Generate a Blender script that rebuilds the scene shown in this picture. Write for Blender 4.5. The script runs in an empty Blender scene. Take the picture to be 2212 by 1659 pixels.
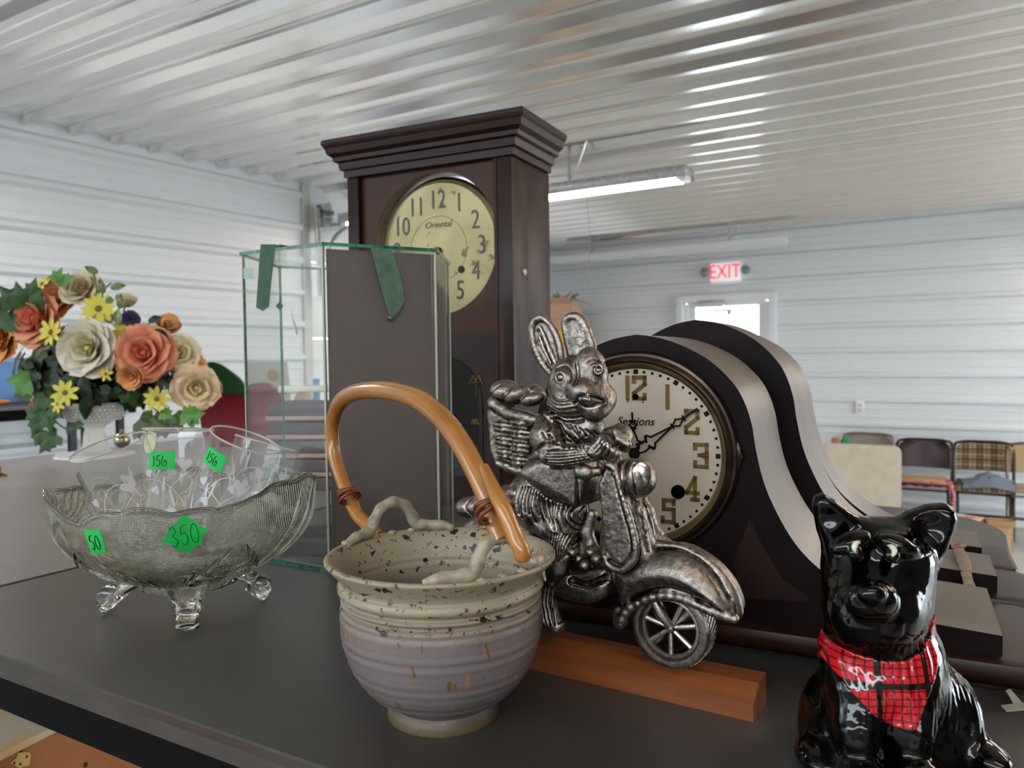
import bpy, bmesh, math, random
import numpy as np
from mathutils import Vector, Matrix, noise
random.seed(7)
sc = bpy.context.scene
COL = sc.collection
PI = math.pi
TZ = 1.24            # height of the black table top
CZ = 1.50            # height of the camera
F = 1680.0           # focal length in pixels of the 2212 px wide frame

# ------------------------------------------------------------------ camera
pitch = math.atan(59.5 / F); roll = 0.0135
Fw = Vector((0, math.cos(pitch), -math.sin(pitch)))
R0 = Vector((1, 0, 0)); U0 = Vector((0, math.sin(pitch), math.cos(pitch)))
Rt = R0 * math.cos(roll) - U0 * math.sin(roll)
Up = U0 * math.cos(roll) + R0 * math.sin(roll)
CAM = Vector((0, 0, CZ))
cam = bpy.data.objects.new('camera', bpy.data.cameras.new('camera'))
COL.objects.link(cam)
M = Matrix.Identity(4)
for i in range(3):
    M[i][0] = Rt[i]; M[i][1] = Up[i]; M[i][2] = -Fw[i]; M[i][3] = CAM[i]
cam.matrix_world = M
cam.data.sensor_width = 36; cam.data.lens = F / 2212 * 36
cam.data.clip_start = 0.02; cam.data.clip_end = 200
cam.data.dof.use_dof = True; cam.data.dof.focus_distance = 0.66; cam.data.dof.aperture_fstop = 11
sc.camera = cam

# ------------------------------------------------------------------ world, exposure
sc.view_settings.view_transform = 'Standard'; sc.view_settings.look = 'None'
sc.view_settings.gamma = 1; sc.view_settings.use_curve_mapping = False
sc.view_settings.exposure = 0.74
w = bpy.data.worlds.new('sky'); sc.world = w; w.use_nodes = True
nt = w.node_tree; nt.nodes.clear()
wo = nt.nodes.new('ShaderNodeOutputWorld'); bg = nt.nodes.new('ShaderNodeBackground')
tc = nt.nodes.new('ShaderNodeTexCoord'); nz = nt.nodes.new('ShaderNodeTexNoise'); cr = nt.nodes.new('ShaderNodeValToRGB')
nz.inputs['Scale'].default_value = 9; nz.inputs['Detail'].default_value = 3
cr.color_ramp.elements[0].position = .4; cr.color_ramp.elements[0].color = (.66, .82, .93, 1)
cr.color_ramp.elements[1].position = .62; cr.color_ramp.elements[1].color = (.93, .97, 1, 1)
nt.links.new(tc.outputs['Generated'], nz.inputs['Vector']); nt.links.new(nz.outputs['Fac'], cr.inputs['Fac'])
nt.links.new(cr.outputs['Color'], bg.inputs['Color']); nt.links.new(bg.outputs['Background'], wo.inputs['Surface'])
bg.inputs['Strength'].default_value = 6.5
cy = sc.cycles
cy.max_bounces = 18; cy.diffuse_bounces = 3; cy.glossy_bounces = 3; cy.transmission_bounces = 18; cy.transparent_max_bounces = 16
cy.sample_clamp_indirect = 6; cy.blur_glossy = .5; cy.use_adaptive_sampling = True; cy.adaptive_threshold = .03
TUBE = 24.0           # strength of the fluorescent tubes

# ------------------------------------------------------------------ picture rays
def ray(px, py):
    return Fw * F + Rt * (px - 1106) + Up * (829.5 - py)
def onZ(px, py, z):
    d = ray(px, py); return CAM + d * ((z - CZ) / d.z)
def onY(px, py, Y):
    d = ray(px, py); return CAM + d * (Y / d.y)
def onP(px, py, P, n):
    d = ray(px, py); return CAM + d * ((P - CAM).dot(n) / d.dot(n))
def V(*a): return Vector(a)

# ------------------------------------------------------------------ materials
def nodes(m): return m.node_tree.nodes, m.node_tree.links
def setin(n, k, v):
    if k in n.inputs: n.inputs[k].default_value = v
def lin(c):
    if isinstance(c, str):
        c = [int(c[i:i + 2], 16) / 255 for i in (0, 2, 4)]
        c = [x / 12.92 if x <= .04045 else ((x + .055) / 1.055) ** 2.4 for x in c]
    return tuple(c)[:3] + (1,)
def pbr(name, col, rough=.5, metal=0, spec=.5, c2=None, scale=20, detail=4, lo=.35, hi=.65, bump=0, bscale=60, coat=0,
        stretch=(1, 1, 1), emit=None, estr=0, trans=0, ior=1.45, rvar=0, sheen=0, coatr=.08, sss=0):
    m = bpy.data.materials.new(name); m.use_nodes = True
    ns, lk = nodes(m); b = ns['Principled BSDF']
    b.inputs['Base Color'].default_value = lin(col)
    b.inputs['Roughness'].default_value = rough; b.inputs['Metallic'].default_value = metal
    setin(b, 'Specular IOR Level', spec); setin(b, 'Coat Weight', coat); setin(b, 'Coat Roughness', coatr)
    setin(b, 'Transmission Weight', trans); b.inputs['IOR'].default_value = ior; setin(b, 'Sheen Weight', sheen)
    if sss:
        setin(b, 'Subsurface Weight', sss); b.inputs['Subsurface Radius'].default_value = (.01, .006, .004); setin(b, 'Subsurface Scale', .3)
    if emit: setin(b, 'Emission Color', lin(emit)); setin(b, 'Emission Strength', estr)
    t = ns.new('ShaderNodeTexCoord'); mp = ns.new('ShaderNodeMapping'); mp.inputs['Scale'].default_value = stretch
    lk.new(t.outputs['Object'], mp.inputs['Vector'])
    if c2 is not None or rvar:
        n = ns.new('ShaderNodeTexNoise'); n.inputs['Scale'].default_value = scale; n.inputs['Detail'].default_value = detail
        lk.new(mp.outputs['Vector'], n.inputs['Vector'])
        if c2 is not None:
            r = ns.new('ShaderNodeValToRGB'); r.color_ramp.elements[0].position = lo; r.color_ramp.elements[1].position = hi
            r.color_ramp.elements[0].color = lin(col); r.color_ramp.elements[1].color = lin(c2)
            lk.new(n.outputs['Fac'], r.inputs['Fac']); lk.new(r.outputs['Color'], b.inputs['Base Color'])
        if rvar:
            mr = ns.new('ShaderNodeMapRange'); mr.inputs['From Min'].default_value = .3; mr.inputs['From Max'].default_value = .7
            mr.inputs['To Min'].default_value = max(0, rough - rvar); mr.inputs['To Max'].default_value = min(1, rough + rvar)
            lk.new(n.outputs['Fac'], mr.inputs['Value']); lk.new(mr.outputs['Result'], b.inputs['Roughness'])
    if bump:
        n2 = ns.new('ShaderNodeTexNoise'); n2.inputs['Scale'].default_value = bscale; n2.inputs['Detail'].default_value = 4
        lk.new(mp.outputs['Vector'], n2.inputs['Vector'])
        bp = ns.new('ShaderNodeBump'); bp.inputs['Strength'].default_value = bump; bp.inputs['Distance'].default_value = .001
        lk.new(n2.outputs['Fac'], bp.inputs['Height']); lk.new(bp.outputs['Normal'], b.inputs['Normal'])
    return m
def thin_glass(name, tint, gloss=.08, haze=0):
    m = bpy.data.materials.new(name); m.use_nodes = True; ns, lk = nodes(m)
    ns.remove(ns['Principled BSDF']); out = ns['Material Output']
    tr = ns.new('ShaderNodeBsdfTransparent'); tr.inputs['Color'].default_value = lin(tint)
    gl = ns.new('ShaderNodeBsdfGlossy'); gl.inputs['Roughness'].default_value = .02
    lw = ns.new('ShaderNodeLayerWeight'); lw.inputs['Blend'].default_value = .5
    pw = ns.new('ShaderNodeMath'); pw.operation = 'POWER'; pw.inputs[1].default_value = 4; lk.new(lw.outputs['Facing'], pw.inputs[0])
    ml = ns.new('ShaderNodeMath'); ml.operation = 'MULTIPLY_ADD'; ml.inputs[1].default_value = .45; ml.inputs[2].default_value = gloss * .5; lk.new(pw.outputs[0], ml.inputs[0])
    mx = ns.new('ShaderNodeMixShader'); lk.new(ml.outputs[0], mx.inputs['Fac'])
    lk.new(tr.outputs[0], mx.inputs[1]); lk.new(gl.outputs[0], mx.inputs[2])
    if haze:
        df = ns.new('ShaderNodeBsdfDiffuse'); df.inputs['Color'].default_value = (.8, .8, .8, 1)
        m2 = ns.new('ShaderNodeMixShader'); m2.inputs['Fac'].default_value = haze
        lk.new(mx.outputs[0], m2.inputs[1]); lk.new(df.outputs[0], m2.inputs[2]); lk.new(m2.outputs[0], out.inputs['Surface'])
    else:
        lk.new(mx.outputs[0], out.inputs['Surface'])
    return m

# ------------------------------------------------------------------ object helpers
def put(name, me, mat=None, parent=None, mx=None, label=None):
    o = bpy.data.objects.new(name, me); COL.objects.link(o)
    if mat is not None and me is not None:
        if len(me.materials): me.materials.clear()
        for q in (mat if isinstance(mat, (list, tuple)) else [mat]): me.materials.append(q)
    if parent: o.parent = parent
    if mx is not None: o.matrix_local = mx
    if label: o['label'] = label
    return o
def thing(name, label, cat, loc=(0, 0, 0), rz=0, group=None, mx=None):
    o = bpy.data.objects.new(name, None); COL.objects.link(o); o.empty_display_size = .05
    o.location = loc; o.rotation_euler = (0, 0, rz)
    if mx is not None: o.matrix_world = mx
    return tag(o, label, cat, group)
def tag(o, label, cat, group=None):
    o['label'] = label; o['category'] = cat
    if group: o['group'] = group
    return o
def frame(loc, rz=0):
    return Matrix.Translation(loc) @ Matrix.Rotation(rz, 4, 'Z')
def rot(axis, a): return Matrix.Rotation(a, 4, axis)
def basis(x, y, z, loc=(0, 0, 0)):
    m = Matrix.Identity(4)
    for i in range(3): m[i][0] = x[i]; m[i][1] = y[i]; m[i][2] = z[i]; m[i][3] = loc[i]
    return m
def align(d, loc=(0, 0, 0), roll_=0):
    q = Vector(d).to_track_quat('Z', 'Y').to_matrix().to_4x4()
    return Matrix.Translation(loc) @ q @ rot('Z', roll_)

class MB:
    def __init__(s): s.v = []; s.f = []; s.m = []; s.mi = 0
    def add(s, vs, fs):
        b = len(s.v); s.v += [tuple(q) for q in vs]; s.f += [tuple(b + i for i in q) for q in fs]; s.m += [s.mi] * len(fs)
        return s
    def box(s, c, d, M=None, bev=0):
        x, y, z = [q / 2 for q in d]
        if bev:
            b = min(bev, x * .9, y * .9, z * .9); vs = []; 
            bm = bmesh.new(); bmesh.ops.create_cube(bm, size=1)
            for q in bm.verts: q.co = V(q.co.x * 2 * x, q.co.y * 2 * y, q.co.z * 2 * z)
            bmesh.ops.bevel(bm, geom=bm.edges[:], offset=b, segments=2, affect='EDGES', profile=.5)
            bm.verts.ensure_lookup_table(); vs = [q.co.copy() for q in bm.verts]; fs = [[q.index for q in f.verts] for f in bm.faces]; bm.free()
        else:
            vs = [V(a, b_, c_) for a in (-x, x) for b_ in (-y, y) for c_ in (-z, z)]
            fs = [(0, 1, 3, 2), (4, 6, 7, 5), (0, 4, 5, 1), (2, 3, 7, 6), (0, 2, 6, 4), (1, 5, 7, 3)]
        c = V(*c); vs = [q + c for q in vs]
        if M is not None: vs = [M @ q for q in vs]
        return s.add(vs, fs)
    def loft(s, rings, closed=True, cap=True, loop=False):
        n = len(rings[0]); vs = [q for r in rings for q in r]; fs = []
        R = len(rings)
        for i in range(R if loop else R - 1):
            a = i * n; b = ((i + 1) % R) * n
            for j in range(n if closed else n - 1):
                k = (j + 1) % n; fs.append((a + j, a + k, b + k, b + j))
        if cap and not loop and closed:
            fs.append(tuple(range(n))[::-1]); fs.append(tuple((R - 1) * n + j for j in range(n)))
        return s.add(vs, fs)
    def tube(s, pts, r, seg=8, closed=False, cap=True, flat=1, M=None):
        pts = [V(*p) for p in pts]; n = len(pts)
        rs = r if isinstance(r, (list, tuple)) else [r] * n
        rings = []; prev = None
        for i, p in enumerate(pts):
            a = pts[(i - 1) % n] if (closed or i) else p; b = pts[(i + 1) % n] if (closed or i < n - 1) else p
            t = (b - a).normalized() if (b - a).length > 1e-9 else V(0, 0, 1)
            if prev is None:
                u = V(0, 0, 1) if abs(t.z) < .9 else V(1, 0, 0); u = (u - t * u.dot(t)).normalized()
            else:
                u = prev - t * prev.dot(t); u = u.normalized() if u.length > 1e-6 else V(1, 0, 0)
            prev = u; w_ = t.cross(u)
            rings.append([p + (u * math.cos(q) + w_ * math.sin(q) * flat) * rs[i] for q in [2 * PI * k / seg for k in range(seg)]])
        if M is not None: rings = [[M @ q for q in r_] for r_ in rings]
        return s.loft(rings, True, cap, loop=closed)
    def lathe(s, prof, seg=48, M=None, close=False):
        rings = []
        for (r_, z_) in prof:
            rings.append([V(r_ * math.cos(2 * PI * k / seg), r_ * math.sin(2 * PI * k / seg), z_) for k in range(seg)])
        if M is not None: rings = [[M @ q for q in r_] for r_ in rings]
        if close: return s.loft(rings, True, False, loop=True)
        s.loft(rings, True, False)
        return s
    def prism(s, poly, y0, y1, M=None):
        n = len(poly)
        vs = [V(p[0], y0, p[1]) for p in poly] + [V(p[0], y1, p[1]) for p in poly]
        if M is not None: vs = [M @ q for q in vs]
        fs = [tuple(range(n)), tuple(range(n, 2 * n))[::-1]] + [(i, i + n, (i + 1) % n + n, (i + 1) % n) for i in range(n)]
        return s.add(vs, fs)
    def ball(s, c, r, seg=16, rings=10, M=None):
        r = r if isinstance(r, (list, tuple)) else (r, r, r); rr = []
        for i in range(rings + 1):
            a = PI * i / rings; sa = max(math.sin(a), 1e-3)
            rr.append([V(c[0] + r[0] * sa * math.cos(2 * PI * k / seg), c[1] + r[1] * sa * math.sin(2 * PI * k / seg), c[2] - r[2] * math.cos(a)) for k in range(seg)])
        if M is not None: rr = [[M @ q for q in z] for z in rr]
        return s.loft(rr)
    def grid(s, fn, nu, nv, cu=False):
        vs = [fn(i / (nu if cu else nu - 1), j / (nv - 1)) for i in range(nu) for j in range(nv)]
        fs = [(i * nv + j, ((i + 1) % nu) * nv + j, ((i + 1) % nu) * nv + j + 1, i * nv + j + 1) for i in range(nu if cu else nu - 1) for j in range(nv - 1)]
        return s.add(vs, fs)
    def mesh(s, name, smooth=None, fix=True):
        me = bpy.data.meshes.new(name); me.from_pydata(s.v, [], s.f)
        if any(s.m): me.polygons.foreach_set('material_index', s.m)
        if fix:
            bm = bmesh.new(); bm.from_mesh(me); bmesh.ops.recalc_face_normals(bm, faces=bm.faces[:]); bm.to_mesh(me); bm.free()
        if smooth is not None:
            me.shade_smooth()
            if smooth < 179: me.set_sharp_from_angle(angle=math.radians(smooth))
        me.update(); return me
    def build(s, name, mat, parent=None, smooth=40, label=None, mx=None, fix=True):
        return put(name, s.mesh(name, smooth, fix), mat, parent, mx, label)
def crv(pts, n=8):
    """catmull-rom through 2d/3d points"""
    P = [Vector(p) for p in pts]; out = []
    for i in range(len(P) - 1):
        p0 = P[max(i - 1, 0)]; p1 = P[i]; p2 = P[i + 1]; p3 = P[min(i + 2, len(P) - 1)]
        for k in range(n):
            t = k / n
            out.append(.5 * ((2 * p1) + (p2 - p0) * t + (2 * p0 - 5 * p1 + 4 * p2 - p3) * t * t + (3 * p1 - p0 - 3 * p2 + p3) * t ** 3))
    out.append(P[-1]); return out
def text_mesh(txt, size, ext=.0002, shear=0, align_='CENTER', space=1):
    cu = bpy.data.curves.new('t', 'FONT'); cu.body = txt; cu.size = size; cu.extrude = ext; cu.shear = shear
    cu.align_x = align_; cu.align_y = 'CENTER'; cu.resolution_u = 3; cu.space_character = space
    o = bpy.data.objects.new('t', cu); COL.objects.link(o); bpy.context.view_layer.update()
    me = bpy.data.meshes.new_from_object(o.evaluated_get(bpy.context.evaluated_depsgraph_get()))
    bpy.data.objects.remove(o); return me

# ------------------------------------------------------------------ room shell
CH = 2.75
A0 = onZ(0, 244, CH); A1 = onZ(655, 395, CH); C0 = onZ(1181, 530, CH); B1 = onZ(2212, 430, CH)
D1 = (A1 - A0).normalized(); D2 = (B1 - C0).normalized()      # along the left wall, along the far wall
N1 = V(-D1.y, D1.x, 0); N1 = N1 if N1.dot(V(1, -1, 0)) > 0 else -N1  # into the room from the left wall
N2 = V(-D2.y, D2.x, 0); N2 = N2 if N2.y < 0 else -N2
PER = .2286
m_wall = pbr('painted_steel_wall', 'e0e4e8', rough=.32, spec=.5)
m_ceil = pbr('painted_steel_ceiling', 'f2f1ee', rough=.2, metal=.8, spec=.8)
m_hall = pbr('brown_grey_panelling', '6b645c', .7)
m_trim = pbr('steel_trim', 'cbcac6', rough=.4)
m_floor = pbr('concrete_floor', 'c2c1bb', rough=.5, c2='b3b2ad', scale=3, bump=.1)
def rib_profile(a, b, h=.024, minor=.004, w1=.033, w0=.012):
    """(position, height) pairs of the pressed steel sheet between a and b"""
    out = []; k = math.floor(a / PER)
    while k * PER < b:
        o = k * PER
        for q, hh in ((-w1, 0), (-w0, h), (w0, h), (w1, 0), (.066, 0), (.071, minor), (.081, minor), (.086, 0), (.142, 0), (.147, minor), (.157, minor), (.162, 0)):
            if a <= o + q <= b: out.append((o + q, hh))
        k += 1
    return out
# ceiling: ribs run along the far wall
mb = MB(); pr = rib_profile(-2 * PER * 14, PER * 40, .036, .005, .040, .017)
base = A1 + V(0, 0, 0)
t0, t1 = -.55, 9.0
ring = []
for t in (t0, t1):
    ring.append([V(*(base + D1 * p + D2 * t)[:2], CH - h) for p, h in pr])
top = [[V(q.x, q.y, CH + .03) for q in r] for r in ring]
mb.loft([ring[0], ring[1]], closed=False, cap=False); mb.loft([top[1], top[0]], closed=False, cap=False)
ceil = mb.build('ceiling', m_ceil, smooth=30, fix=False); ceil['kind'] = 'structure'
me_s = MB().lathe([(0.0001, -.004), (.004, -.004), (.0055, 0), (.0055, .003), (.0001, .003)], 8).mesh('screw')
m_screw = pbr('zinc_screw', '6a6a6a', .4, .6)
for i in range(-9, 12):
    for j in range(3):
        for q in (.05,):
            p = base + D1 * (i * PER + q) + D2 * (.25 + j * .61 + (.02 if i % 2 else 0))
            put('screw', me_s, m_screw, ceil, Matrix.Translation((p.x, p.y, CH - .001)))
def ribbed_wall(name, P, D, L0, L1, N, ztop=CH, mat=m_wall, off=2.658):
    mb = MB(); pr = [(z, h) for z, h in ((off + p, h) for p, h in rib_profile(-off + .001, ztop - off - .02)) if 0 <= z <= ztop]
    pr = [(0, 0)] + pr + [(ztop, 0)]
    a = [V(*(P + D * L0 + N * h)[:2], z) for z, h in pr]; b = [V(*(P + D * L1 + N * h)[:2], z) for z, h in pr]
    a2 = [q - N * .04 - V(0, 0, 0) for q in [V(*(P + D * L0)[:2], z) for z, h in pr]]; b2 = [q - N * .04 for q in [V(*(P + D * L1)[:2], z) for z, h in pr]]
    mb.loft([a, b], closed=False, cap=False); mb.loft([b2, a2], closed=False, cap=False)
    o = mb.build(name, mat, smooth=30, fix=False); o['kind'] = 'structure'; return o
ribbed_wall('wall_left', A1, D1, -9, 0, N1)
# far wall with a door opening: left piece, right piece, piece above
dj = [onP(x, 700, C0, N2) for x in (1466, 1680)]
u0 = (dj[0] - C0).dot(D2); u1 = (dj[1] - C0).dot(D2); dtop = onP(1680, 631, C0, N2).z
FS = u0 + .03
def far_seg(name, a, b, z0, z1):
    mb = MB(); off = 2.658
    pr = [(off + p, h) for p, h in rib_profile(z0 - off, z1 - off)]; pr = [(z0, 0)] + [q for q in pr if z0 < q[0] < z1] + [(z1, 0)]
    for sgn, hh in ((1, 1), (-1, 0)):
        A = [V(*(C0 + D2 * a + N2 * (h if hh else -.04))[:2], z) for z, h in pr]; B = [V(*(C0 + D2 * b + N2 * (h if hh else -.04))[:2], z) for z, h in pr]
        mb.loft([A, B] if sgn > 0 else [B, A], closed=False, cap=False)
    return mb
mb = far_seg('w', -.6, u0 + .03, 0, CH); q = far_seg('w', u1 - .03, 9, 0, CH); mb.add(q.v, q.f); q = far_seg('w', u0 + .03, u1 - .03, dtop - .03, CH); mb.add(q.v, q.f)
fw = mb.build('wall_back', m_wall, smooth=30, fix=False); fw['kind'] = 'structure'
# the room behind and beside the photographer
P = V(A1.x, A1.y, 0) - D1 * 9
Pb = P - N2 * 0
mb = MB(); mb.box((4.5, .02, CH / 2), (9.2, .04, CH), basis(D2, -N2, V(0, 0, 1), P)); o = mb.build('wall_behind', m_hall); o['kind'] = 'structure'
PR = V(A1.x, A1.y, 0) + D2 * 8.2
for a, b, z0, z1, k in ((-9, -2.2, 0, CH, 1), (-2.2, -.6, 0, CH, 1), (-.6, 2.0, 2.3, CH, 1), (2.0, 6, 0, CH, 1)):
    mb = MB(); mb.box(((a + b) / 2, 0, (z0 + z1) / 2), (b - a, .06, z1 - z0), basis(D1, N1, V(0, 0, 1), PR)); o = mb.build('wall_right', m_hall); o['kind'] = 'structure'
mb = MB(); mb.box((1, 4, -.05), (22, 26, .1)); fl = mb.build('floor', m_floor); fl['kind'] = 'structure'
m_white = pbr('white_paint', 'eceef2', .35)
# door in the far wall
dmid = (dj[0] + dj[1]) / 2; Md = basis(D2, -N2, V(0, 0, 1), V(dmid.x, dmid.y, 0)); dw = u1 - u0; hw = dw / 2
mb = MB()
for x in (-hw + .035, hw - .035): mb.box((x, -.02, dtop / 2), (.07, .13, dtop), bev=.006)
mb.box((0, -.02, dtop - .035), (dw - .14, .128, .07))
for x in (-hw + .09, hw - .09): mb.box((x, .0, dtop / 2 - .04), (.04, .09, dtop - .08))
mb.box((0, .0, dtop - .09), (dw - .22, .09, .04))
d1 = mb.build('door_1', m_white, mx=Md); d1['kind'] = 'structure'
gz1 = onP(1600, 660, C0, N2).z; gx = hw - .11; dt = dtop - .11
mb = MB(); mb.box((-gx + .035, .02, dt / 2), (.07, .045, dt)); mb.box((gx - .035, .02, dt / 2), (.07, .045, dt)); mb.box((0, .02, (dt + gz1) / 2), (2 * gx - .14, .045, dt - gz1)); mb.box((0, .02, .12), (2 * gx - .14, .045, .24))
mb.build('door_leaf', m_white, d1)
mb = MB(); mb.box((0, .02, (gz1 + .24) / 2), (2 * gx - .14, .006, gz1 - .24)); mb.build('pane', thin_glass('door_glass', (.97, .99, 1), .04), d1)
mb = MB(); mb.box((-.13, -.085, dtop - .09), (.26, .07, .065), bev=.008); mb.box((-.02, -.09, dtop - .16), (.2, .03, .025), bev=.004); mb.box((.05, -.05, dtop - .18), (.04, .08, .05), bev=.004)
mb.build('door_closer', pbr('aluminium', 'b9bcc2', .3, .7), d1)
# trim and overhead garage door in the left wall
mb = MB(); mb.box((0, 0, CH / 2), (.07, .05, CH), basis(D1, N1, V(0, 0, 1), V(A1.x, A1.y, 0))); o = mb.build('trim_1', m_trim); o['kind'] = 'structure'
mb = MB(); mb.box((0, 0, CH / 2), (.012, .012, CH), basis(D1, N1, V(0, 0, 1), V(C0.x, C0.y, 0) + N1 * .02)); o = mb.build('trim_2', m_trim); o['kind'] = 'structure'
G0 = V(A1.x, A1.y, 0) + D1 * .03; G1 = V(C0.x, C0.y, 0) - (V(C0.x, C0.y, 0) - G0).normalized() * .0
gd = (G1 - G0).normalized(); gn = V(gd.y, -gd.x, 0); Mg = basis(gd, gn, V(0, 0, 1), G0); L = (G1 - G0).length
g = bpy.data.objects.new('door_2', None); COL.objects.link(g); g.matrix_world = Mg; g['kind'] = 'structure'
nsec = 5; hs = CH / nsec
for k in range(nsec):
    mb = MB(); mb.box((L / 2, -.02, hs * (k + .5)), (L, .04, hs - .008), bev=.004)
    for q in (.25, .5, .75): mb.box((L / 2, .0, hs * (k + q)), (L, .006, .012))
    mb.build('panel', m_white, g)

# ------------------------------------------------------------------ fluorescent strip lights
m_galv = pbr('galvanised_steel', 'a9acae', .35, .8, c2='c8cacc', scale=40)
m_tube = pbr('lit_tube', 'ffffff', emit='fff0e2', estr=TUBE)
m_tube_warm = pbr('lit_tube_warm', 'ffffff', emit='ffd6aa', estr=TUBE * 1.05)
m_tube_dim = pbr('lit_tube_soft', 'ffffff', emit='ffe0c4', estr=TUBE * .4)
m_fix = pbr('white_enamel', 'e4e6e6', .3)
def strip_light(p_mid, length, label, group, lit=True, hang_at=(-.35, .35), rz=None):
    """p_mid: middle of the channel's underside; runs along D2"""
    ax = math.atan2(D2.y, D2.x) if rz is None else rz
    t = thing('strip_light', label, 'ceiling light', p_mid, ax, group)
    mb = MB(); mb.box((0, 0, .02), (length, .15, .045), bev=.004); mb.box((0, -.074, -.011), (length, .003, .024)); mb.box((0, .074, -.011), (length, .003, .024)); mb.build('channel', m_galv if lit else m_fix, t)  # extra width and side skirts added to keep tube streaks off the ceiling
    h = length / 2
    for s in (-1, 1):
        mb = MB(); mb.box((s * (h - .035), 0, -.017), (.05, .11, .03), bev=.004); mb.build('lamp_holder', m_fix, t)
    for s in (-1, 1):
        mb = MB(); mb.tube([(-h + .05, s * .036, -.02), (h - .05, s * .036, -.02)], .0165, 12); mb.build('fluorescent_tube', {1: m_tube, 2: m_tube_dim, 3: m_tube_warm}[int(lit)] if lit else m_fix, t)
    for x in hang_at:
        mb = MB(); z = CH - p_mid.z
        mb.box((x * length, 0, z / 2 + .02), (.02, .006, z - .03)); mb.box((x * length, 0, z - .01), (.14, .02, .012))
        a = V(x * length, 0, .05); mb.tube([a, a + V(.07, 0, (z - .05) * .55), a + V(.1, .02, z - .05)], .006, 6); mb.build('hanger', m_galv, t)
LZ = 2.47
pe = onZ(1490, 377, LZ); L1_ = 1.22 * 1.0
# fixture beside the tall clock: right end at (1490,377)
t = strip_light(pe - D2 * 1.25, 2.5, 'lit fluorescent strip light hanging beside the tall clock case', 'strip lights hanging from the ceiling', hang_at=(.21, -.3), lit=2)
pe2 = onZ(1700, 522, LZ + .02)
strip_light(pe2 - D2 * 1.2, 2.4, 'unlit fluorescent strip light hanging above the exit sign', 'strip lights hanging from the ceiling', lit=False, hang_at=(.285, -.3))
# unseen lights: the first behind the camera, the others added to brighten the hall
for i, (x, y) in enumerate(((.45, -.5), (-2.38, 2.6), (2.4, 1.3), (3.6, 3.2), (5.2, 5.4))):
    strip_light(V(x, y, LZ), 1.6 if i != 1 else 1.25, ['lit strip light right behind the photographer', 'lit strip light added over the left table', 'lit strip light added over the right end of the front table', 'lit strip light added over the chairs on the right', 'lit strip light added in the far right corner of the hall'][i] + ', outside the picture', 'strip lights outside the picture', lit=(2, 1, 3, 1, 1)[i])

# ------------------------------------------------------------------ exit sign and outlet
def on_far(px, py, off=0): return onP(px, py, C0 + N2 * off, N2)
c = on_far(1567, 588, .05); Ms = basis(D2, -N2, V(0, 0, 1), c); s = 1 / 1680 * (c - CAM).length
t = thing('exit_sign', 'white exit sign with red letters above the door, lamp at each end', 'sign', mx=Ms)
mb = MB(); mb.box((0, 0, 0), (62 * s, .05, 38 * s), bev=.006); mb.build('sign_box', pbr('lit_sign_white', 'f2f2f2', .4, emit='ffffff', estr=.22), t)
m_red = pbr('red_letters', 'f0325a', .5, emit='ff2850', estr=.5)
put('lettering', text_mesh('EXIT', 41 * s, .002, space=1.0), m_red, t, Matrix.Translation((0, -.028, 0)) @ rot('X', PI / 2) @ Matrix.Diagonal((.78, 1, 1, 1)))
for q in (-1, 1):
    mb = MB(); mb.lathe([(.004, -.03), (.038, -.03), (.045, 0), (.03, .03), (.003, .04)], 20, Matrix.Translation((q * 42 * s, -.03, 2 * s)) @ rot('X', PI / 2)); mb.build('emergency_lamp', pbr('lamp_grey', '8e9496', .3), t)
c = on_far(1858, 880, .022); t = thing('wall_outlet', 'white power outlet low on the far ribbed wall', 'outlet', mx=basis(D2, -N2, V(0, 0, 1), c))
mb = MB(); mb.box((0, 0, 0), (.075, .012, .115), bev=.004); mb.build('cover_plate', m_white, t)
for q in (-1, 1): mb = MB(); mb.box((0, -.008, q * .024), (.034, .006, .03), bev=.002); mb.build('socket', m_trim, t)
# thin string hanging in front of the far wall
a = onY(1269, 442, 5.5); b = onY(1273, 612, 5.5)
mb = MB(); mb.tube(crv([onZ(1269, 410, CH - .3) * 0 + V(a.x, a.y, CH - .005), a, onY(1275, 540, 5.5), onY(1266, 590, 5.5), b], 6), .0016, 5); tag(mb.build('cord', pbr('thin_cord', '9a9a9c', .6)), 'thin pale cord hanging down from the ceiling right of the tall clock', 'cord')

# ------------------------------------------------------------------ garage door hardware
Pg = V(A1.x, A1.y, 0) + gn * .12 + D1 * .05
def gp(px, py, off=.12): return onP(px, py, G0 + gn * off, gn)
t = thing('garage_door_track', 'galvanised garage door track, bracket and cable drum on the left wall', 'door track', gp(690, 490))
Ti = Matrix.Translation(-gp(690, 490))
mb = MB(); pts = [gp(682, 452), gp(684, 520), gp(690, 640)]
for d in (0, .03): mb.tube([p + gd * d for p in pts], .011, 6, M=Ti)
for k in range(26):
    p = pts[0].lerp(pts[2], k / 26); mb.ball(Ti @ (p + gn * .012 + gd * .015), .013, 8, 6)
mb.build('vertical_track', m_galv, t)
mb = MB(); mb.tube([gp(690, 492), gp(750, 486), gp(800, 480)], .022, 8, M=Ti, flat=.5); mb.build('horizontal_track', m_galv, t)
mb = MB(); mb.tube(crv([gp(712, 545), gp(724, 512), gp(748, 490)], 5), .018, 8, M=Ti, flat=.5); mb.build('curved_brace', m_galv, t)
c = Ti @ gp(700, 459); mb = MB(); mb.lathe([(.005, -.03), (.062, -.03), (.07, -.02), (.05, -.012), (.05, .012), (.07, .02), (.062, .03), (.005, .03)], 28, Matrix.Translation(c) @ basis(gn, gd, V(0, 0, 1)) @ rot('Y', .6)); mb.build('cable_drum', pbr('drum_grey', '77797b', .4, .5), t)
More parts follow.
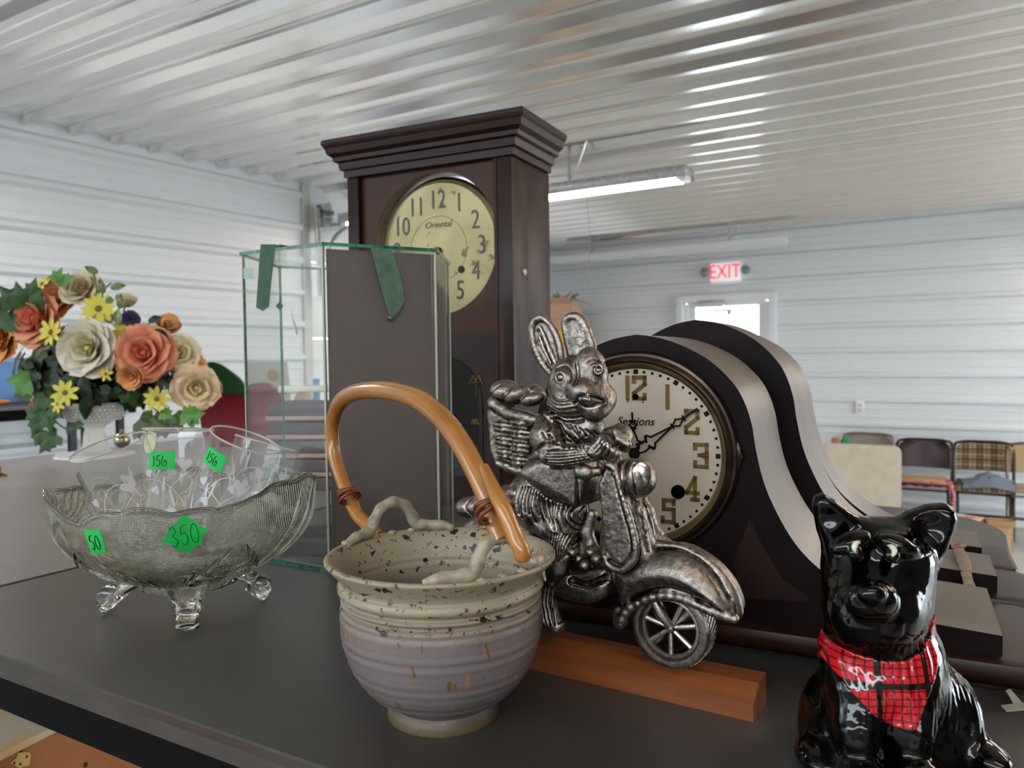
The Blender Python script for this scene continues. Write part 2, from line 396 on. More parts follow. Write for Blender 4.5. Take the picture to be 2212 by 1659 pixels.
mb = MB(); mb.prism([(-.05, -.1), (.03, -.1), (.05, 0), (.02, .07), (-.05, .05)], -.01, .01, Matrix.Translation(c + gn * .03) @ basis(gd, gn, V(0, 0, 1))); mb.build('bearing_plate', m_galv, t)

# ------------------------------------------------------------------ black topped tables
TA = math.radians(-30.6)       # tables, clocks and block all stand askew to the camera
tu = V(math.cos(TA), math.sin(TA), 0); tv = V(-math.sin(TA), math.cos(TA), 0)
def T(u, v, z=0): return V(tu.x * u + tv.x * v, tu.y * u + tv.y * v, z)
def UV(p): return p.dot(tu), p.dot(tv)
f0 = UV(onZ(0, 1415, TZ)); f1 = UV(onZ(320, 1526, TZ)); sm = UV(onZ(0, 1270, TZ)); sm2 = UV(onZ(170, 1222, TZ)); rg = UV(onZ(2190, 1290, TZ)); rg2 = UV(onZ(2075, 1120, TZ)); lf = UV(onZ(0, 993, TZ))
print('UV', f0, f1, sm, sm2, rg, rg2, lf)
vf = (f0[1] + f1[1]) / 2; us = (sm[0] + sm2[0]) / 2; ur = (rg[0] + rg2[0]) / 2; ul = lf[0]; vr = 1.95; rq = UV(onZ(2212, 1345, TZ)); ur = rq[0]; rb = UV(onZ(2050, 1104, TZ)); vn = rb[1]; print('rear', vn, ur)
m_top = pbr('black_laminate', '0e0c0b', rough=.38, spec=.5, c2='1b1714', scale=5, detail=6, bump=.1, bscale=400, rvar=.04, ior=1.75, sheen=.11)
setin(m_top.node_tree.nodes['Principled BSDF'], 'Specular Tint', (1, .93, .87, 1))
setin(m_top.node_tree.nodes['Principled BSDF'], 'Sheen Tint', (.80, .68, .62, 1)); setin(m_top.node_tree.nodes['Principled BSDF'], 'Sheen Roughness', .5)
m_edge = pbr('black_edge', '040404', .8, spec=.15)
m_lip = pbr('worn_edge', '38332f', .55, c2='453f3a', scale=25, lo=.4, hi=.7)
m_metal_blk = pbr('black_metal', '0b0b0c', .35, .3)
m_top2 = m_top.copy(); m_top2.name = 'sheened_black_laminate'; setin(m_top2.node_tree.nodes['Principled BSDF'], 'Sheen Weight', .33)  # same laminate with a stronger brown sheen
def table(name, u0, u1, v0, v1, label, rad=.03, mt=None):
    cx, cy = (u0 + u1) / 2, (v0 + v1) / 2; p = T(cx, cy, 0); t = thing(name, label, 'table', p, TA)
    w_, d_ = u1 - u0, v1 - v0
    def outline(ins):
        pts = []
        for cx_, cy_, r_, a0 in ((w_ / 2, d_ / 2, rad, 0), (-w_ / 2, d_ / 2, .02, 90), (-w_ / 2, -d_ / 2, .02, 180), (w_ / 2, -d_ / 2, .03, 270)):
            sx, sy = (1 if cx_ > 0 else -1), (1 if cy_ > 0 else -1); ox, oy = cx_ - sx * r_, cy_ - sy * r_; rr = r_ - ins
            for k in range(9): q = math.radians(a0 + k * 90 / 8); pts.append((ox + rr * math.cos(q), oy + rr * math.sin(q)))
        return pts
    def slab(name, zs, mat):
        mb = MB(); mb.loft([[V(x, y, z) for x, y in outline(i)] for i, z in zs]); return mb.build(name, mat, t, smooth=30)
    slab('tabletop', ((.0015, TZ), (0, TZ - .0015), (0, TZ - .008)), mt or m_top)
    slab('edge_band', ((.0006, TZ - .0081), (.0006, TZ - .021)), m_lip)
    slab('apron', ((.012, TZ - .0211), (.012, TZ - .060)), m_edge)
    for x in (-1, 1):
        for y in (-1, 1): mb = MB(); mb.box((x * (w_ / 2 - .3), y * (d_ / 2 - .3), (TZ - .07) / 2), (.04, .04, TZ - .07), bev=.004); mb.build('leg', m_metal_blk, t)
    return t
table('display_table', us + .003, ur, vf, vn, 'black topped table in front holding the pot, figurine and clocks', rad=.16)
table('display_table', ul, us - .003, vf - .05, vr, 'black topped table on the left holding the flower vase', mt=m_top2)

# wooden crate under the table front, lower left corner of the photo
p = onZ(83, 1580, 1.06)
ang = math.radians(8)
t = thing('knotty_pine_crate', 'knotty pine box below the front edge of the black table', 'wooden box', (-.2, .44, .0), 0)
m_pine = pbr('pine', 'b8671f', .5, c2='9a4f17', scale=7, stretch=(1, 6, 1), lo=.3, hi=.7)
m_knot = pbr('pine_knot', '4a1c0a', .6); m_putty = pbr('putty', 'd8b565', .6)
fa = onZ(0, 1622, 1.05); fb = onZ(84, 1580, 1.05); fc = onZ(0, 1540, 1.05); 
ex = (fb - fa).normalized(); ey = V(-ex.y, ex.x, 0)
t.matrix_world = basis(ex, ey, V(0, 0, 1), V(fb.x, fb.y, 0))
for c_, d_ in (((-.12, .0095, .52), (.96, .018, 1.04)), ((.3535, .12, .52), (.012, .2, 1.04)), ((-.12, .24, .52), (.96, .018, 1.04))): mb = MB(); mb.box(c_, d_, bev=.002); mb.build('box_side', m_pine, t)
m_birch = pbr('birch_veneer', 'e2b77c', .45, c2='d7c3a8', scale=9, stretch=(1, 5, 1), lo=.4, hi=.55)
mb = MB(); mb.box((-.12, .125, 1.045), (.97, .26, .01), bev=.002); mb.build('box_lid', m_birch, t)
def knot(px, py, r):
    q = t.matrix_world.inverted() @ onP(px, py, t.matrix_world.translation, -ey)
    mb = MB(); mb.ball((q.x, -.0005, q.z), (r, .0012, r * 1.2), 10, 6); return mb
for px, py, r in ((44, 1615, .005), (185, 1652, .003), (56, 1634, .0), ): 
    if r: knot(px, py, r).build('knot', m_knot, t)
mb = MB(); q0 = [t.matrix_world.inverted() @ onP(a, b, t.matrix_world.translation, -ey) for a, b in ((22, 1648), (36, 1636), (38, 1626), (60, 1624), (66, 1630), (62, 1652), (40, 1659))]
mb.prism([(q.x, q.z) for q in q0], -.0012, 0); mb.build('putty_patch', m_putty, t)
for px, py in ((56, 1634), (42, 1650), (29, 1648)):
    q = t.matrix_world.inverted() @ onP(px, py, t.matrix_world.translation, -ey); mb = MB(); mb.ball((q.x, -.0014, q.z), (.0016, .0008, .0018), 8, 5); mb.build('nail_hole', m_knot, t)

# ------------------------------------------------------------------ far left work table with tools, against the left wall
q = onP(0, 880, A1 + N1 * .5, N1); zt = q.z
t = thing('work_table', 'black edged work table along the left wall behind the flowers', 'table', mx=basis(D1, -N1, V(0, 0, 1), V(q.x, q.y, 0)))
qe = onP(297, 880, A1 + N1 * .5, N1); Le = (V(qe.x, qe.y, 0) - V(q.x, q.y, 0)).dot(D1)
mb = MB(); mb.box(((Le - 1.2) / 2, .23, zt - .008), (Le + 1.2, .46, .016)); mb.build('tabletop', pbr('brown_top', '6b5a52', .5), t)
mb = MB(); mb.box(((Le - 1.2) / 2, .23, zt - .04), (Le + 1.19, .45, .05)); mb.build('apron', m_edge, t)
for px in (153, 257):
    qq = t.matrix_world.inverted() @ onP(px, 930, A1 + N1 * .45, N1); mb = MB(); mb.box((qq.x, .04, (zt - .06) / 2), (.03, .03, zt - .06)); mb.build('leg', m_metal_blk, t)
for x in (Le - .05, -.8): mb = MB(); mb.box((x, .42, (zt - .06) / 2), (.03, .03, zt - .06)); mb.build('leg', m_metal_blk, t)
Wt = t.matrix_world
def on_work(px, py, dy=0, dz=0):
    q = onZ(px, py, zt + dz); return V(q.x, q.y, zt)
m_blue = pbr('blue_plastic', '5f8fc4', .35)
qq = Wt.inverted() @ onP(18, 868, A1 + N1 * .4, N1)
t2 = thing('plastic_bin', 'light blue plastic bin on the work table behind the flowers', 'bin', mx=Wt @ Matrix.Translation((qq.x, .22, zt)))
mb = MB(); rr = [[V(a * x, b * y, z) for a, b in ((-1, -1), (1, -1), (1, 1), (-1, 1))] for x, y, z in ((.09, .1, 0), (.12, .13, .2), (.13, .14, .2), (.13, .14, .22), (.115, .125, .22), (.085, .095, .01))]
mb.loft(rr); mb.build('bin_body', m_blue, t2, smooth=None); mb = MB(); mb.tube([(.09, -.137, .03), (.11, -.138, .19)], .006, 6); mb.build('rib', m_blue, t2)
m_orange = pbr('orange_handle', 'd98032', .4); m_steel = pbr('dull_steel', '5a5456', .4, .6)
for i, (x, y, l, a) in enumerate(((-.02, .06, .17, .05), (.2, .04, .12, .1), (-.14, -.0, .10, -.05))):
    t3 = thing('hand_tool', ['orange handled tool farthest left on the work table', 'orange handled tool nearest the flowers on the work table', 'orange handled tool at the work table front edge'][i], 'tool', mx=Wt @ Matrix.Translation((x, y, zt + .018)) @ rot('Z', a))
    mb = MB(); mb.tube([(-l / 2, 0, 0), (-l / 4, 0, 0), (l / 4, 0, 0), (l / 2, 0, 0)], [.012, .017, .015, .01], 10); mb.build('handle', m_orange, t3)
    mb = MB(); mb.tube([(-l / 2, 0, 0), (-l / 2 - .16, 0, -.006)], [.007, .004], 8); mb.box((-l / 2 - .18, 0, -.008), (.05, .03, .008)); mb.build('blade', m_steel, t3)
t3 = thing('hand_plane', 'dark low tool lying beneath the orange handles', 'tool', mx=Wt @ Matrix.Translation((-.25, .12, zt)))
mb = MB(); mb.box((0, 0, .015), (.4, .05, .03), bev=.006); mb.build('sole', m_steel, t3); mb = MB(); mb.ball((-.1, 0, .045), (.018, .018, .02)); mb.build('knob', m_orange, t3)

# ------------------------------------------------------------------ wooden apple cutout and things seen through the glass case
m_apple = pbr('apple_red', '96121f', .5); m_leafp = pbr('leaf_green_paint', '1f5a33', .5)
Pa = onY(528, 940, 2.35); Pa = V(Pa.x, Pa.y, TZ)
t = thing('apple_cutout', 'red wooden apple with green leaf standing left of the glass case', 'decoration', Pa, 0)
def la(px, py): q = onP(px, py, Pa, V(0, 1, 0)) - Pa; return (q.x, q.z)
ap = [la(*p) for p in crv([(450, 962), (438, 905), (442, 868), (458, 842), (480, 828), (505, 828), (528, 836), (552, 828), (580, 828), (603, 846), (613, 880), (610, 920), (595, 962)], 5)]
ap[0] = (ap[0][0], 0.0); ap[-1] = (ap[-1][0], 0.0); ap = [(a, max(b, 0.0)) for a, b in ap]
mb = MB(); mb.prism(ap, -.02, .02); mb.build('apple', m_apple, t, smooth=30)
lp = [la(*p) for p in crv([(462, 840), (455, 815), (457, 785), (476, 784), (500, 797), (530, 822), (540, 848), (515, 850), (480, 850), (462, 840)], 4)]
mb = MB(); mb.prism(lp[:-1], -.035, -.021); mb.build('leaf', m_leafp, t, smooth=30)
# slatted rack of dark boards behind the glass case
Pr = onZ(640, 1062, TZ); t = thing('slatted_rack', 'low brown slatted rack seen through the glass case', 'rack', Pr + V(.12, 0, 0), math.radians(-6))
m_brn = pbr('dark_brown_wood', '3b2724', .5, c2='4a312c', scale=8, stretch=(1, 8, 8)); m_slat = pbr('light_slat_edge', 'a9806e', .45)
for k in range(5):
    mb = MB(); mb.box((.03, .06 + k * .0, .012 + k * .037), (.42, .12, .026), bev=.002); mb.build('board', m_brn, t)
for k in range(4):
    mb = MB(); mb.box((.03, -.003, .033 + k * .037), (.42, .012, .008), bev=.001); mb.build('slat', m_slat, t)
mb = MB(); mb.box((0, 0, 0), (.13, .03, .014), bev=.003); o = mb.build('white_stick', pbr('cream_plastic', 'efe3d2', .5)); o.location = Pr + V(.02, .06, .2); tag(o, 'short cream stick on top of the brown slatted rack', 'stick')
# pale board with round gold print, behind the apple
Pb = onY(580, 860, 2.75); t = thing('printed_board', 'pale board with a round gold print behind the apple', 'board', V(Pb.x, Pb.y, TZ))
z_ = Pb.z - TZ; hh = onY(580, 783, 2.75).z - TZ
mb = MB(); mb.prism([(-.11, 0), (.09, 0), (.07, hh), (-.07, hh)], -.006, .006); mb.build('board', pbr('pale_board', 'd8d2c6', .6), t, smooth=None)
mb = MB(); mb.lathe([(.0001, -.001), (.02, -.001), (.02, .001), (.0001, .001)], 24, Matrix.Translation((.02, -.008, hh * .82)) @ rot('X', PI / 2)); mb.build('gold_print', pbr('gold_print', 'c2a157', .5), t)
# standing cardboard display, seen near the case's middle edge
Pb = onY(672, 935, 2.4); t = thing('cardboard_display', 'low tan cardboard tray seen beside the case edge', 'box', V(Pb.x, Pb.y, TZ))
mb = MB(); mb.box((0, 0, .06), (.09, .08, .12), bev=.003); mb.build('carton', pbr('tan_carton', 'a98466', .7), t); mb = MB(); mb.box((.03, -.041, .1), (.02, .004, .2), bev=.001); mb.build('blue_strip', m_blue, t)
mb = MB(); mb.ball((-.02, 0, .135), (.03, .03, .026)); mb.build('lid', pbr('light_tan', 'c7a98a', .6), t)

# ornaments on the left table
c = onZ(264, 968, TZ); t = thing('round_ornament', 'shiny round silver ornament beside the vase foot', 'ornament', c)
mb = MB(); mb.ball((0, 0, .024), .024, 20, 14); mb.build('ball', pbr('chrome_ball', 'b9a78a', .12, 1), t); mb = MB(); mb.tube([(0, 0, .045), (0, 0, .056)], .006, 8); mb.build('cap', pbr('brass', 'a58540', .25, 1), t)
c = onZ(-2, 1030, TZ); t = thing('brass_ornament', 'small brass ornament at the left edge of the picture', 'ornament', c)
mb = MB(); mb.lathe([(.001, 0), (.016, 0), (.016, .004), (.006, .008), (.004, .014), (.001, .015)], 20); mb.build('base', pbr('brass2', '9b7c45', .3, 1), t); mb = MB(); mb.ball((0, 0, .019), .006); mb.build('knob', pbr('brass3', '9b7c45', .3, 1), t)

# three unseen dark tables added behind the camera to darken the ceiling's reflections
m_oak = pbr('dark_oak_top', '3a2a20', .5, c2='2c1f18', scale=8)
for x, y, a, lb in ((-.7, -1.3, -.53, 'dark oak table added right behind the photographer'), (1.9, -1.75, -.53, 'dark oak table added behind and right of the photographer'), (-3.1, .6, -.53, 'dark oak table added behind and left of the photographer')):
    t = thing('unseen_dark_table', lb + ', outside the picture', 'table', (x, y, 0), a)
    mb = MB(); mb.box((0, 0, .75), (2.3, 1.5, .04), bev=.004); mb.build('tabletop', m_oak, t)
    for sx in (-1, 1):
        for sy in (-1, 1): mb = MB(); mb.box((sx * 1.05, sy * .65, .365), (.06, .06, .73)); mb.build('leg', m_oak, t)

# ------------------------------------------------------------------ tall clock case
m_wood = pbr('dark_walnut', '24110c', rough=.36, spec=.3, c2='2e160f', scale=6, stretch=(3, 3, 1), rvar=.03)
m_wood2 = pbr('walnut_panel', '3c1f14', rough=.4, spec=.25, c2='48281a', scale=5, stretch=(4, 4, 1), rvar=.03)
m_gold = pbr('gilt', '8a7a4a', .4, .6)
def mix_spots(name, base, spot, vscale, thr, rough=.4, metal=0, c2=None):
    m = pbr(name, base, rough, metal, c2=c2, scale=14); ns, lk = nodes(m); b = ns['Principled BSDF']
    t = ns.new('ShaderNodeTexCoord'); n = ns.new('ShaderNodeTexNoise'); n.inputs['Scale'].default_value = vscale; n.inputs['Detail'].default_value = 5
    n3 = ns.new('ShaderNodeTexNoise'); n3.inputs['Scale'].default_value = vscale * .12
    mt = ns.new('ShaderNodeMath'); mt.operation = 'MULTIPLY_ADD'; mt.inputs[1].default_value = .5
    lk.new(t.outputs['Object'], n.inputs['Vector']); lk.new(t.outputs['Object'], n3.inputs['Vector'])
    lk.new(n3.outputs['Fac'], mt.inputs[0]); lk.new(n.outputs['Fac'], mt.inputs[2])
    r = ns.new('ShaderNodeValToRGB'); r.color_ramp.elements[0].position = thr; r.color_ramp.elements[1].position = thr + .07
    r.color_ramp.elements[0].color = (0, 0, 0, 1); r.color_ramp.elements[1].color = (1, 1, 1, 1)
    lk.new(mt.outputs[0], r.inputs['Fac'])
    mx = ns.new('ShaderNodeMix'); mx.data_type = 'RGBA'; mx.inputs['B'].default_value = lin(spot)
    old = b.inputs['Base Color'].links
    if old: lk.new(old[0].from_socket, mx.inputs['A'])
    else: mx.inputs['A'].default_value = lin(base)
    lk.new(r.outputs['Color'], mx.inputs['Factor']); lk.new(mx.outputs['Result'], b.inputs['Base Color']); return m
Yr = 1.27
TR = onY(1130, 227, Yr); TL = onZ(692, 303, TR.z); TB = onZ(1217, 290, TR.z)
ax = math.atan2((TR - TL).y, (TR - TL).x); cw = (TR - TL).length; ex = V(math.cos(ax), math.sin(ax), 0); ey = V(-ex.y, ex.x, 0)
cd = (TB - TR).dot(ey); Ht = TR.z - TZ
print('tall clock', math.degrees(ax), cw, cd, Ht)
t = thing('tall_wall_clock', 'tall dark walnut clock case with round cream dial, standing behind the glass case', 'clock', mx=basis(ex, ey, V(0, 0, 1), V(TR.x, TR.y, TZ)))
ov = .036; ch = .068
# body: x from -(cw-ov) to -ov, y from ov to cd
bx0, bx1, by0, by1 = -(cw - ov), -ov, ov * .8, cd
zb = Ht - ch
mb = MB(); mb.box(((bx0 + bx1) / 2, (by0 + .05 + by1) / 2, zb / 2), (bx1 - bx0 - .001, by1 - by0 - .05, zb), bev=.002); mb.build('case_body', m_wood, t)
sw = .026
for x in (bx0 + sw / 2, bx1 - sw / 2 - .002):
    mb = MB(); mb.box((x, by0 + .03, zb / 2), (sw + (.004 if x > -.2 else 0), .06, zb), bev=.003); mb.build('stile', m_wood, t)
mb = MB(); mb.box((bx1 - sw - .0065, by0 + .012, zb / 2), (.007, .026, zb - .002), bev=.0025); mb.build('bead', m_wood2, t)
# front panel with the round opening
InvT = t.matrix_world.inverted()
pn = ey; P0 = t.matrix_world @ V(0, by0 + .012, 0)
dc = InvT @ onP(938, 528, P0, pn); cx, cz = dc.x, dc.z
rt = (InvT @ onP(938, 371, P0, pn)).z - cz; print('dial r', rt, 'c', cx, cz)
px0, px1 = bx0 + sw, bx1 - sw - .0035
N = 72
def sq(a):
    c_, s_ = math.cos(a), math.sin(a); hx = (px1 - px0) / 2; mxc = (px0 + px1) / 2
    dx0 = (px1 - cx) / c_ if c_ > 1e-6 else ((px0 - cx) / c_ if c_ < -1e-6 else 9); zt_ = zb; zlo = cz - rt - .03
    dz = (zt_ - cz) / s_ if s_ > 1e-6 else ((zlo - cz) / s_ if s_ < -1e-6 else 9); d = min(abs(dx0), abs(dz)); return d * c_, d * s_
mb = MB(); A = [2 * PI * k / N for k in range(N)]
corners = [math.atan2(zb - cz, px1 - cx), math.atan2(zb - cz, px0 - cx), math.atan2(-rt - .03, px0 - cx), math.atan2(-rt - .03, px1 - cx)]
A = sorted([a if a <= PI else a - 2 * PI for a in A] + corners)
y_ = by0 + .012
rings = [[V(cx + sq(a)[0], y_, cz + sq(a)[1]) for a in A], [V(cx + rt * math.cos(a), y_, cz + rt * math.sin(a)) for a in A]]
mb.loft(rings, cap=False)
mb.build('front_panel', m_wood2, t, smooth=30)
mb = MB(); mb.box(((px0 + px1) / 2, y_ + .01, (cz - rt - .03) / 2), (px1 - px0, .02, cz - rt - .03)); mb.build('lower_door', m_wood, t)
lx = (px0 + px1) / 2
dp = [(-.085, .05), (.085, .05), (.085, .18)] + [(.085 * math.cos(a), .18 + .085 * math.sin(a)) for a in [PI * k / 12 for k in range(1, 12)]] + [(-.085, .18)]
mb = MB(); mb.prism([(lx + .02 + a, b) for a, b in dp], y_ - .002, y_ + .001); mb.build('pendulum_window', pbr('black_glass', '040405', .04, spec=.6), t)
def scroll(mb, cx_, cz_, s, y):
    for sg in (-1, 1):
        mb.tube([(cx_ + sg * s * q * .9, y, cz_ + s * (.5 * math.sin(q * 5) + q * .2)) for q in [k / 12 for k in range(13)]], .0008, 4)
        mb.tube([(cx_ + sg * s * (.3 + .25 * math.cos(q)), y, cz_ + s * .25 * math.sin(q)) for q in [k * .6 for k in range(11)]], .0008, 4)
q1 = InvT @ onP(1030, 822, P0, pn); q2 = InvT @ onP(1027, 912, P0, pn)
mb = MB(); scroll(mb, q2.x, q2.z, .01, y_ - .003); mb.build('gilt_ornament', m_gold, t)
mb = MB(); scroll(mb, q1.x, q1.z, .016, y_ - .003); mb.tube([(q1.x, y_ - .003, q1.z), (q1.x, y_ - .003, q1.z - .03)], .0007, 4); mb.build('gilt_ornament', m_gold, t)
# dial well and dial
m_ring = pbr('brushed_dial_rim', 'b9b3b0', .25, .9)
mb = MB(); mb.lathe([(rt, 0), (rt + .002, 0), (rt - .0, .026), (rt - .004, .026)], 72, Matrix.Translation((cx, y_ + .001, cz)) @ rot('X', -PI / 2)); mb.build('dial_rim', m_ring, t)
m_dial = mix_spots('aged_cream_dial', '9a8a62', '5e461f', 60, .89, rough=.3, metal=.35, c2='887850')
cz -= .0055; cx -= .004
mb = MB(); mb.lathe([(.0001, .02), (rt - .01, .02), (rt - .003, .026), (.0001, .026)], 72, Matrix.Translation((cx, y_, cz)) @ rot('X', -PI / 2)); dial = mb.build('dial', m_dial, t)
m_num = pbr('dial_numeral_grey', '4a4440', .4); m_numd = pbr('dial_numeral_dark', '201c1c', .4)
RX = rot('X', PI / 2)
for h in range(1, 13):
    a = PI / 2 - h * PI / 6; rn = rt * .70 if h not in (12,) else rt * .68
    put('numeral', text_mesh(str(h), rt * .30, .0003), m_numd if h in (5,) else m_num, dial, Matrix.Translation((cx + rn * math.cos(a), y_ + .0193, cz + rn * math.sin(a))) @ RX @ Matrix.Diagonal((.95, 1.25, 1, 1)))
put('maker_script', text_mesh('Oriental', rt * .13, .0002, shear=.3), m_num, dial, Matrix.Translation((cx, y_ + .0194, cz + rt * .34)) @ RX)
mb = MB(); mb.tube([(cx + rt * .46 * math.cos(a), y_ + .0198, cz + rt * .46 * math.sin(a)) for a in [2 * PI * k / 60 for k in range(60)]], .0004, 4, closed=True); mb.build('ring_line', m_num, dial)
for s in (-1, 1): mb = MB(); mb.lathe([(.0001, 0), (.0055, 0), (.0065, .001), (.0001, .0012)], 20, Matrix.Translation((cx + s * rt * .37, y_ + .0192, cz - rt * .31)) @ rot('X', PI / 2)); mb.build('winding_hole', pbr('hole_black', '171310', .6), dial)
mb = MB(); mb.lathe([(.0001, 0), (.007, 0), (.006, .008), (.0001, .009)], 16, Matrix.Translation((cx, y_ + .02, cz - .003)) @ rot('X', PI / 2)); mb.build('centre_arbor', pbr('arbor', '5b5048', .35, .7), dial)
# cornice
prof = [(0, -ch), (.004, -ch), (.004, -ch + .012), (.010, -ch + .014), (.012, -ch + .026), (.019, -ch + .029), (.020, -ch + .036), (.028, -ch + .042), (.031, -ch + .052), (ov - .002, -ch + .056), (ov, -ch + .060), (ov, -.003), (ov - .003, 0)]
mb = MB(); rr = []
for o_, z_ in prof:
    x0, x1, y0, y1 = bx0 - o_, bx1 + o_, by0 - o_ * .8, by1
    rr.append([V(x0, y0, Ht + z_), V(x1, y0, Ht + z_), V(x1, y1, Ht + z_), V(x0, y1, Ht + z_)])
mb.loft(rr); mb.build('cornice', m_wood, t, smooth=None)
qs = InvT @ onP(1132, 588, t.matrix_world @ V(bx1, 0, 0), ex)
mb = MB(); mb.ball((bx1 + .001, qs.y, qs.z), (.0035, .006, .006), 10, 6); mb.build('wax_drip', pbr('wax', 'd8c0a8', .4), t)

# ------------------------------------------------------------------ tambour mantel clocks
m_mahog = pbr('mahogany_front', '140b0c', rough=.45, spec=.12, c2='1b1011', scale=5, stretch=(1, 6, 6))
m_band = pbr('glancing_lit_veneer', '54473e', rough=.38, spec=.5, c2='6a5d51', scale=6, stretch=(1, 5, 1), lo=.3, hi=.7, rvar=.06, coat=.2, coatr=.35)  # lighter base colour stands in for the glancing reflection on the curved top
m_burl = pbr('red_inlay', '28110a', rough=.45, c2='1c0d09', scale=10, spec=.3)
CA = math.radians(-27)
cx_ = V(math.cos(CA), math.sin(CA), 0); cy_ = V(-cx_.y, cx_.x, 0)
bl = onZ(1700, 1436, TZ)                       # where the front of the base meets the table
setb = .02
FP = bl + cy_ * setb
dcw = onP(1376.5, 977, FP, cy_)
OC = V(dcw.x, dcw.y, TZ); Mc = basis(cx_, cy_, V(0, 0, 1), OC); IM = Mc.inverted()
def fc_(px, py, off=0):
    q = IM @ onP(px, py, OC + cy_ * off, cy_); return (q.x, q.z)
outl = [(1370, 723), (1425, 730), (1479, 749), (1533, 779), (1580, 823), (1605, 862), (1623, 913), (1632, 967), (1645, 1025), (1663, 1076), (1696, 1141), (1732, 1192), (1781, 1238), (1850, 1286), (1930, 1323), (2000, 1344)]
R_ = [fc_(*p) for p in outl]; end = fc_(2166, 1374); ztail = end[1]; print('tambour', R_[0], end)
R_ = [(0.0, R_[0][1])] + [q for q in R_ if q[0] > .012]
R_ = [(q[0], max(q[1], ztail)) for q in R_]
HALF = end[0]; TOPZ = R_[0][1]; zblk = .026
prof_r = [(p[0] / HALF, (p[1] - zblk) / (TOPZ - zblk)) for p in [tuple(v) for v in crv(R_, 4)]] + [(1.0, (ztail - zblk) / (TOPZ - zblk))]
def tambour(name, label, M_, half, top, depth, dialed=False, zb_=zblk, base=True, shape=1.0):
    t = thing(name, label, 'clock', mx=M_)
    pr = [(u * half, zb_ + w_ * (top - zb_)) for u, w_ in prof_r]
    if shape != 1: pr = [(u * half * (1 + (shape - 1) * math.sin(PI * u) ), z) for (u, _), (_, z) in zip(prof_r, pr)]
    full = [(-x, z) for x, z in pr[::-1]] + pr[1:]
    n = len(full)
    mb = MB()
    # front and back sheets as strips down to zb_, curved band between
    for y, mi in ((0, 0), (depth, 0)):
        vs = [V(x, y, z) for x, z in full] + [V(x, y, zb_) for x, z in full]
        mb.mi = mi; mb.add(vs, [(i, i + 1, n + i + 1, n + i) for i in range(n - 1)])
    mb.mi = 1; vs = [V(x, 0, z) for x, z in full] + [V(x, depth, z) for x, z in full]
    mb.add(vs, [(i, i + 1, n + i + 1, n + i) for i in range(n - 1)])
    h = half; mb.add([V(h, 0, zb_), V(h, depth, zb_), V(h, depth, pr[-1][1]), V(h, 0, pr[-1][1]), V(-h, 0, zb_), V(-h, depth, zb_), V(-h, depth, pr[-1][1]), V(-h, 0, pr[-1][1])], [(0, 1, 2, 3), (4, 5, 6, 7)])
    mb.build('case', [m_mahog, m_band], t, smooth=40)
    # moulded base with rounded ends, and feet
    o_ = setb; mb = MB(); rr = []
    for ins, z in ((.006, zb_), (.0015, zb_ - .001), (0, zb_ - .006), (0, zb_ - .012), (.004, zb_ - .0165), (.006, .007)):
        x = h + .034 - ins; y0 = -o_ + ins; y1 = depth + .012 - ins; r = .012
        pts = []
        for sx, sy, a0 in ((1, 1, 0), (-1, 1, 90), (-1, -1, 180), (1, -1, 270)):
            for k in range(6): q = math.radians(a0 + 18 * k); pts.append(V(sx * (x - r) + r * math.cos(q), (y1 - r if sy > 0 else y0 + r) + r * math.sin(q), z))
        rr.append(pts)
    mb.loft(rr); mb.build('moulded_base', m_wood, t, smooth=50)
    for sx in (-1, 1):
        mb = MB(); mb.box((sx * (h - .01), depth / 2, .0045), (.07, depth + .01, .009), bev=.001); mb.build('foot', m_wood, t)
    return t, pr
t, pr1 = tambour('mantel_clock', 'front mantel clock with silvered dial, standing behind the rabbit figurine', Mc, HALF, TOPZ, .135)
# inlay: paler red veneer either side under the dial
inl = [fc_(*p) for p in ((1585, 1215), (1620, 1120), (1648, 1180), (1690, 1250), (1745, 1290), (1745, 1300), (1600, 1290))]
mb = MB(); mb.prism(inl, -.0008, 0); mb.build('inlay', m_burl, t)
dz = (IM @ dcw).z; rd = .0745
ctr = fc_(1376.5, 977); rs = abs(ctr[1] - fc_(1376, 800)[1]); rd = rs * 1.03; print('dial', rd)
DM = Matrix.Translation((ctr[0], 0, ctr[1])) @ rot('X', PI / 2)
m_brz = pbr('bronze_bezel', '4a3a33', .28, .75, c2='2d2420', scale=30); m_brs = pbr('tarnished_brass', '9a8458', .3, .8, c2='6a5638', scale=25)
bz = rd * 1.0
mb = MB(); mb.lathe([(bz * 1.19, 0), (bz * 1.20, .003), (bz * 1.17, .008), (bz * 1.14, .0085), (bz * 1.125, .011), (bz * 1.09, .0125), (bz * 1.065, .010), (bz * 1.06, .002)], 96, DM); mb.build('bezel', m_brz, t)
mb = MB(); mb.lathe([(bz * 1.068, .0108), (bz * 1.055, .0105), (bz * 1.01, .004), (bz * .995, .0035), (bz * 1.06, .001)], 96, DM); mb.build('inner_ring', m_brs, t)
q = fc_(1597, 985); mb = MB(); mb.tube([(q[0] - .001, -.004, q[1] + .012), (q[0] + .0005, -.005, q[1]), (q[0] - .001, -.004, q[1] - .012)], [.002, .0042, .002], 8); mb.build('hinge', m_brz, t)
m_silver = pbr('silvered_dial', 'c4b6a6', .4, .2, c2='b0a292', scale=4)
mb = MB(); mb.lathe([(.0001, .0042), (rd * .5, .0038), (rd * .9, .0026), (rd * 1.02, .0020), (rd * 1.0, .0005), (.0001, .0005)], 96, DM); dial = mb.build('dial', m_silver, t)
m_blk = pbr('dial_black', '0c0908', .5, spec=.2); m_num2 = pbr('bronze_numeral', '8a6c3e', .3, .6)
def zf(r_): return .0045 - .0022 * (r_ / rd) ** 2
mb = MB()
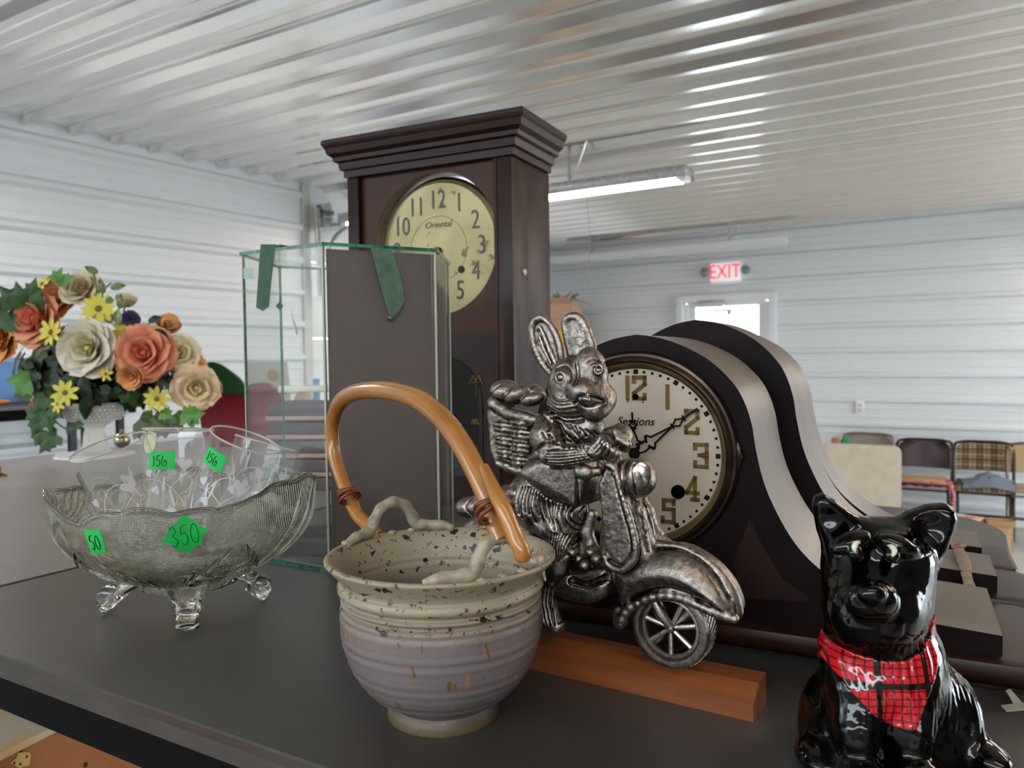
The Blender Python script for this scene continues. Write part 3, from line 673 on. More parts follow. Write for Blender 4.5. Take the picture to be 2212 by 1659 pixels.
for k in range(60):
    a = PI / 2 - k * PI / 30; r_ = rd * .955; s = .0042 if k % 5 == 0 else .0023
    mb.box((0, 0, 0), (s, s, .0005), DM @ Matrix.Translation((r_ * math.cos(a), r_ * math.sin(a), zf(r_) + .0001)) @ rot('Z', a))
mb.build('minute_track', m_blk, dial)
# slab numerals drawn as strokes on a unit box (0..1 wide, 0..1 high)
SL = {'0': [[(0, 0), (1, 0), (1, 1), (0, 1), (0, 0)]], '1': [[(.5, 0), (.5, 1)]], '2': [[(0, .8), (0, 1), (1, 1), (1, .68), (0, .25), (0, 0), (1, 0), (1, .18)]],
      '3': [[(0, .82), (0, 1), (1, 1), (1, .62), (.6, .52), (1, .42), (1, 0), (0, 0), (0, .2)], [(.35, .52), (.7, .52)]], '4': [[(.75, 0), (.75, 1), (0, .3), (1, .3)], [(.5, 0), (1, 0)]],
      '5': [[(1, .85), (1, 1), (.1, 1), (.1, .58), (1, .58), (1, 0), (0, 0), (0, .18)]], '6': [[(1, 1), (0, .6), (0, 0), (1, 0), (1, .5), (0, .5)]], '7': [[(0, .8), (0, 1), (1, 1), (.35, 0)]],
      '8': [[(0, 0), (1, 0), (1, 1), (0, 1), (0, 0)], [(0, .5), (1, .5)]], '9': [[(0, 0), (1, .4), (1, 1), (0, 1), (0, .5), (1, .5)]]}
def stroke(mb, pts, w_, th, M_):
    for a, b in zip(pts[:-1], pts[1:]):
        a = V(*a, 0) if len(a) == 2 else V(*a); b = V(*b, 0) if len(b) == 2 else V(*b); d = b - a
        if d.length < 1e-9: continue
        mb.box((0, 0, 0), (d.length + w_ * .96, w_, th), M_ @ Matrix.Translation((a + b) / 2) @ rot('Z', math.atan2(d.y, d.x)))
for h in range(1, 13):
    a = PI / 2 - h * PI / 6; s = str(h); rn = rd * .765; H = rd * .25; W = rd * .13
    c = V(rn * math.cos(a), rn * math.sin(a), zf(rn) + .0003); mb = MB()
    tot = sum((.15 if ch_ == '1' else 1) * W for ch_ in s) + (len(s) - 1) * rd * .07; x = -tot / 2
    for ch_ in s:
        ww = (.15 if ch_ == '1' else 1) * W
        for st in SL[ch_]: stroke(mb, [(x + (ww / 2 if ch_ == '1' else p[0] * ww), -H / 2 + p[1] * H) for p in st], rd * .046, .0008, DM @ Matrix.Translation(c))
        x += ww + rd * .07
    mb.build('numeral', m_num2, dial, smooth=None)
put('maker_name', text_mesh('Sessions', rd * .135, .0002, shear=.25), m_blk, dial, DM @ Matrix.Translation((0, rd * .37, zf(rd * .37) + .0006)))
put('regulator_mark', text_mesh('F', rd * .065, .0002), m_blk, dial, DM @ Matrix.Translation((-rd * .09, rd * .61, zf(rd * .6) + .0004)))
put('regulator_mark', text_mesh('S', rd * .065, .0002), m_blk, dial, DM @ Matrix.Translation((rd * .09, rd * .61, zf(rd * .6) + .0004)))
def disc(mb, x, y, r_, z0, z1, seg=24): mb.lathe([(.0001, z0), (r_, z0), (r_, z1), (.0001, z1)], seg, DM @ Matrix.Translation((x, y, 0)))
for x, y, r_ in ((0, rd * .66, .0028), (rd * .5, -rd * .43, .0063), (-rd * .5, -rd * .43, .0063)):
    mb = MB(); disc(mb, x, y, r_, .002, .0047); mb.build('winding_hole', pbr('deep_black', '020202', .9, spec=.05), dial)
def hand(name, ang, ln, wid, z):
    Mh = DM @ rot('Z', ang - PI / 2) @ Matrix.Translation((0, 0, z)); mb = MB(); S = lambda pts, w_: stroke(mb, pts, w_ * 1.5, .0007, Mh)
    for s in (-1, 1):
        S([(s * wid * .15, 0), (s * wid * .55, ln * .13), (s * wid * .5, ln * .22)], .0011)       # lower loop
        S([(s * wid * .5, ln * .22), (s * wid * .9, ln * .27), (s * wid * .45, ln * .31), (0, ln * .62)], .0011)
        S([(0, ln * .62), (s * wid * .45, ln * .70), (0, ln * .80)], .0010)
        S([(s * wid * .3, ln * .22), (s * wid * .9, ln * .25)], .0014)
    S([(0, ln * .78), (0, ln)], .0012); S([(-wid * .3, ln * .62), (wid * .3, ln * .62)], .001); S([(-wid * .3, ln * .8), (wid * .3, ln * .8)], .001)
    mb.lathe([(.0001, 0), (.0052, 0), (.0052, .0008), (.0001, .0008)], 20, Mh); mb.lathe([(.001, -.0003), (wid * .2, -.0003), (wid * .2, .0004)], 12, Mh @ Matrix.Translation((0, ln * .62, 0)))
    mb.build(name, m_blk, dial, smooth=None)
ph = V(*fc_(1368, 905), 0); pm = V(*fc_(1505, 873), 0); cc = V(*fc_(1372, 968), 0)
hand('hour_hand', math.atan2(ph.y - cc.y, ph.x - cc.x), rd * .47, .0082, .0075)
hand('minute_hand', math.atan2(pm.y - cc.y, pm.x - cc.x), (pm - cc).length, .0075, .0085)
mb = MB(); disc(mb, 0, 0, .0035, .004, .0105, 16); mb.build('hand_post', m_brz, dial)
# second and third mantel clocks, standing close behind
M2 = Mc @ Matrix.Translation((.012, .178, 0)); OC2 = M2.translation
def fc2(px, py, Mx):
    q = Mx.inverted() @ onP(px, py, Mx.translation, cy_); return (q.x, q.z)
top2 = fc2(1464, 692, M2); print('c2 top', top2)
t2, _ = tambour('mantel_clock', 'middle mantel clock, its brown curved top, paled for glancing light, showing behind the front one', M2, HALF * 1.0, top2[1], .088)
M3 = Mc @ Matrix.Translation((.008, .300, 0))
s3 = fc2(1761, 862, M3); print('c3 shoulder', s3)
t3, _ = tambour('mantel_clock', 'rearmost mantel clock with olive brown curved top', M3, HALF * 1.0, top2[1] - .006, .085)

# ------------------------------------------------------------------ volume sculpting (signed distance fields meshed with openvdb)
import openvdb
class Vol:
    """a block of distances; shapes are blended in and cut out, then meshed"""
    def __init__(s, lo, hi, h):
        s.lo = np.array(lo, float); s.h = h; s.n = np.ceil((np.array(hi) - s.lo) / h).astype(int) + 1
        s.d = np.full(tuple(s.n), 1.0, np.float32)
    def blk(s, lo, hi):
        a = np.clip(np.floor((np.array(lo) - s.lo) / s.h).astype(int), 0, s.n - 1); b = np.clip(np.ceil((np.array(hi) - s.lo) / s.h).astype(int) + 1, 1, s.n)
        ax_ = [s.lo[i] + s.h * np.arange(a[i], b[i]) for i in range(3)]
        return tuple(slice(a[i], b[i]) for i in range(3)), np.meshgrid(*ax_, indexing='ij', sparse=True)
    def mix(s, sl, f, k, cut=False):
        o = s.d[sl]; f = f.astype(np.float32)
        if cut: o2, f2 = -o, f
        else: o2, f2 = o, f
        if k > 0:
            h_ = np.clip(.5 + .5 * (o2 - f2) / k, 0, 1); r = o2 * (1 - h_) + f2 * h_ - k * h_ * (1 - h_)
        else: r = np.minimum(o2, f2)
        if cut:
            # cut: max(o, -f)
            h_ = np.clip(.5 - .5 * (o + f) / max(k, 1e-6), 0, 1); r = o * (1 - h_) - f * h_ + k * h_ * (1 - h_); s.d[sl] = r
        else: s.d[sl] = r
        return s
    def ell(s, c, r, rotm=None, k=.003, cut=False):
        c = np.array(c, float); r = np.array(r if np.ndim(r) else (r, r, r), float); m = r.max() + 2 * k + 3 * s.h
        sl, (X, Y, Z) = s.blk(c - m, c + m); P = [X - c[0], Y - c[1], Z - c[2]]
        if rotm is not None:
            A = np.array(rotm.to_3x3()).T; P = [A[i, 0] * P[0] + A[i, 1] * P[1] + A[i, 2] * P[2] for i in range(3)]
        k0 = np.sqrt(sum((P[i] / r[i]) ** 2 for i in range(3))); k1 = np.sqrt(sum((P[i] / r[i] ** 2) ** 2 for i in range(3))) + 1e-9
        return s.mix(sl, k0 * (k0 - 1) / k1, k, cut)
    def cap(s, a, b, ra, rb=None, k=.003, cut=False, flat=None):
        rb = ra if rb is None else rb; a = np.array(a, float); b = np.array(b, float); m = max(ra, rb) + 2 * k + 3 * s.h
        sl, (X, Y, Z) = s.blk(np.minimum(a, b) - m, np.maximum(a, b) + m); ab = b - a; L2 = max((ab ** 2).sum(), 1e-12)
        t = np.clip(((X - a[0]) * ab[0] + (Y - a[1]) * ab[1] + (Z - a[2]) * ab[2]) / L2, 0, 1)
        dx, dy, dz = X - a[0] - t * ab[0], Y - a[1] - t * ab[1], Z - a[2] - t * ab[2]
        if flat: dy = dy * flat
        return s.mix(sl, np.sqrt(dx * dx + dy * dy + dz * dz) - (ra + (rb - ra) * t), k, cut)
    def path(s, pts, rs, k=.003, cut=False, flat=None):
        rs = rs if np.ndim(rs) else [rs] * len(pts)
        for i in range(len(pts) - 1): s.cap(pts[i], pts[i + 1], rs[i], rs[i + 1], k, cut, flat)
        return s
    def poly(s, pts, t0, t1, r, k=.002, cut=False):
        """polygon in local x,z swept from y=t0 to t1 with edges rounded by r"""
        P = np.array(pts, float); m = 2 * k + 3 * s.h
        sl, (X, Y, Z) = s.blk((P[:, 0].min() - m, t0 - m, P[:, 1].min() - m), (P[:, 0].max() + m, t1 + m, P[:, 1].max() + m))
        x = X[:, 0, :]; z = Z[:, 0, :] if Z.shape[0] > 1 else Z[0, 0, :][None, :]; x, z = np.broadcast_arrays(X[:, 0, :], Z[:, 0, :] if Z.ndim == 3 else z)
        d2 = np.full(x.shape, 1e9); ins = np.zeros(x.shape, bool); n = len(P)
        for i in range(n):
            a = P[i]; b = P[(i + 1) % n]; e = b - a; L2 = (e ** 2).sum() + 1e-15
            t = np.clip(((x - a[0]) * e[0] + (z - a[1]) * e[1]) / L2, 0, 1)
            d2 = np.minimum(d2, (x - a[0] - t * e[0]) ** 2 + (z - a[1] - t * e[1]) ** 2)
            c_ = ((a[1] > z) != (b[1] > z)) & (x < (b[0] - a[0]) * (z - a[1]) / (b[1] - a[1] + 1e-15) + a[0]); ins ^= c_
        d = np.sqrt(d2) * np.where(ins, -1, 1); q0 = d[:, None, :] + r; q1 = np.abs(Y - (t0 + t1) / 2) - (t1 - t0) / 2 + r
        f = np.sqrt(np.maximum(q0, 0) ** 2 + np.maximum(q1, 0) ** 2) + np.minimum(np.maximum(q0, q1), 0) - r
        return s.mix(sl, f, k, cut)
    def groove(s, pts, w_, dep, y0=-9, y1=9):
        """engraved (dep>0) or raised (dep<0) line, drawn in the x,z plane on the side y0..y1"""
        for i in range(len(pts) - 1):
            a = np.array(pts[i], float)[[0, -1]]; b = np.array(pts[i + 1], float)[[0, -1]]; m = 3 * w_
            sl, (X, Y, Z) = s.blk((min(a[0], b[0]) - m, y0, min(a[1], b[1]) - m), (max(a[0], b[0]) + m, y1, max(a[1], b[1]) + m))
            e = b - a; L2 = (e ** 2).sum() + 1e-15; t = np.clip(((X - a[0]) * e[0] + (Z - a[1]) * e[1]) / L2, 0, 1)
            dd = (X - a[0] - t * e[0]) ** 2 + (Z - a[1] - t * e[1]) ** 2
            g = dep * np.exp(-dd / (w_ * w_)); acc = s._g[sl] if hasattr(s, '_g') else None
            if acc is None: s._g = np.zeros(s.d.shape, np.float32)
            s._g[sl] = np.where(np.abs(g) > np.abs(s._g[sl]), g, s._g[sl])
        return s
    def engrave(s):
        if hasattr(s, '_g'): s.d = s.d + s._g; del s._g
        return s
    def rough(s, amp, scale, seed=0):
        rng = np.random.default_rng(seed); f = np.zeros(s.d.shape, np.float32)
        for sc_, am in ((scale, 1), (scale / 2, .6)):
            c = np.maximum((s.n * s.h / sc_).astype(int) + 2, 2); g = rng.standard_normal(tuple(c)).astype(np.float32)
            for ax_ in range(3):
                q = np.linspace(0, c[ax_] - 1.001, s.n[ax_]); i = q.astype(int); fr = (q - i).astype(np.float32); fr = fr * fr * (3 - 2 * fr)
                sh = [1, 1, 1]; sh[ax_] = -1; g = np.take(g, i, ax_) * (1 - fr.reshape(sh)) + np.take(g, i + 1, ax_) * fr.reshape(sh)
            f += g * am
        s.d = s.d + f * amp; return s
    def mesh(s, name):
        s.engrave(); g = openvdb.FloatGrid(background=1.0)
        g.copyFromArray(np.ascontiguousarray(np.clip(s.d, -9 * s.h, 9 * s.h)))
        p, q = g.convertToQuads(isovalue=0.0)
        me = bpy.data.meshes.new(name); p = p * s.h + s.lo; q = q[:, ::-1] if False else q
        me.vertices.add(len(p)); me.vertices.foreach_set('co', p.astype(np.float32).ravel())
        me.loops.add(q.size); me.loops.foreach_set('vertex_index', q.astype(np.int32).ravel())
        me.polygons.add(len(q)); me.polygons.foreach_set('loop_start', np.arange(0, q.size, 4, dtype=np.int32)); me.update(calc_edges=True)
        bm = bmesh.new(); bm.from_mesh(me); bmesh.ops.recalc_face_normals(bm, faces=bm.faces[:]); bm.to_mesh(me); bm.free()
        me.shade_smooth(); return me
    def build(s, name, mat, parent=None, label=None): return put(name, s.mesh(name), mat, parent, None, label)

# antiqued pewter: the dark patina that was rubbed off everywhere but in the recesses
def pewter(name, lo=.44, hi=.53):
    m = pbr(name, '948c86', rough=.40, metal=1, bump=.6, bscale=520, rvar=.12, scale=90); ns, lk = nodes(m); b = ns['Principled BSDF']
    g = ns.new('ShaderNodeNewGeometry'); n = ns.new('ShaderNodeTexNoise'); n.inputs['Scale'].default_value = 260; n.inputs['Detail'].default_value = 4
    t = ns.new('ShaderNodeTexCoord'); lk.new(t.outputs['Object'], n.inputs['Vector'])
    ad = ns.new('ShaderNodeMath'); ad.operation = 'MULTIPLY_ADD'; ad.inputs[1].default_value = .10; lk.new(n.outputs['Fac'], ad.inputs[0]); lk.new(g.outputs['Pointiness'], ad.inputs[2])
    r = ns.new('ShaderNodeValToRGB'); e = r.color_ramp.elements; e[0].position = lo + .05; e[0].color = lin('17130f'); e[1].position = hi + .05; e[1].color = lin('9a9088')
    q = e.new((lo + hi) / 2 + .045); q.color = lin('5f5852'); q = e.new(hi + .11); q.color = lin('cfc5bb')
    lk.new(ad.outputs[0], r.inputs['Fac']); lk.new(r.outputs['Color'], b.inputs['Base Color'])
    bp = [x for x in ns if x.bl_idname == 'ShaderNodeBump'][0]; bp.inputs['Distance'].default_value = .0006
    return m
m_pew = pewter('antiqued_pewter')

# ------------------------------------------------------------------ wooden block under the figurine
m_block = pbr('orange_pine_block', '7d441f', rough=.42, c2='5a2c14', scale=9, detail=5, stretch=(1, 9, 9), lo=.35, hi=.7, bump=.1, bscale=200)
q1 = onZ(1629, 1561, TZ); q2 = onZ(1179, 1453, TZ); bd = (q1 - q2).normalized(); bn = V(-bd.y, bd.x, 0)
Mb = basis(bd, bn, V(0, 0, 1), q1)
hb = .0235; wb = .034
t = thing('wooden_block', 'orange stained wooden bar under the rabbit and scooter figurine', 'wooden bar', mx=Mb)
mb = MB(); rr = []
for x, hf in ((0, .0125), (-.06, .0145), (-.13, .019), (-.18, .022), (-.36, .022)):
    rr.append([V(x, 0, 0), V(x, .0, hf), V(x, .004 + (hb - hf) * .9, hb - .0005), V(x, wb, hb), V(x, wb, 0)])
rr[0] = [q + V(-.0005, 0, 0) for q in rr[0]]
mb.loft(rr); mb.build('bar', m_block, t, smooth=20)

# ------------------------------------------------------------------ rabbit on a motor scooter
P0 = onZ(1450, 1446, TZ + hb) + bn * .010; P0.z = TZ + hb
MF = basis(bd, bn, V(0, 0, 1), P0); IF = MF.inverted()
def L(px, py, t_=0): q = IF @ onP(px, py, P0 + bn * t_, bn); return (q.x, q.y, q.z)
def L2(px, py, t_=0): q = L(px, py, t_); return (q[0], q[2])
PXS = .00037                                    # about one picture pixel at the figurine, in metres
fig = thing('rabbit_scooter_figurine', 'antiqued pewter rabbit riding a motor scooter with a basket of bread on its back', 'figurine', mx=MF)
H_ = .0008
def bb(pts, t0, t1, m=.004):
    q = [L(x, y, tt) for x, y in pts for tt in (t0, t1)]; a = np.array(q); return a.min(0) - m, a.max(0) + m
# rabbit: one continuous body -------------------------------------------------
lo, hi = bb([(1095, 668), (1385, 668), (1095, 1375), (1385, 1375)], -.05, .045)
v = Vol(lo, hi, H_)
hy = -.004                                      # head sits a touch towards the viewer
v.ell(L(1243, 832, hy), (.0225, .022, .0235), k=.004)                # skull
v.ell(L(1238, 872, hy - .004), (.0215, .021, .0115), k=.005)         # left cheek
v.ell(L(1296, 862, hy - .002), (.0125, .017, .013), k=.005)          # far cheek
v.ell(L(1262, 846, hy - .016), (.013, .013, .0105), rot('Y', .35), k=.006)   # muzzle
v.ell(L(1278, 800, hy - .006), (.0125, .013, .019), rot('Y', -.25), k=.006)   # forehead / bridge, far side
v.ell(L(1288, 888, hy - .008), (.0095, .011, .007), k=.004)          # chin
v.ell(L(1267, 858, hy - .0275), (.0042, .003, .0034), k=.001)       # nose
# eyes: lid rings and balls
for (px, py, r_, yy) in ((1213, 815, .0043, -.0232), (1295, 798, .0037, -.0205)):
    c = L(px, py, yy); v.ell(c, (r_ * 1.35, .004, r_ * 1.3), k=.0015); v.ell((c[0], c[1] - .003, c[2]), (r_ * .85, .0022, r_ * .8), k=.0004, cut=True); v.ell((c[0], c[1] - .0012, c[2]), (r_ * .62, .0022, r_ * .58), k=.0003)
# ears
ear = [L(1196, 800, -.002), L(1183, 770, -.002), L(1172, 740, -.002), L(1166, 712, -.002), L(1168, 696, -.002)]
v.path(ear, [.0065, .0105, .0122, .0105, .0068], k=.004, flat=2.6)
e1 = [L(*p, -.006) for p in crv([(1189, 806), (1166, 775), (1153, 738), (1150, 706), (1160, 689), (1176, 689), (1196, 712), (1208, 742), (1213, 772)], 4)]
v.path(e1, .0024, k=.0012)
v.path([L(*p, -.0095) for p in ((1192, 792), (1178, 768), (1165, 738), (1160, 716), (1163, 706))], [.002, .0042, .0052, .004, .002], k=.001, cut=True)
v.path([L(*p, -.0075) for p in ((1202, 790), (1188, 758), (1174, 722), (1165, 704))], [.0014, .0016, .0015, .001], k=.0008)
v.path([L(*p, -.0065) for p in ((1190, 785), (1176, 756), (1166, 728))], [.001, .0012, .001], k=.0006)
v.path([L(*p, .001) for p in ((1258, 790), (1256, 760), (1250, 730), (1244, 706), (1240, 694))], [.0110, .0118, .0116, .0098, .0062], k=.004, flat=2.0)
v.path([L(*p, -.001) for p in crv([(1281, 770), (1279, 742), (1266, 710), (1250, 686), (1234, 684), (1223, 692), (1222, 712), (1230, 744), (1236, 770)], 4)], .0024, k=.0025)
# neck, chest, back, coat
v.ell(L(1232, 920, 0), (.019, .018, .020), k=.008)
v.ell(L(1206, 955, .002), (.0215, .022, .024), k=.008)
v.ell(L(1268, 928, -.004), (.015, .014, .013), rot('Y', -.5), k=.006)                 # ruffle
v.ell(L(1196, 1010, .002), (.030, .026, .0215), rot('Y', .25), k=.006)
v.ell(L(1216, 1048, .001), (.0235, .026, .021), k=.006)
v.poly([L2(*p, -.02) for p in crv([(1125, 1022), (1136, 1003), (1180, 985), (1262, 995), (1266, 1060), (1252, 1097), (1222, 1085), (1180, 1062), (1142, 1042), (1125, 1022)], 3)[:-1]], -.0285, .02, .009, k=.003)
# trousers / fur below the coat
v.ell(L(1168, 1085, .002), (.0255, .025, .026), k=.005); v.ell(L(1226, 1108, .0), (.0185, .022, .0165), k=.005); v.ell(L(1128, 1075, .004), (.011, .018, .019), k=.005)
v.ell(L(1205, 1140, .0), (.024, .020, .012), rot('Y', .2), k=.004)
# legs and foot
v.path([L(1214, 1140, -.008), L(1216, 1180, -.010), L(1205, 1225, -.012), L(1190, 1262, -.012)], [.014, .0122, .0095, .0075], k=.004)
v.path([L(1190, 1262, -.012), L(1184, 1300, -.013), L(1190, 1335, -.014), L(1203, 1352, -.015)], [.0078, .0072, .0078, .0068], k=.003)
v.path([L(1230, 1150, .004), L(1255, 1190, .002), L(1262, 1215, 0)], [.011, .008, .006], k=.004)
# arm: sleeve, cuff, forearm, hands
v.path([L(1186, 918, -.016), L(1181, 945, -.0215), L(1192, 968, -.025)], [.0115, .0135, .0112], k=.0022)
v.path([L(1181, 985, -.030), L(1205, 966, -.030)], [.0066, .0062], k=.0008)
v.path([L(1200, 984, -.0275), L(1235, 984, -.0275), L(1270, 978, -.026), L(1298, 970, -.024)], [.0098, .0094, .0078, .007], k=.001)
v.ell(L(1306, 963, -.022), (.010, .0085, .009), rot('Y', .4), k=.002)
for i in range(4):                               # fingers closed round the handlebar grip
    a = [L(1300 + i * 9, 946 + i * 6, -.0255 + i * .0012), L(1309 + i * 8, 962 + i * 6, -.031 + i * .001), L(1304 + i * 7, 980 + i * 4, -.0275 + i * .001)]
    v.path(a, [.0028, .0030, .0026], k=.0006)
v.path([L(1318, 944, -.012), L(1338, 940, -.010)], [.0078, .0080], k=.002)
v.ell(L(1342, 943, -.010), (.0092, .010, .0098), k=.002)
for i in range(4): v.path([L(1330 + i * 7, 932 + i * 3, -.018), L(1336 + i * 7, 948 + i * 4, -.0205), L(1330 + i * 7, 962 + i * 3, -.017)], .0026, k=.0006)
v.path([L(1292, 990, -.024), L(1304, 1000, -.022)], [.003, .0024], k=.001)
# engraved lines (drawn on the side that faces the viewer)
FY = (-.06, .0); G = lambda pts, w_=.0011, d=.0012: v.groove([L2(*p, -.018) for p in crv(pts, 4)], w_, d, *FY)
for o_ in range(6):                              # cheek fur
    y = 862 + o_ * 9.5; G([(1184 + o_ * 2.4, y - 22 + o_ * 3), (1198 + o_ * 2, y - 6), (1222, y + 3), (1250 + o_ * 1.2, y - 1)], .0013, .0013)
G([(1204, 797), (1222, 790), (1236, 802), (1242, 822)], .0011, .0013); G([(1245, 788), (1250, 805), (1255, 830)], .0010, .0014); G([(1252, 785), (1256, 805), (1262, 828)], .0009, .0012)
G([(1236, 858), (1248, 868), (1260, 864), (1266, 856)], .0012, .0016); G([(1266, 856), (1280, 852), (1292, 857), (1300, 864)], .0013, .002); G([(1262, 862), (1268, 874), (1285, 874), (1302, 868)], .0014, .0018)
for i in range(3): G([(1274 + i * 6, 782 + i * 6), (1284 + i * 5, 778 + i * 6), (1294 + i * 3, 786 + i * 5)], .0009, .0011)
G([(1150, 905), (1168, 893), (1200, 912), (1222, 940), (1240, 962)], .0012, .0014)
G([(1126, 1022), (1150, 1046), (1185, 1072), (1222, 1092), (1252, 1099)], .0016, .0024); G([(1257, 1030), (1256, 1095)], .0012, .002)
G([(1172, 968), (1188, 962), (1204, 948), (1210, 944)], .0011, .0018)
for i in range(6):                               # sleeve folds
    y = 970 + i * 6.0; G([(1200 + (5 - i) * 1.5, y), (1232, y - 2 + i), (1262, y - 4 + i * .6), (1288, y - 6)], .0009, .0012)
for i in range(4): G([(1296 + i * 9, 968 + i * 5), (1306 + i * 8.5, 957 + i * 5), (1312 + i * 8, 946 + i * 5)], .0009, .0012)
rr_ = random.Random(3)
for i in range(22):                              # fur strokes under the coat
    x = 1112 + i * 7.1; y0 = 1052 + max(0, i - 3) * 2.9; ln = 62 + rr_.uniform(-12, 14)
    G([(x + 14, y0 + 2), (x + 10 + rr_.uniform(-3, 3), y0 + ln * .5), (x + 14 + i * .5 + rr_.uniform(-4, 4), min(y0 + ln, 1155))], .00125, .0021)
for i in range(16):                              # ruffle and neck cloth
    x = 1192 + (i % 8) * 12; y = 906 + (i // 8) * 26 + (i % 8) * 4
    G([(x, y), (x + rr_.uniform(6, 12), y + rr_.uniform(10, 16)), (x + rr_.uniform(8, 22), y + rr_.uniform(10, 26))], .0010, .0016)
for i in range(9): G([(1196 + i * 5.5, 1150 + i * 1), (1192 + i * 5 + rr_.uniform(-3, 3), 1180), (1196 + i * 3.6, 1215 - i * 2)], .0010, .0017)
for i in range(4): G([(1176 + i * 8, 1268), (1172 + i * 8, 1300), (1184 + i * 8, 1346)], .0010, .0016)
for i in range(14):
    x = 1232 + rr_.uniform(-8, 38); y = rr_.uniform(695, 760)
    G([(x, y), (x + 2, y + 12)], .0007, .0006)
v.engrave(); v.rough(.00009, .0035, 1)
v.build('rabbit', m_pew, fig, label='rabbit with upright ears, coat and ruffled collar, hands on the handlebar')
# basket -----------------------------------------------------------------------
lo, hi = bb([(1050, 855), (1160, 855), (1050, 1030), (1160, 1030)], -.03, .03); v = Vol(lo, hi, H_)
v.poly([L2(*p, -.012) for p in ((1061, 884), (1150, 908), (1150, 960), (1134, 1018), (1096, 1008), (1078, 996), (1068, 975))], -.020, .024, .003, k=0)
rim = [L(*p, -.019) for p in ((1066, 872), (1095, 892), (1128, 900), (1152, 908))]; v.path(rim, .0046, k=.001)
v.path([L(1066, 872, -.019), L(1064, 868, .004), L(1072, 862, .022)], .0044, k=.001)
for i in range(7):
    y = 912 + i * 14.5; x0 = 1068 + i * 2.2
    for a, b in ((x0, 1106), (1104, 1147 - i * 1.4)):
        o_ = 4 if (a == x0) == (i % 2 == 0) else -1
        v.path([L(a + 2, y + o_, -.0195), L((a + b) / 2, y + 3 + o_, -.0225), L(b - 2, y + 5 + o_, -.0195)], [.0018, .0025, .0018], k=.0005)
v.path([L(1078, 1000, -.02), L(1098, 1010, -.021), L(1134, 1020, -.02)], .0034, k=.001)
v.path([L(1062, 885, -.018), L(1068, 975, -.018), L(1079, 1000, -.018)], .0022, k=.001)
v.rough(.00016, .003, 2); v.build('basket', m_pew, fig)
for i, (x, y, tt, r_, a) in enumerate(((1092, 845, -.006, (.0125, .015, .0098), .1), (1118, 853, -.009, (.013, .012, .0078), -.35), (1146, 848, .001, (.0145, .012, .0085), .3), (1150, 862, -.011, (.0115, .009, .0058), -.2))):
    lo, hi = bb([(x - 50, y - 45), (x + 50, y + 45)], tt - .02, tt + .02); v = Vol(lo, hi, H_)
    v.ell(L(x, y, tt), r_, rot('Y', a), k=0); v.groove([L2(x - 14, y + 12), L2(x, y), L2(x + 12, y - 14)], .001, .001, -.05, .05); v.engrave(); v.rough(.00012, .004, i); v.build('bread', m_pew, fig)
# scooter body -----------------------------------------------------------------
lo, hi = bb([(975, 1030), (1605, 1030), (975, 1370), (1605, 1370)], -.034, .034); v = Vol(lo, hi, H_ * 1.12)
fen = [(1334, 1300), (1325, 1262), (1322, 1222), (1345, 1205), (1392, 1188), (1440, 1180), (1480, 1188), (1522, 1212), (1556, 1244), (1580, 1278), (1592, 1312), (1590, 1334), (1568, 1334), (1520, 1314), (1478, 1294), (1430, 1288), (1385, 1298), (1350, 1318)]
v.poly([L2(*p, -.012) for p in crv(fen + fen[:1], 3)[:-1]], -.0265, .0265, .0235, k=0)
edge = crv([(1341, 1347), (1352, 1322), (1378, 1302), (1410, 1290), (1448, 1287), (1484, 1296), (1520, 1312), (1552, 1326), (1586, 1336)], 4)
v.path([L(*p, -.0165) for p in edge], [.0028 + .0008 * (i % 2 == 0) for i in range(len(edge))], k=.0018)
v.path([L(*p, -.006) for p in crv([(1392, 1150), (1420, 1178), (1470, 1186), (1520, 1212), (1556, 1245), (1582, 1285), (1592, 1325)], 4)], .0045, k=.002)
v.cap(L(1340, 1342, -.012), L(1338, 1322, -.012), .006, .005, k=.002)
# floor board and tail
v.poly([L2(*p, -.01) for p in crv([(1208, 1262), (1232, 1238), (1270, 1232), (1322, 1222), (1324, 1276), (1290, 1296), (1250, 1294), (1218, 1280), (1208, 1262)], 3)[:-1]], -.024, .024, .007, k=.003)
v.path([L(1236, 1255, -.021), L(1270, 1264, -.022), L(1312, 1248, -.021)], .0036, k=.001, cut=True)
v.path([L(1232, 1262, -.020), L(1270, 1272, -.021), L(1314, 1258, -.020)], .0014, k=.0006)
v.poly([L2(*p) for p in crv([(1010, 1150), (1020, 1122), (1052, 1104), (1100, 1100), (1150, 1120), (1190, 1180), (1225, 1240), (1200, 1275), (1120, 1260), (1040, 1230), (1010, 1150)], 3)[:-1]], -.024, .024, .02, k=.004)
v.path([L(1092, 1068, 0), L(1135, 1062, 0), L(1180, 1080, 0)], [.008, .009, .01], k=.004, flat=.55)
v.path([L(1034, 1094, 0), L(1008, 1096, 0)], [.0100, .0088], k=.002, flat=.8); v.path([L(1040, 1080, 0), L(1100, 1072, 0)], [.006, .006], k=.002, flat=.7)
v.path([L(1318, 1232, -.003), L(1330, 1160, -.002), L(1322, 1060, 0)], [.012, .011, .008], k=.004)
v.path([L(1280, 1110, 0), L(1268, 1150, 0), L(1282, 1195, 0), L(1305, 1215, 0)], [.004, .0055, .006, .008], k=.003)
for i in range(6): v.ell(L(1238 + i * 13, 1192 + (i % 3) * 14, -.015 + (i % 2) * .008), (.0048, .006, .004), k=.002)
G2 = lambda pts, w_=.0012, d=.0014: v.groove([L2(*p, -.02) for p in crv(pts, 4)], w_, d, -.06, .0)
G2([(1412, 1192), (1460, 1196), (1508, 1222), (1542, 1258), (1568, 1300)], .0014, .0022); G2([(1362, 1300), (1400, 1276), (1446, 1270), (1492, 1284)], .0016, .0024)
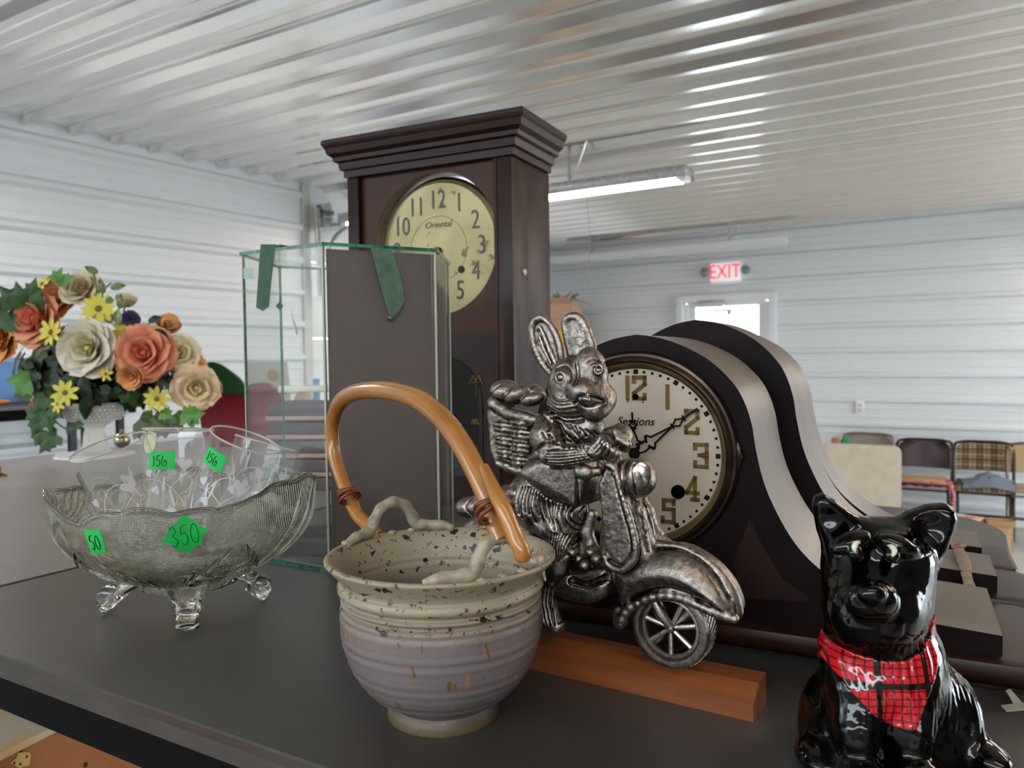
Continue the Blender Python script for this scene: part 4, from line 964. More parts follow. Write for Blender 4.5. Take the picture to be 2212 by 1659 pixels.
G2([(1506, 1296), (1535, 1306)], .002, .002); G2([(1325, 1240), (1326, 1290)], .0014, .0016); G2([(1000, 1080), (993, 1100), (1004, 1118)], .001, .0016)
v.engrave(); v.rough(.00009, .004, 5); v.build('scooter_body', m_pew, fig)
# leg shield with rim and steering column -----------------------------------------
lo, hi = bb([(1275, 985), (1455, 985), (1275, 1245), (1455, 1245)], -.036, .02); v = Vol(lo, hi, H_)
sh = [(1293, 1046), (1304, 1020), (1314, 1000), (1326, 1006), (1336, 1040), (1350, 1090), (1366, 1150), (1372, 1190), (1364, 1214), (1342, 1230), (1318, 1222), (1308, 1200), (1304, 1150), (1298, 1090)]
shp = crv(sh + sh[:1], 3)[:-1]
v.poly([L2(*p, -.024) for p in shp], -.026, -.012, .003, k=0)
v.path([L(*p, -.0262) for p in crv([(1314, 1004), (1326, 1010), (1337, 1042), (1352, 1092), (1368, 1150), (1374, 1192), (1364, 1216), (1342, 1231), (1316, 1222), (1307, 1204)], 4)], .0027, k=.0008)
v.path([L(1342, 1052, -.012), L(1368, 1110, -.014), L(1396, 1196, -.014)], [.008, .0098, .0095], k=.002)
v.path([L(1366, 1064, .0), L(1390, 1110, .0), L(1408, 1160, .0), L(1440, 1184, 0)], [.008, .009, .009, .007], k=.003)
v.path([L(1374, 1068, -.003), L(1388, 1096, -.003), L(1402, 1140, -.003), L(1440, 1178, -.003)], .0022, k=.001)
v.groove([L2(*p, -.025) for p in crv([(1330, 1030), (1344, 1090), (1362, 1150), (1366, 1188), (1356, 1208), (1340, 1219), (1318, 1210)], 4)], .0011, .0017, -.06, -.018)
v.groove([L2(*p, -.02) for p in ((1352, 1050), (1384, 1120), (1402, 1190))], .0012, .0014, -.06, 0)
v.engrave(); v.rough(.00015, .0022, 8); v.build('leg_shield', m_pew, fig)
# headlight, handlebar ---------------------------------------------------------------
lo, hi = bb([(1310, 975), (1430, 975), (1310, 1090), (1430, 1090)], -.04, .03); v = Vol(lo, hi, H_)
v.path([L(1332, 1030, -.008), L(1350, 1032, -.009)], [.0105, .0135], k=0); v.path([L(1352, 1032, -.009), L(1378, 1034, -.012)], [.0125, .0142], k=.0008)
v.cap(L(1362, 1034, -.010), L(1364, 1034, -.0105), .0155, k=.0006)
v.ell(L(1384, 1030, -.0165), (.0085, .0125, .0140), rot('Z', -.5), k=.0015)
v.groove([L2(1350, 1000, -.02), L2(1356, 1034, -.02), L2(1350, 1065, -.02)], .0012, .002, -.06, .02); v.groove([L2(1374, 1003, -.02), L2(1379, 1034, -.02), L2(1374, 1068, -.02)], .0011, .002, -.06, .02)
v.engrave(); v.rough(.0001, .003, 4); v.build('headlight', m_pew, fig)
c = L(1387, 1027, -.0225); mb = MB(); mb.lathe([(.0001, -.001), (.0062, -.0008), (.0082, .0), (.0082, .0012), (.0001, .0012)], 24, Matrix.Translation(c) @ rot('Z', .55) @ rot('X', PI / 2) @ rot('Y', 0) @ Matrix.Diagonal((.9, 1.2, -2, 1))); mb.build('headlight_lens', pbr('polished_pewter', 'd9cfc6', .22, 1), fig)
lo, hi = bb([(1235, 975), (1350, 975), (1235, 1060), (1350, 1060)], -.04, .02); v = Vol(lo, hi, H_)
v.ell(L(1261, 1019, -.026), (.0088, .0062, .0062), rot('Y', .15), k=0); v.path([L(1272, 1020, -.026), L(1292, 1018, -.022), L(1322, 1006, -.008)], [.0038, .0036, .0055], k=.001)
v.path([L(1300, 1000, -.018), L(1330, 995, -.008)], [.004, .006], k=.002); v.rough(.0002, .003, 6); v.build('handlebar', m_pew, fig)
# front wheel -------------------------------------------------------------------------
wc = L(1440, 1363, -.0145); R_w = wc[2]; th = .0105
Mw = Matrix.Translation((wc[0], 0, wc[2])) @ rot('X', PI / 2)          # +z of the wheel faces the viewer
wh = bpy.data.objects.new('wheel', None); COL.objects.link(wh); wh.parent = fig
def wadd(mb, name): return put(name, mb.mesh(name, 40), m_pew2, wh)
m_pew2 = pewter('antiqued_pewter_wheel', .47, .60)
mb = MB(); R_ = R_w
mb.lathe([(R_ * .74, -th), (R_ * .97, -th), (R_, -th * .7), (R_, th * .75), (R_ * .975, th), (R_ * .9, th + .0012), (R_ * .80, th + .0008), (R_ * .76, th - .001), (R_ * .74, th - .0025)], 72, Mw, close=True)
for k in range(46):
    a = 2 * PI * k / 46; mb.box((0, 0, 0), (.0012, .0012, th * 1.35), Mw @ rot('Z', a) @ Matrix.Translation((R_ + .0001, 0, 0)) @ rot('X', .45))
wadd(mb, 'tyre')
mb = MB(); mb.lathe([(.0001, -th), (R_ * .745, -th), (R_ * .745, th - .004), (R_ * .66, th - .0035), (R_ * .62, th - .0065), (.0001, th - .0065)], 60, Mw); wadd(mb, 'wheel_disc')
mb = MB(); mb.lathe([(.0001, 0), (R_ * .13, 0), (R_ * .15, th - .004), (R_ * .09, th - .001), (.0001, th - .0005)], 20, Mw); wadd(mb, 'hub')
for k in range(7):
    a = math.radians(64 + 360 / 7 * k); mb = MB(); mb.tube([(R_ * .1 * math.cos(a), R_ * .1 * math.sin(a), th - .0045), (R_ * .66 * math.cos(a), R_ * .66 * math.sin(a), th - .005)], [.0018, .0024], 8, M=Mw); wadd(mb, 'spoke')
mb = MB(); a = math.radians(118); mb.tube([(0, .002, th - .002), (R_ * .42 * math.cos(a), R_ * .42 * math.sin(a), th + .001), (R_ * .8 * math.cos(a), R_ * .8 * math.sin(a), th + .001)], [.003, .0045, .003], 10, M=Mw)
wadd(mb, 'fork_end')
# rear wheel (hidden behind the pot from the photo's side)
rwx = L(1070, 1230)[0]; 
put('wheel', MB().lathe([(.0001, -th), (.028, -th), (.032, -th * .6), (.032, th * .6), (.028, th), (.02, th + .001), (.018, th - .003), (.0001, th - .003)], 48, Matrix.Translation((rwx, 0, .032)) @ rot('X', PI / 2)).mesh('wheel', 40), m_pew2, fig)

# ------------------------------------------------------------------ stoneware pot with a bamboo handle
PC = onY(958, 1500, .563); PC = V(PC.x, PC.y, TZ)
def glaze():
    m = pbr('speckled_glaze', '6f6565', rough=.42, spec=.4); ns, lk = nodes(m); b = ns['Principled BSDF']
    t = ns.new('ShaderNodeTexCoord'); sp = ns.new('ShaderNodeSeparateXYZ'); lk.new(t.outputs['Object'], sp.inputs[0])
    n0 = ns.new('ShaderNodeTexNoise'); n0.inputs['Scale'].default_value = 22; lk.new(t.outputs['Object'], n0.inputs['Vector'])
    ad = ns.new('ShaderNodeMath'); ad.operation = 'MULTIPLY_ADD'; ad.inputs[1].default_value = .012; lk.new(n0.outputs['Fac'], ad.inputs[0]); lk.new(sp.outputs['Z'], ad.inputs[2])
    r = ns.new('ShaderNodeValToRGB'); e = r.color_ramp.elements; e[0].position = .0; e[0].color = lin('5e4e36'); e[1].position = 1; e[1].color = lin('918670')
    for p, c in ((.09, '564a38'), (.115, '6a6060'), (.62, '6f6565'), (.70, '80746a'), (.80, '958a74')): q = e.new(p); q.color = lin(c)
    mr = ns.new('ShaderNodeMapRange'); mr.inputs['From Min'].default_value = .004; mr.inputs['From Max'].default_value = .125
    lk.new(ad.outputs[0], mr.inputs['Value']); lk.new(mr.outputs['Result'], r.inputs['Fac'])
    last = r.outputs['Color']
    def spots(scale, thr, col, stretch, zlo=None, zhi=None, soft=.06):
        nonlocal last
        mp = ns.new('ShaderNodeMapping'); mp.inputs['Scale'].default_value = stretch; lk.new(t.outputs['Object'], mp.inputs['Vector'])
        vn = ns.new('ShaderNodeTexVoronoi'); vn.inputs['Scale'].default_value = scale; nn = ns.new('ShaderNodeTexNoise'); nn.inputs['Scale'].default_value = scale * 1.3
        ma = ns.new('ShaderNodeMix'); ma.data_type = 'RGBA'; ma.blend_type = 'ADD'; ma.inputs['Factor'].default_value = .012
        lk.new(mp.outputs['Vector'], nn.inputs['Vector']); lk.new(mp.outputs['Vector'], ma.inputs['A']); lk.new(nn.outputs['Color'], ma.inputs['B']); lk.new(ma.outputs['Result'], vn.inputs['Vector'])
        wn = ns.new('ShaderNodeTexWhiteNoise'); lk.new(vn.outputs['Color'], wn.inputs['Vector'])
        mu = ns.new('ShaderNodeMath'); mu.operation = 'MULTIPLY'; lk.new(wn.outputs['Value'], mu.inputs[0]); mu.inputs[1].default_value = thr
        pw = ns.new('ShaderNodeMath'); pw.operation = 'MULTIPLY'; lk.new(mu.outputs[0], pw.inputs[0]); lk.new(wn.outputs['Value'], pw.inputs[1])
        sb = ns.new('ShaderNodeMath'); sb.operation = 'SUBTRACT'; lk.new(pw.outputs[0], sb.inputs[0]); lk.new(vn.outputs['Distance'], sb.inputs[1])
        m2 = ns.new('ShaderNodeMapRange'); m2.inputs['From Min'].default_value = 0; m2.inputs['From Max'].default_value = soft; lk.new(sb.outputs[0], m2.inputs['Value'])
        f = m2.outputs['Result']
        if zlo is not None:
            m3 = ns.new('ShaderNodeMapRange'); m3.inputs['From Min'].default_value = zlo; m3.inputs['From Max'].default_value = zhi; lk.new(sp.outputs['Z'], m3.inputs['Value'])
            mm = ns.new('ShaderNodeMath'); mm.operation = 'MULTIPLY'; lk.new(f, mm.inputs[0]); lk.new(m3.outputs['Result'], mm.inputs[1]); f = mm.outputs[0]
        mx = ns.new('ShaderNodeMix'); mx.data_type = 'RGBA'; mx.inputs['B'].default_value = lin(col); lk.new(f, mx.inputs['Factor']); lk.new(last, mx.inputs['A']); last = mx.outputs['Result']
    spots(125, .45, '2b170a', (1, 1, 1.2), .07, .085)
    spots(210, .45, '5a3a1c', (1, 1, 1), .07, .09)
    spots(120, .34, '6d4820', (1, 1, .33), .10, .075)
    spots(170, .33, '9a6c34', (1, 1, .25), .09, .07)
    lk.new(last, b.inputs['Base Color']); return m
m_pot = glaze()
t = thing('stoneware_pot', 'speckled cream stoneware pot with arched bamboo handle, nearest the camera', 'pot', PC)
pf = [(.0001, .004), (.036, .003), (.0402, 0), (.0405, .005), (.0385, .010), (.0395, .012), (.0495, .019), (.0575, .027), (.0635, .036), (.0685, .047), (.0715, .058), (.0728, .068), (.0730, .078), (.0725, .0825), (.0700, .0845), (.0712, .0868), (.0722, .0885), (.0700, .0905), (.0712, .0925), (.0742, .0955), (.0752, .0975), (.0738, .0998), (.0722, .1018), (.0745, .106), (.0795, .1115), (.0822, .1145), (.0835, .1165), (.0826, .1182), (.0795, .1182), (.0755, .1155), (.0715, .110), (.0690, .104), (.0678, .098), (.0672, .09), (.0672, .075), (.0655, .055), (.058, .034), (.046, .018), (.030, .0105), (.0001, .009)]
pp = [tuple(v) for v in crv(pf, 5)]
def ridge(r_, z_, i):
    k = .00045 * math.sin(z_ * 2 * PI / .0062) if .02 < z_ < .1 and r_ > .04 else 0
    return (max(r_ + k + (.0003 * math.sin(z_ * 700) if .018 < z_ < .08 else 0), .0001), z_)
mb = MB(); mb.lathe([ridge(r_, z_, i) for i, (r_, z_) in enumerate(pp)], 128); mb.build('pot_body', m_pot, t, smooth=80)
hd = V(.58, -.815, 0).normalized(); hn = V(-hd.y, hd.x, 0)
m_lug = pbr('lug_glaze', '9f9480', rough=.35, c2='7a6e5a', scale=90, lo=.45, hi=.7, spec=.5)
def lug(ang, name='lug'):
    R = .0785; mb = MB(); pts = []; rad = []
    for s, z, r_, ins in ((-.052, .1175, .0025, 0), (-.044, .1205, .0042, 0), (-.032, .1215, .0046, 0), (-.021, .1235, .005, 0), (-.0165, .132, .0046, .001), (-.010, .1405, .0044, .002), (0, .1435, .0048, .0025), (.010, .1405, .0044, .002), (.0165, .132, .0048, .001), (.021, .1235, .005, 0), (.031, .1215, .0044, 0), (.040, .1205, .004, 0), (.050, .1175, .0025, 0)):
        a = ang + s / R; pts.append(((R - ins) * math.cos(a), (R - ins) * math.sin(a), z)); rad.append(r_)
    P = crv([(*p, r_) for p, r_ in zip(pts, rad)], 5)
    mb.tube([p[:3] for p in P], [p[3] * (1 + .09 * math.sin(i * 1.1)) for i, p in enumerate(P)], 14)
    for k in range(7):
        a = ang + (-.05 + .0165 * k) / R; mb.ball((R * 1.01 * math.cos(a), R * 1.01 * math.sin(a), .1195 if k not in (2, 3, 4) else .118), (.0035, .0035, .0022), 10, 6)
    return mb.build(name, m_lug, t, smooth=80)
aL = math.atan2(-hd.y, -hd.x); aR = math.atan2(hd.y, hd.x)
lug(aL); lug(aR)
def HP(px, py, o=0): q = onP(px, py, PC + hn * o, hn) - PC; return (q.x, q.y, q.z)
m_bam = pbr('honey_bamboo', 'a8702f', rough=.25, spec=.55, c2='8c531c', scale=18, stretch=(1, 1, .6), lo=.3, hi=.75, coat=.5, coatr=.15)
main = [(1084, 1168), (1066, 1120), (1052, 1072), (1030, 1022), (1000, 965), (962, 912), (912, 868), (862, 848), (808, 842), (762, 850), (733, 872), (718, 915), (719, 965), (730, 1010), (748, 1060), (770, 1108), (790, 1130), (822, 1158)]
P = crv([HP(*p) for p in main], 6); n = len(P)
def rad_at(i):
    q = i / (n - 1); base = .0066 + .0012 * math.sin(PI * min(1, q * 1.5)) if q < .6 else .0066 + .0006 * math.cos(q * 3)
    if q > .94: base *= 1 - (q - .94) * 4.0
    return base
mb = MB(); mb.tube(P, [rad_at(i) for i in range(n)], 18); mb.build('bamboo_handle', m_bam, t, smooth=80)
P2 = crv([HP(1046, 1010, -.004), HP(1068, 1060, -.009), HP(1088, 1100, -.011), HP(1112, 1160, -.010), HP(1126, 1188, -.009), HP(1130, 1212, -.008)], 6)
mb = MB(); mb.tube(P2, [.0035 + .0018 * min(1, i / 8) for i in range(len(P2) - 6)] + [.0053, .0054, .0052, .0049, .0042, .0028], 14); mb.build('handle_end', m_bam, t, smooth=80)
P3 = crv([HP(748, 1060, .003), HP(758, 1092, .007), HP(772, 1112, .008), HP(792, 1122, .008)], 6)
mb = MB(); mb.tube(P3, .0047, 14); mb.build('handle_end', m_bam, t, smooth=80)
m_cane = pbr('red_brown_cane', '6e3318', rough=.3, spec=.6, c2='552410', scale=80)
def wrap(px, py, dirpx, rr_, name='cane_binding'):
    c = V(*HP(px, py, -.004)); a = V(*HP(px + dirpx[0], py + dirpx[1], -.004)); ax_ = (a - c).normalized(); Mx = align(ax_, c); mb = MB()
    for k in range(4):
        ph = k * 1.3; pts = [(rr_ * (1 + .03 * k) * math.cos(q), rr_ * .84 * math.sin(q), -.004 + k * .0024 + .0022 * math.sin(q + ph)) for q in [2 * PI * j / 24 for j in range(24)]]
        mb.tube(pts, .0016, 7, closed=True, M=Mx)
    return mb.build(name, m_cane, t, smooth=80)
wrap(1068, 1098, (10, 24), .0118); wrap(754, 1068, (7, 24), .0085)

# ------------------------------------------------------------------ footed glass bowl
m_bowl = None
def glassy(name, tint, rough=0.0, bump=None, ior=1.46, haze=0):
    m = bpy.data.materials.new(name); m.use_nodes = True; ns, lk = nodes(m); ns.remove(ns['Principled BSDF'])
    g = ns.new('ShaderNodeBsdfGlass'); g.inputs['Color'].default_value = lin(tint); g.inputs['Roughness'].default_value = rough; g.inputs['IOR'].default_value = ior
    if haze:
        tl_ = ns.new('ShaderNodeBsdfTranslucent'); df_ = ns.new('ShaderNodeBsdfDiffuse'); m0 = ns.new('ShaderNodeMixShader'); m1_ = ns.new('ShaderNodeMixShader'); tl_.inputs['Color'].default_value = lin((.85, .84, .68)); df_.inputs['Color'].default_value = lin((.85, .84, .70))
        m1_.inputs['Fac'].default_value = haze; lk.new(tl_.outputs[0], m0.inputs[1]); lk.new(df_.outputs[0], m0.inputs[2]); lk.new(g.outputs[0], m1_.inputs[1]); lk.new(m0.outputs[0], m1_.inputs[2]); lk.new(m1_.outputs[0], ns['Material Output'].inputs['Surface'])
    else: lk.new(g.outputs[0], ns['Material Output'].inputs['Surface'])
    if bump:
        t = ns.new('ShaderNodeTexCoord'); hs = []
        for d, rt_ in (('Z', (0, 0, 0)), ('X', (0, 0, .3))):
            wv = ns.new('ShaderNodeTexWave'); wv.wave_type = 'BANDS'; wv.bands_direction = d; wv.inputs['Scale'].default_value = bump; wv.inputs['Distortion'].default_value = 1.2; wv.inputs['Detail'].default_value = 1
            lk.new(t.outputs['Object'], wv.inputs['Vector']); hs.append(wv)
        mu = ns.new('ShaderNodeMath'); mu.operation = 'ADD'; lk.new(hs[0].outputs['Fac'], mu.inputs[0]); lk.new(hs[1].outputs['Fac'], mu.inputs[1])
        nz_ = ns.new('ShaderNodeTexNoise'); nz_.inputs['Scale'].default_value = 26; lk.new(t.outputs['Object'], nz_.inputs['Vector'])
        mr = ns.new('ShaderNodeMapRange'); mr.inputs['From Min'].default_value = .42; mr.inputs['From Max'].default_value = .56; lk.new(nz_.outputs['Fac'], mr.inputs['Value'])
        m2 = ns.new('ShaderNodeMath'); m2.operation = 'MULTIPLY'; lk.new(mu.outputs[0], m2.inputs[0]); lk.new(mr.outputs['Result'], m2.inputs[1])
        bp = ns.new('ShaderNodeBump'); bp.inputs['Strength'].default_value = .5; bp.inputs['Distance'].default_value = .0008
        lk.new(m2.outputs[0], bp.inputs['Height']); lk.new(bp.outputs['Normal'], g.inputs['Normal'])
    return m
m_bowl = glassy('pressed_glass', (.995, .995, .955), bump=230, haze=.018); m_foot = glassy('foot_glass', (.99, .99, .97)); m_tumb = thin_glass('tumbler_glass', (.965, .97, .97), .10, haze=.05); m_rim = glassy('rim_glass', (.99, .99, .99), haze=.2)
BC = V(-.343, .815, TZ)
t = bowl = thing('footed_glass_bowl', 'pressed clear glass bowl on curled feet, filled with etched tumblers', 'bowl', BC)
RZ = [(-180, .1235), (-150, .133), (-132, .129), (-115, .112), (-101, .120), (-88, .1255), (-70, .1205), (-50, .122), (-30, .136), (-12, .139), (5, .131), (30, .122), (60, .131), (90, .118), (120, .131), (150, .117), (180, .1235)]
def rimz(a):
    d = math.degrees(a); d = (d + 180) % 360 - 180
    for (a0, z0), (a1, z1) in zip(RZ[:-1], RZ[1:]):
        if a0 <= d <= a1: q = (d - a0) / (a1 - a0); q = q * q * (3 - 2 * q); return z0 + (z1 - z0) * q + .0028 * abs(math.sin(d * .17))
    return .12
def bowl_pt(a, v_, off=0):
    """a around, v_ 0 at the bottom centre .. 1 at the rim"""
    zt = rimz(a)
    if v_ < .22: r_ = .048 * v_ / .22; z = .0245 + .0012 * (v_ / .22) ** 2
    else:
        q = (v_ - .22) / .78; z = .0257 + (zt - .0257) * q ** 1.25; s = max(0, (.118 - z) / .0925); r_ = .129 * max(1 - s ** 2.3, 0) ** .62; r_ = max(r_, .048)
        if z > .118: r_ = .129 + (z - .118) * .12
        flute = .0016 * math.cos(9 * a + 1.2) * q + .0025 * math.cos(3 * a + .4) * q; r_ += flute
    r_ = max(r_ + off, .0003) if v_ > .02 else .0003
    return V(r_ * math.cos(a), r_ * math.sin(a), z)
NA, NV = 144, 36
rings = [[bowl_pt(2 * PI * k / NA, j / NV, .0) for k in range(NA)] for j in range(NV + 1)]
rings += [[bowl_pt(2 * PI * k / NA, 1, -.0018) + V(0, 0, .0012) for k in range(NA)]]
rings += [[bowl_pt(2 * PI * k / NA, j / NV, -.0034) + V(0, 0, .0030 if j < 8 else .0008) for k in range(NA)] for j in range(NV, -1, -1)]
mb = MB(); mb.loft(rings); mb.build('bowl_body', m_bowl, bowl, smooth=80)
mb = MB(); mb.tube([bowl_pt(2 * PI * k / 288, 1, -.0012) + V(0, 0, .0012) for k in range(288)], .0017, 8, closed=True); mb.build('rim_bead', m_foot, bowl, smooth=80)
for pxy in ((405, 1366), (226, 1322), (572, 1296)):
    f_ = onZ(*pxy, TZ) - BC; f_.z = 0; r_ = f_.length; e = f_.normalized(); p_ = V(-e.y, e.x, 0); Mx = basis(e, p_, V(0, 0, 1)); mb = MB()
    pr = crv([(.046, 0, .034), (.062, 0, .026), (r_ - .014, 0, .017), (r_ - .003, 0, .008), (r_, 0, .0035)], 5)
    rr = []
    for i, q in enumerate(pr):
        u = i / (len(pr) - 1); w_ = .021 - .0105 * min(1, u * 1.6); h_ = .0085 - .003 * u
        rr.append([Mx @ V(q.x + h_ * math.sin(c_) * .8, w_ * math.cos(c_), max(q.z + h_ * math.sin(c_) * .55, 0.0004)) for c_ in [2 * PI * k / 14 for k in range(14)]])
    mb.loft(rr); mb.build('foot', m_foot, bowl, smooth=80)
    mb = MB(); mb.lathe([(.0001, -.009), (.008, -.0085), (.0115, -.006), (.0115, .006), (.008, .0085), (.0001, .009)], 24, Matrix.Translation(e * (r_ - .004) + V(0, 0, .0155)) @ Mx @ rot('X', PI / 2)); mb.build('foot_curl', m_foot, bowl, smooth=60)
# pressed relief: sprigs of leaves on the outside
def bowl_surf(a, z, off=.0006):
    lo_, hi_ = .22, 1.0
    for _ in range(18):
        md = (lo_ + hi_) / 2
        if bowl_pt(a, md).z < z: lo_ = md
        else: hi_ = md
    return bowl_pt(a, (lo_ + hi_) / 2, off)
mb = MB()
for a0, sg in ((-80, 1), (-80, -1), (-150, 1), (-12, -1), (60, 1), (130, -1), (180, 1)):
    st = [bowl_surf(math.radians(a0 + sg * 30 * q), .030 + .045 * q ** 1.3) for q in [k / 12 for k in range(13)]]
    mb.tube(st, [.0016 - .001 * k / 12 for k in range(13)], 6)
    for k in range(2, 12, 2):
        q = k / 12; a1 = a0 + sg * 30 * q; z1 = .030 + .045 * q ** 1.3
        for s2 in (-1, 1):
            pts = [bowl_surf(math.radians(a1 + sg * (10 * u) + s2 * sg * -4 * u), min(z1 + s2 * .014 * u + .006 * u, .1)) for u in (0, .25, .5, .75, 1)]
            mb.tube(pts, [.0006, .0016, .0020, .0014, .0003], 6)
r1 = mb.build('leaf_relief', m_foot, bowl, smooth=80); r1['kind'] = 'stuff'
mb = MB()
for a0 in (-5, 3, 11, -14, 172, 182, 191):
    pts = [bowl_surf(math.radians(a0 - 14 * (1 - q)), .036 + q * (rimz(math.radians(a0)) - .040)) for q in [k / 14 for k in range(15)]]
    mb.tube(pts, [.0006 + .0014 * math.sin(PI * k / 14) for k in range(15)], 6)
r1 = mb.build('drape_relief', m_foot, bowl, smooth=80); r1['kind'] = 'stuff'
# stickers
m_stk = pbr('green_sticker', '12b64c', rough=.5, c2='10a846', scale=60); m_ink = pbr('pen_ink', '07301c', .6); m_pale = pbr('pale_label', 'cfc9a6', .7, c2='b9b28c', scale=150)
GL = {'1': [[(.3, 0), (.5, .5), (.45, 1)]], '5': [[(.95, 1), (.3, .95), (.2, .6), (.7, .58), (.85, .25), (.5, 0), (.1, .1)]], '6': [[(.3, 1), (.05, .55), (.1, .1), (.5, 0), (.9, .15), (.9, .5), (.6, .55), (.55, .25)]],
      'U': [[(.0, .8), (.1, .1), (.5, 0), (.8, .3), (.8, .8), (.85, .1)]], '0': [[(.5, 1), (.1, .7), (.1, .2), (.5, 0), (.9, .3), (.85, .8), (.5, 1)]], '3': [[(.1, .9), (.6, 1), (.8, .75), (.4, .55), (.85, .3), (.5, 0), (.1, .1)]]}
def sticker(parent, S, w_, h_, ang=0, txt='156', poly=None, faint=False, mat=None, sheared=0):
    """S(u, v, off) maps centimetre-like surface coordinates (metres) to a point"""
    ca, sa = math.cos(ang), math.sin(ang); Q = lambda x, y, o: S(x * ca - y * sa, x * sa + y * ca, o)
    poly = poly or [(-1, -1), (1, -1), (1, 1), (-1, 1)]
    n_ = 10; mb = MB()
    if len(poly) == 4:
        P_ = [V(p[0] * w_ / 2, p[1] * h_ / 2) for p in poly]
        def pt(i, j, o): a = P_[0].lerp(P_[1], i); b = P_[3].lerp(P_[2], i); c = a.lerp(b, j); return Q(c.x, c.y, o)
        mb.grid(lambda i, j: pt(i, j, .0007), n_, n_); mb.grid(lambda i, j: pt(i, j, .0003), n_, n_)
    else:
        c0 = (0, 0)
        for o in (.0007, .0003):
            for R_ in (0,):
                rr = [[Q(p[0] * w_ / 2 * k / 5, p[1] * h_ / 2 * k / 5, o) for p in poly] for k in range(1, 6)]; mb.loft(rr, cap=False); mb.add([Q(0, 0, o)] + rr[0], [(0, i + 1, (i + 1) % len(poly) + 1) for i in range(len(poly))])
    st = mb.build('price_sticker', mat or m_stk, parent, smooth=80)
    if txt:
        mb = MB(); x = -w_ * .33; cw_ = w_ * .62 / len(txt)
        for ch_ in txt:
            for s in GL[ch_]:
                pts = [Q(x + cw_ * (p.x * .85), h_ * (-.3 + .55 * p.y), .0009) for p in crv(s, 4)]; mb.tube(pts, .00042 if not faint else .0003, 5)
            x += cw_ * (1.05 if ch_ != '1' else .8)
        mb.build('handwriting', m_ink, st, smooth=80)
    return st
def bowl_S(px, py):
    # surface point seen at that picture position
    d = ray(px, py).normalized(); best = None
    for k in range(200):
        p = CAM + d * (.62 + k * .0015) - BC
        a = math.atan2(p.y, p.x); z = p.z
        if not (.03 < z < .13): continue
        s_ = bowl_surf(a, z, 0); dd = math.hypot(p.x, p.y) - math.hypot(s_.x, s_.y)
        if dd < 0: best = (a, z); break
    a0, z0 = best; R = .125
    return lambda u, v_, o: bowl_surf(a0 + u / R, z0 + v_ * .92, o + .0004)
sticker(bowl, bowl_S(208, 1170), .018, .026, math.radians(4), '50', poly=[(-1.05, -.95), (.8, -1), (1, .2), (.85, 1.0), (-1, .95)])
sp_ = [(0, -1.1), (.45, -.75), (.6, -.85), (.7, -.3), (1.0, .05), (.7, .2), (.55, .55), (.1, 1.05), (-.35, .6), (-.6, .55), (-.75, .1), (-1.02, -.1), (-.7, -.35), (-.55, -.75)]
sticker(bowl, bowl_S(400, 1153), .040, .037, math.radians(8), '350', poly=sp_, faint=True)
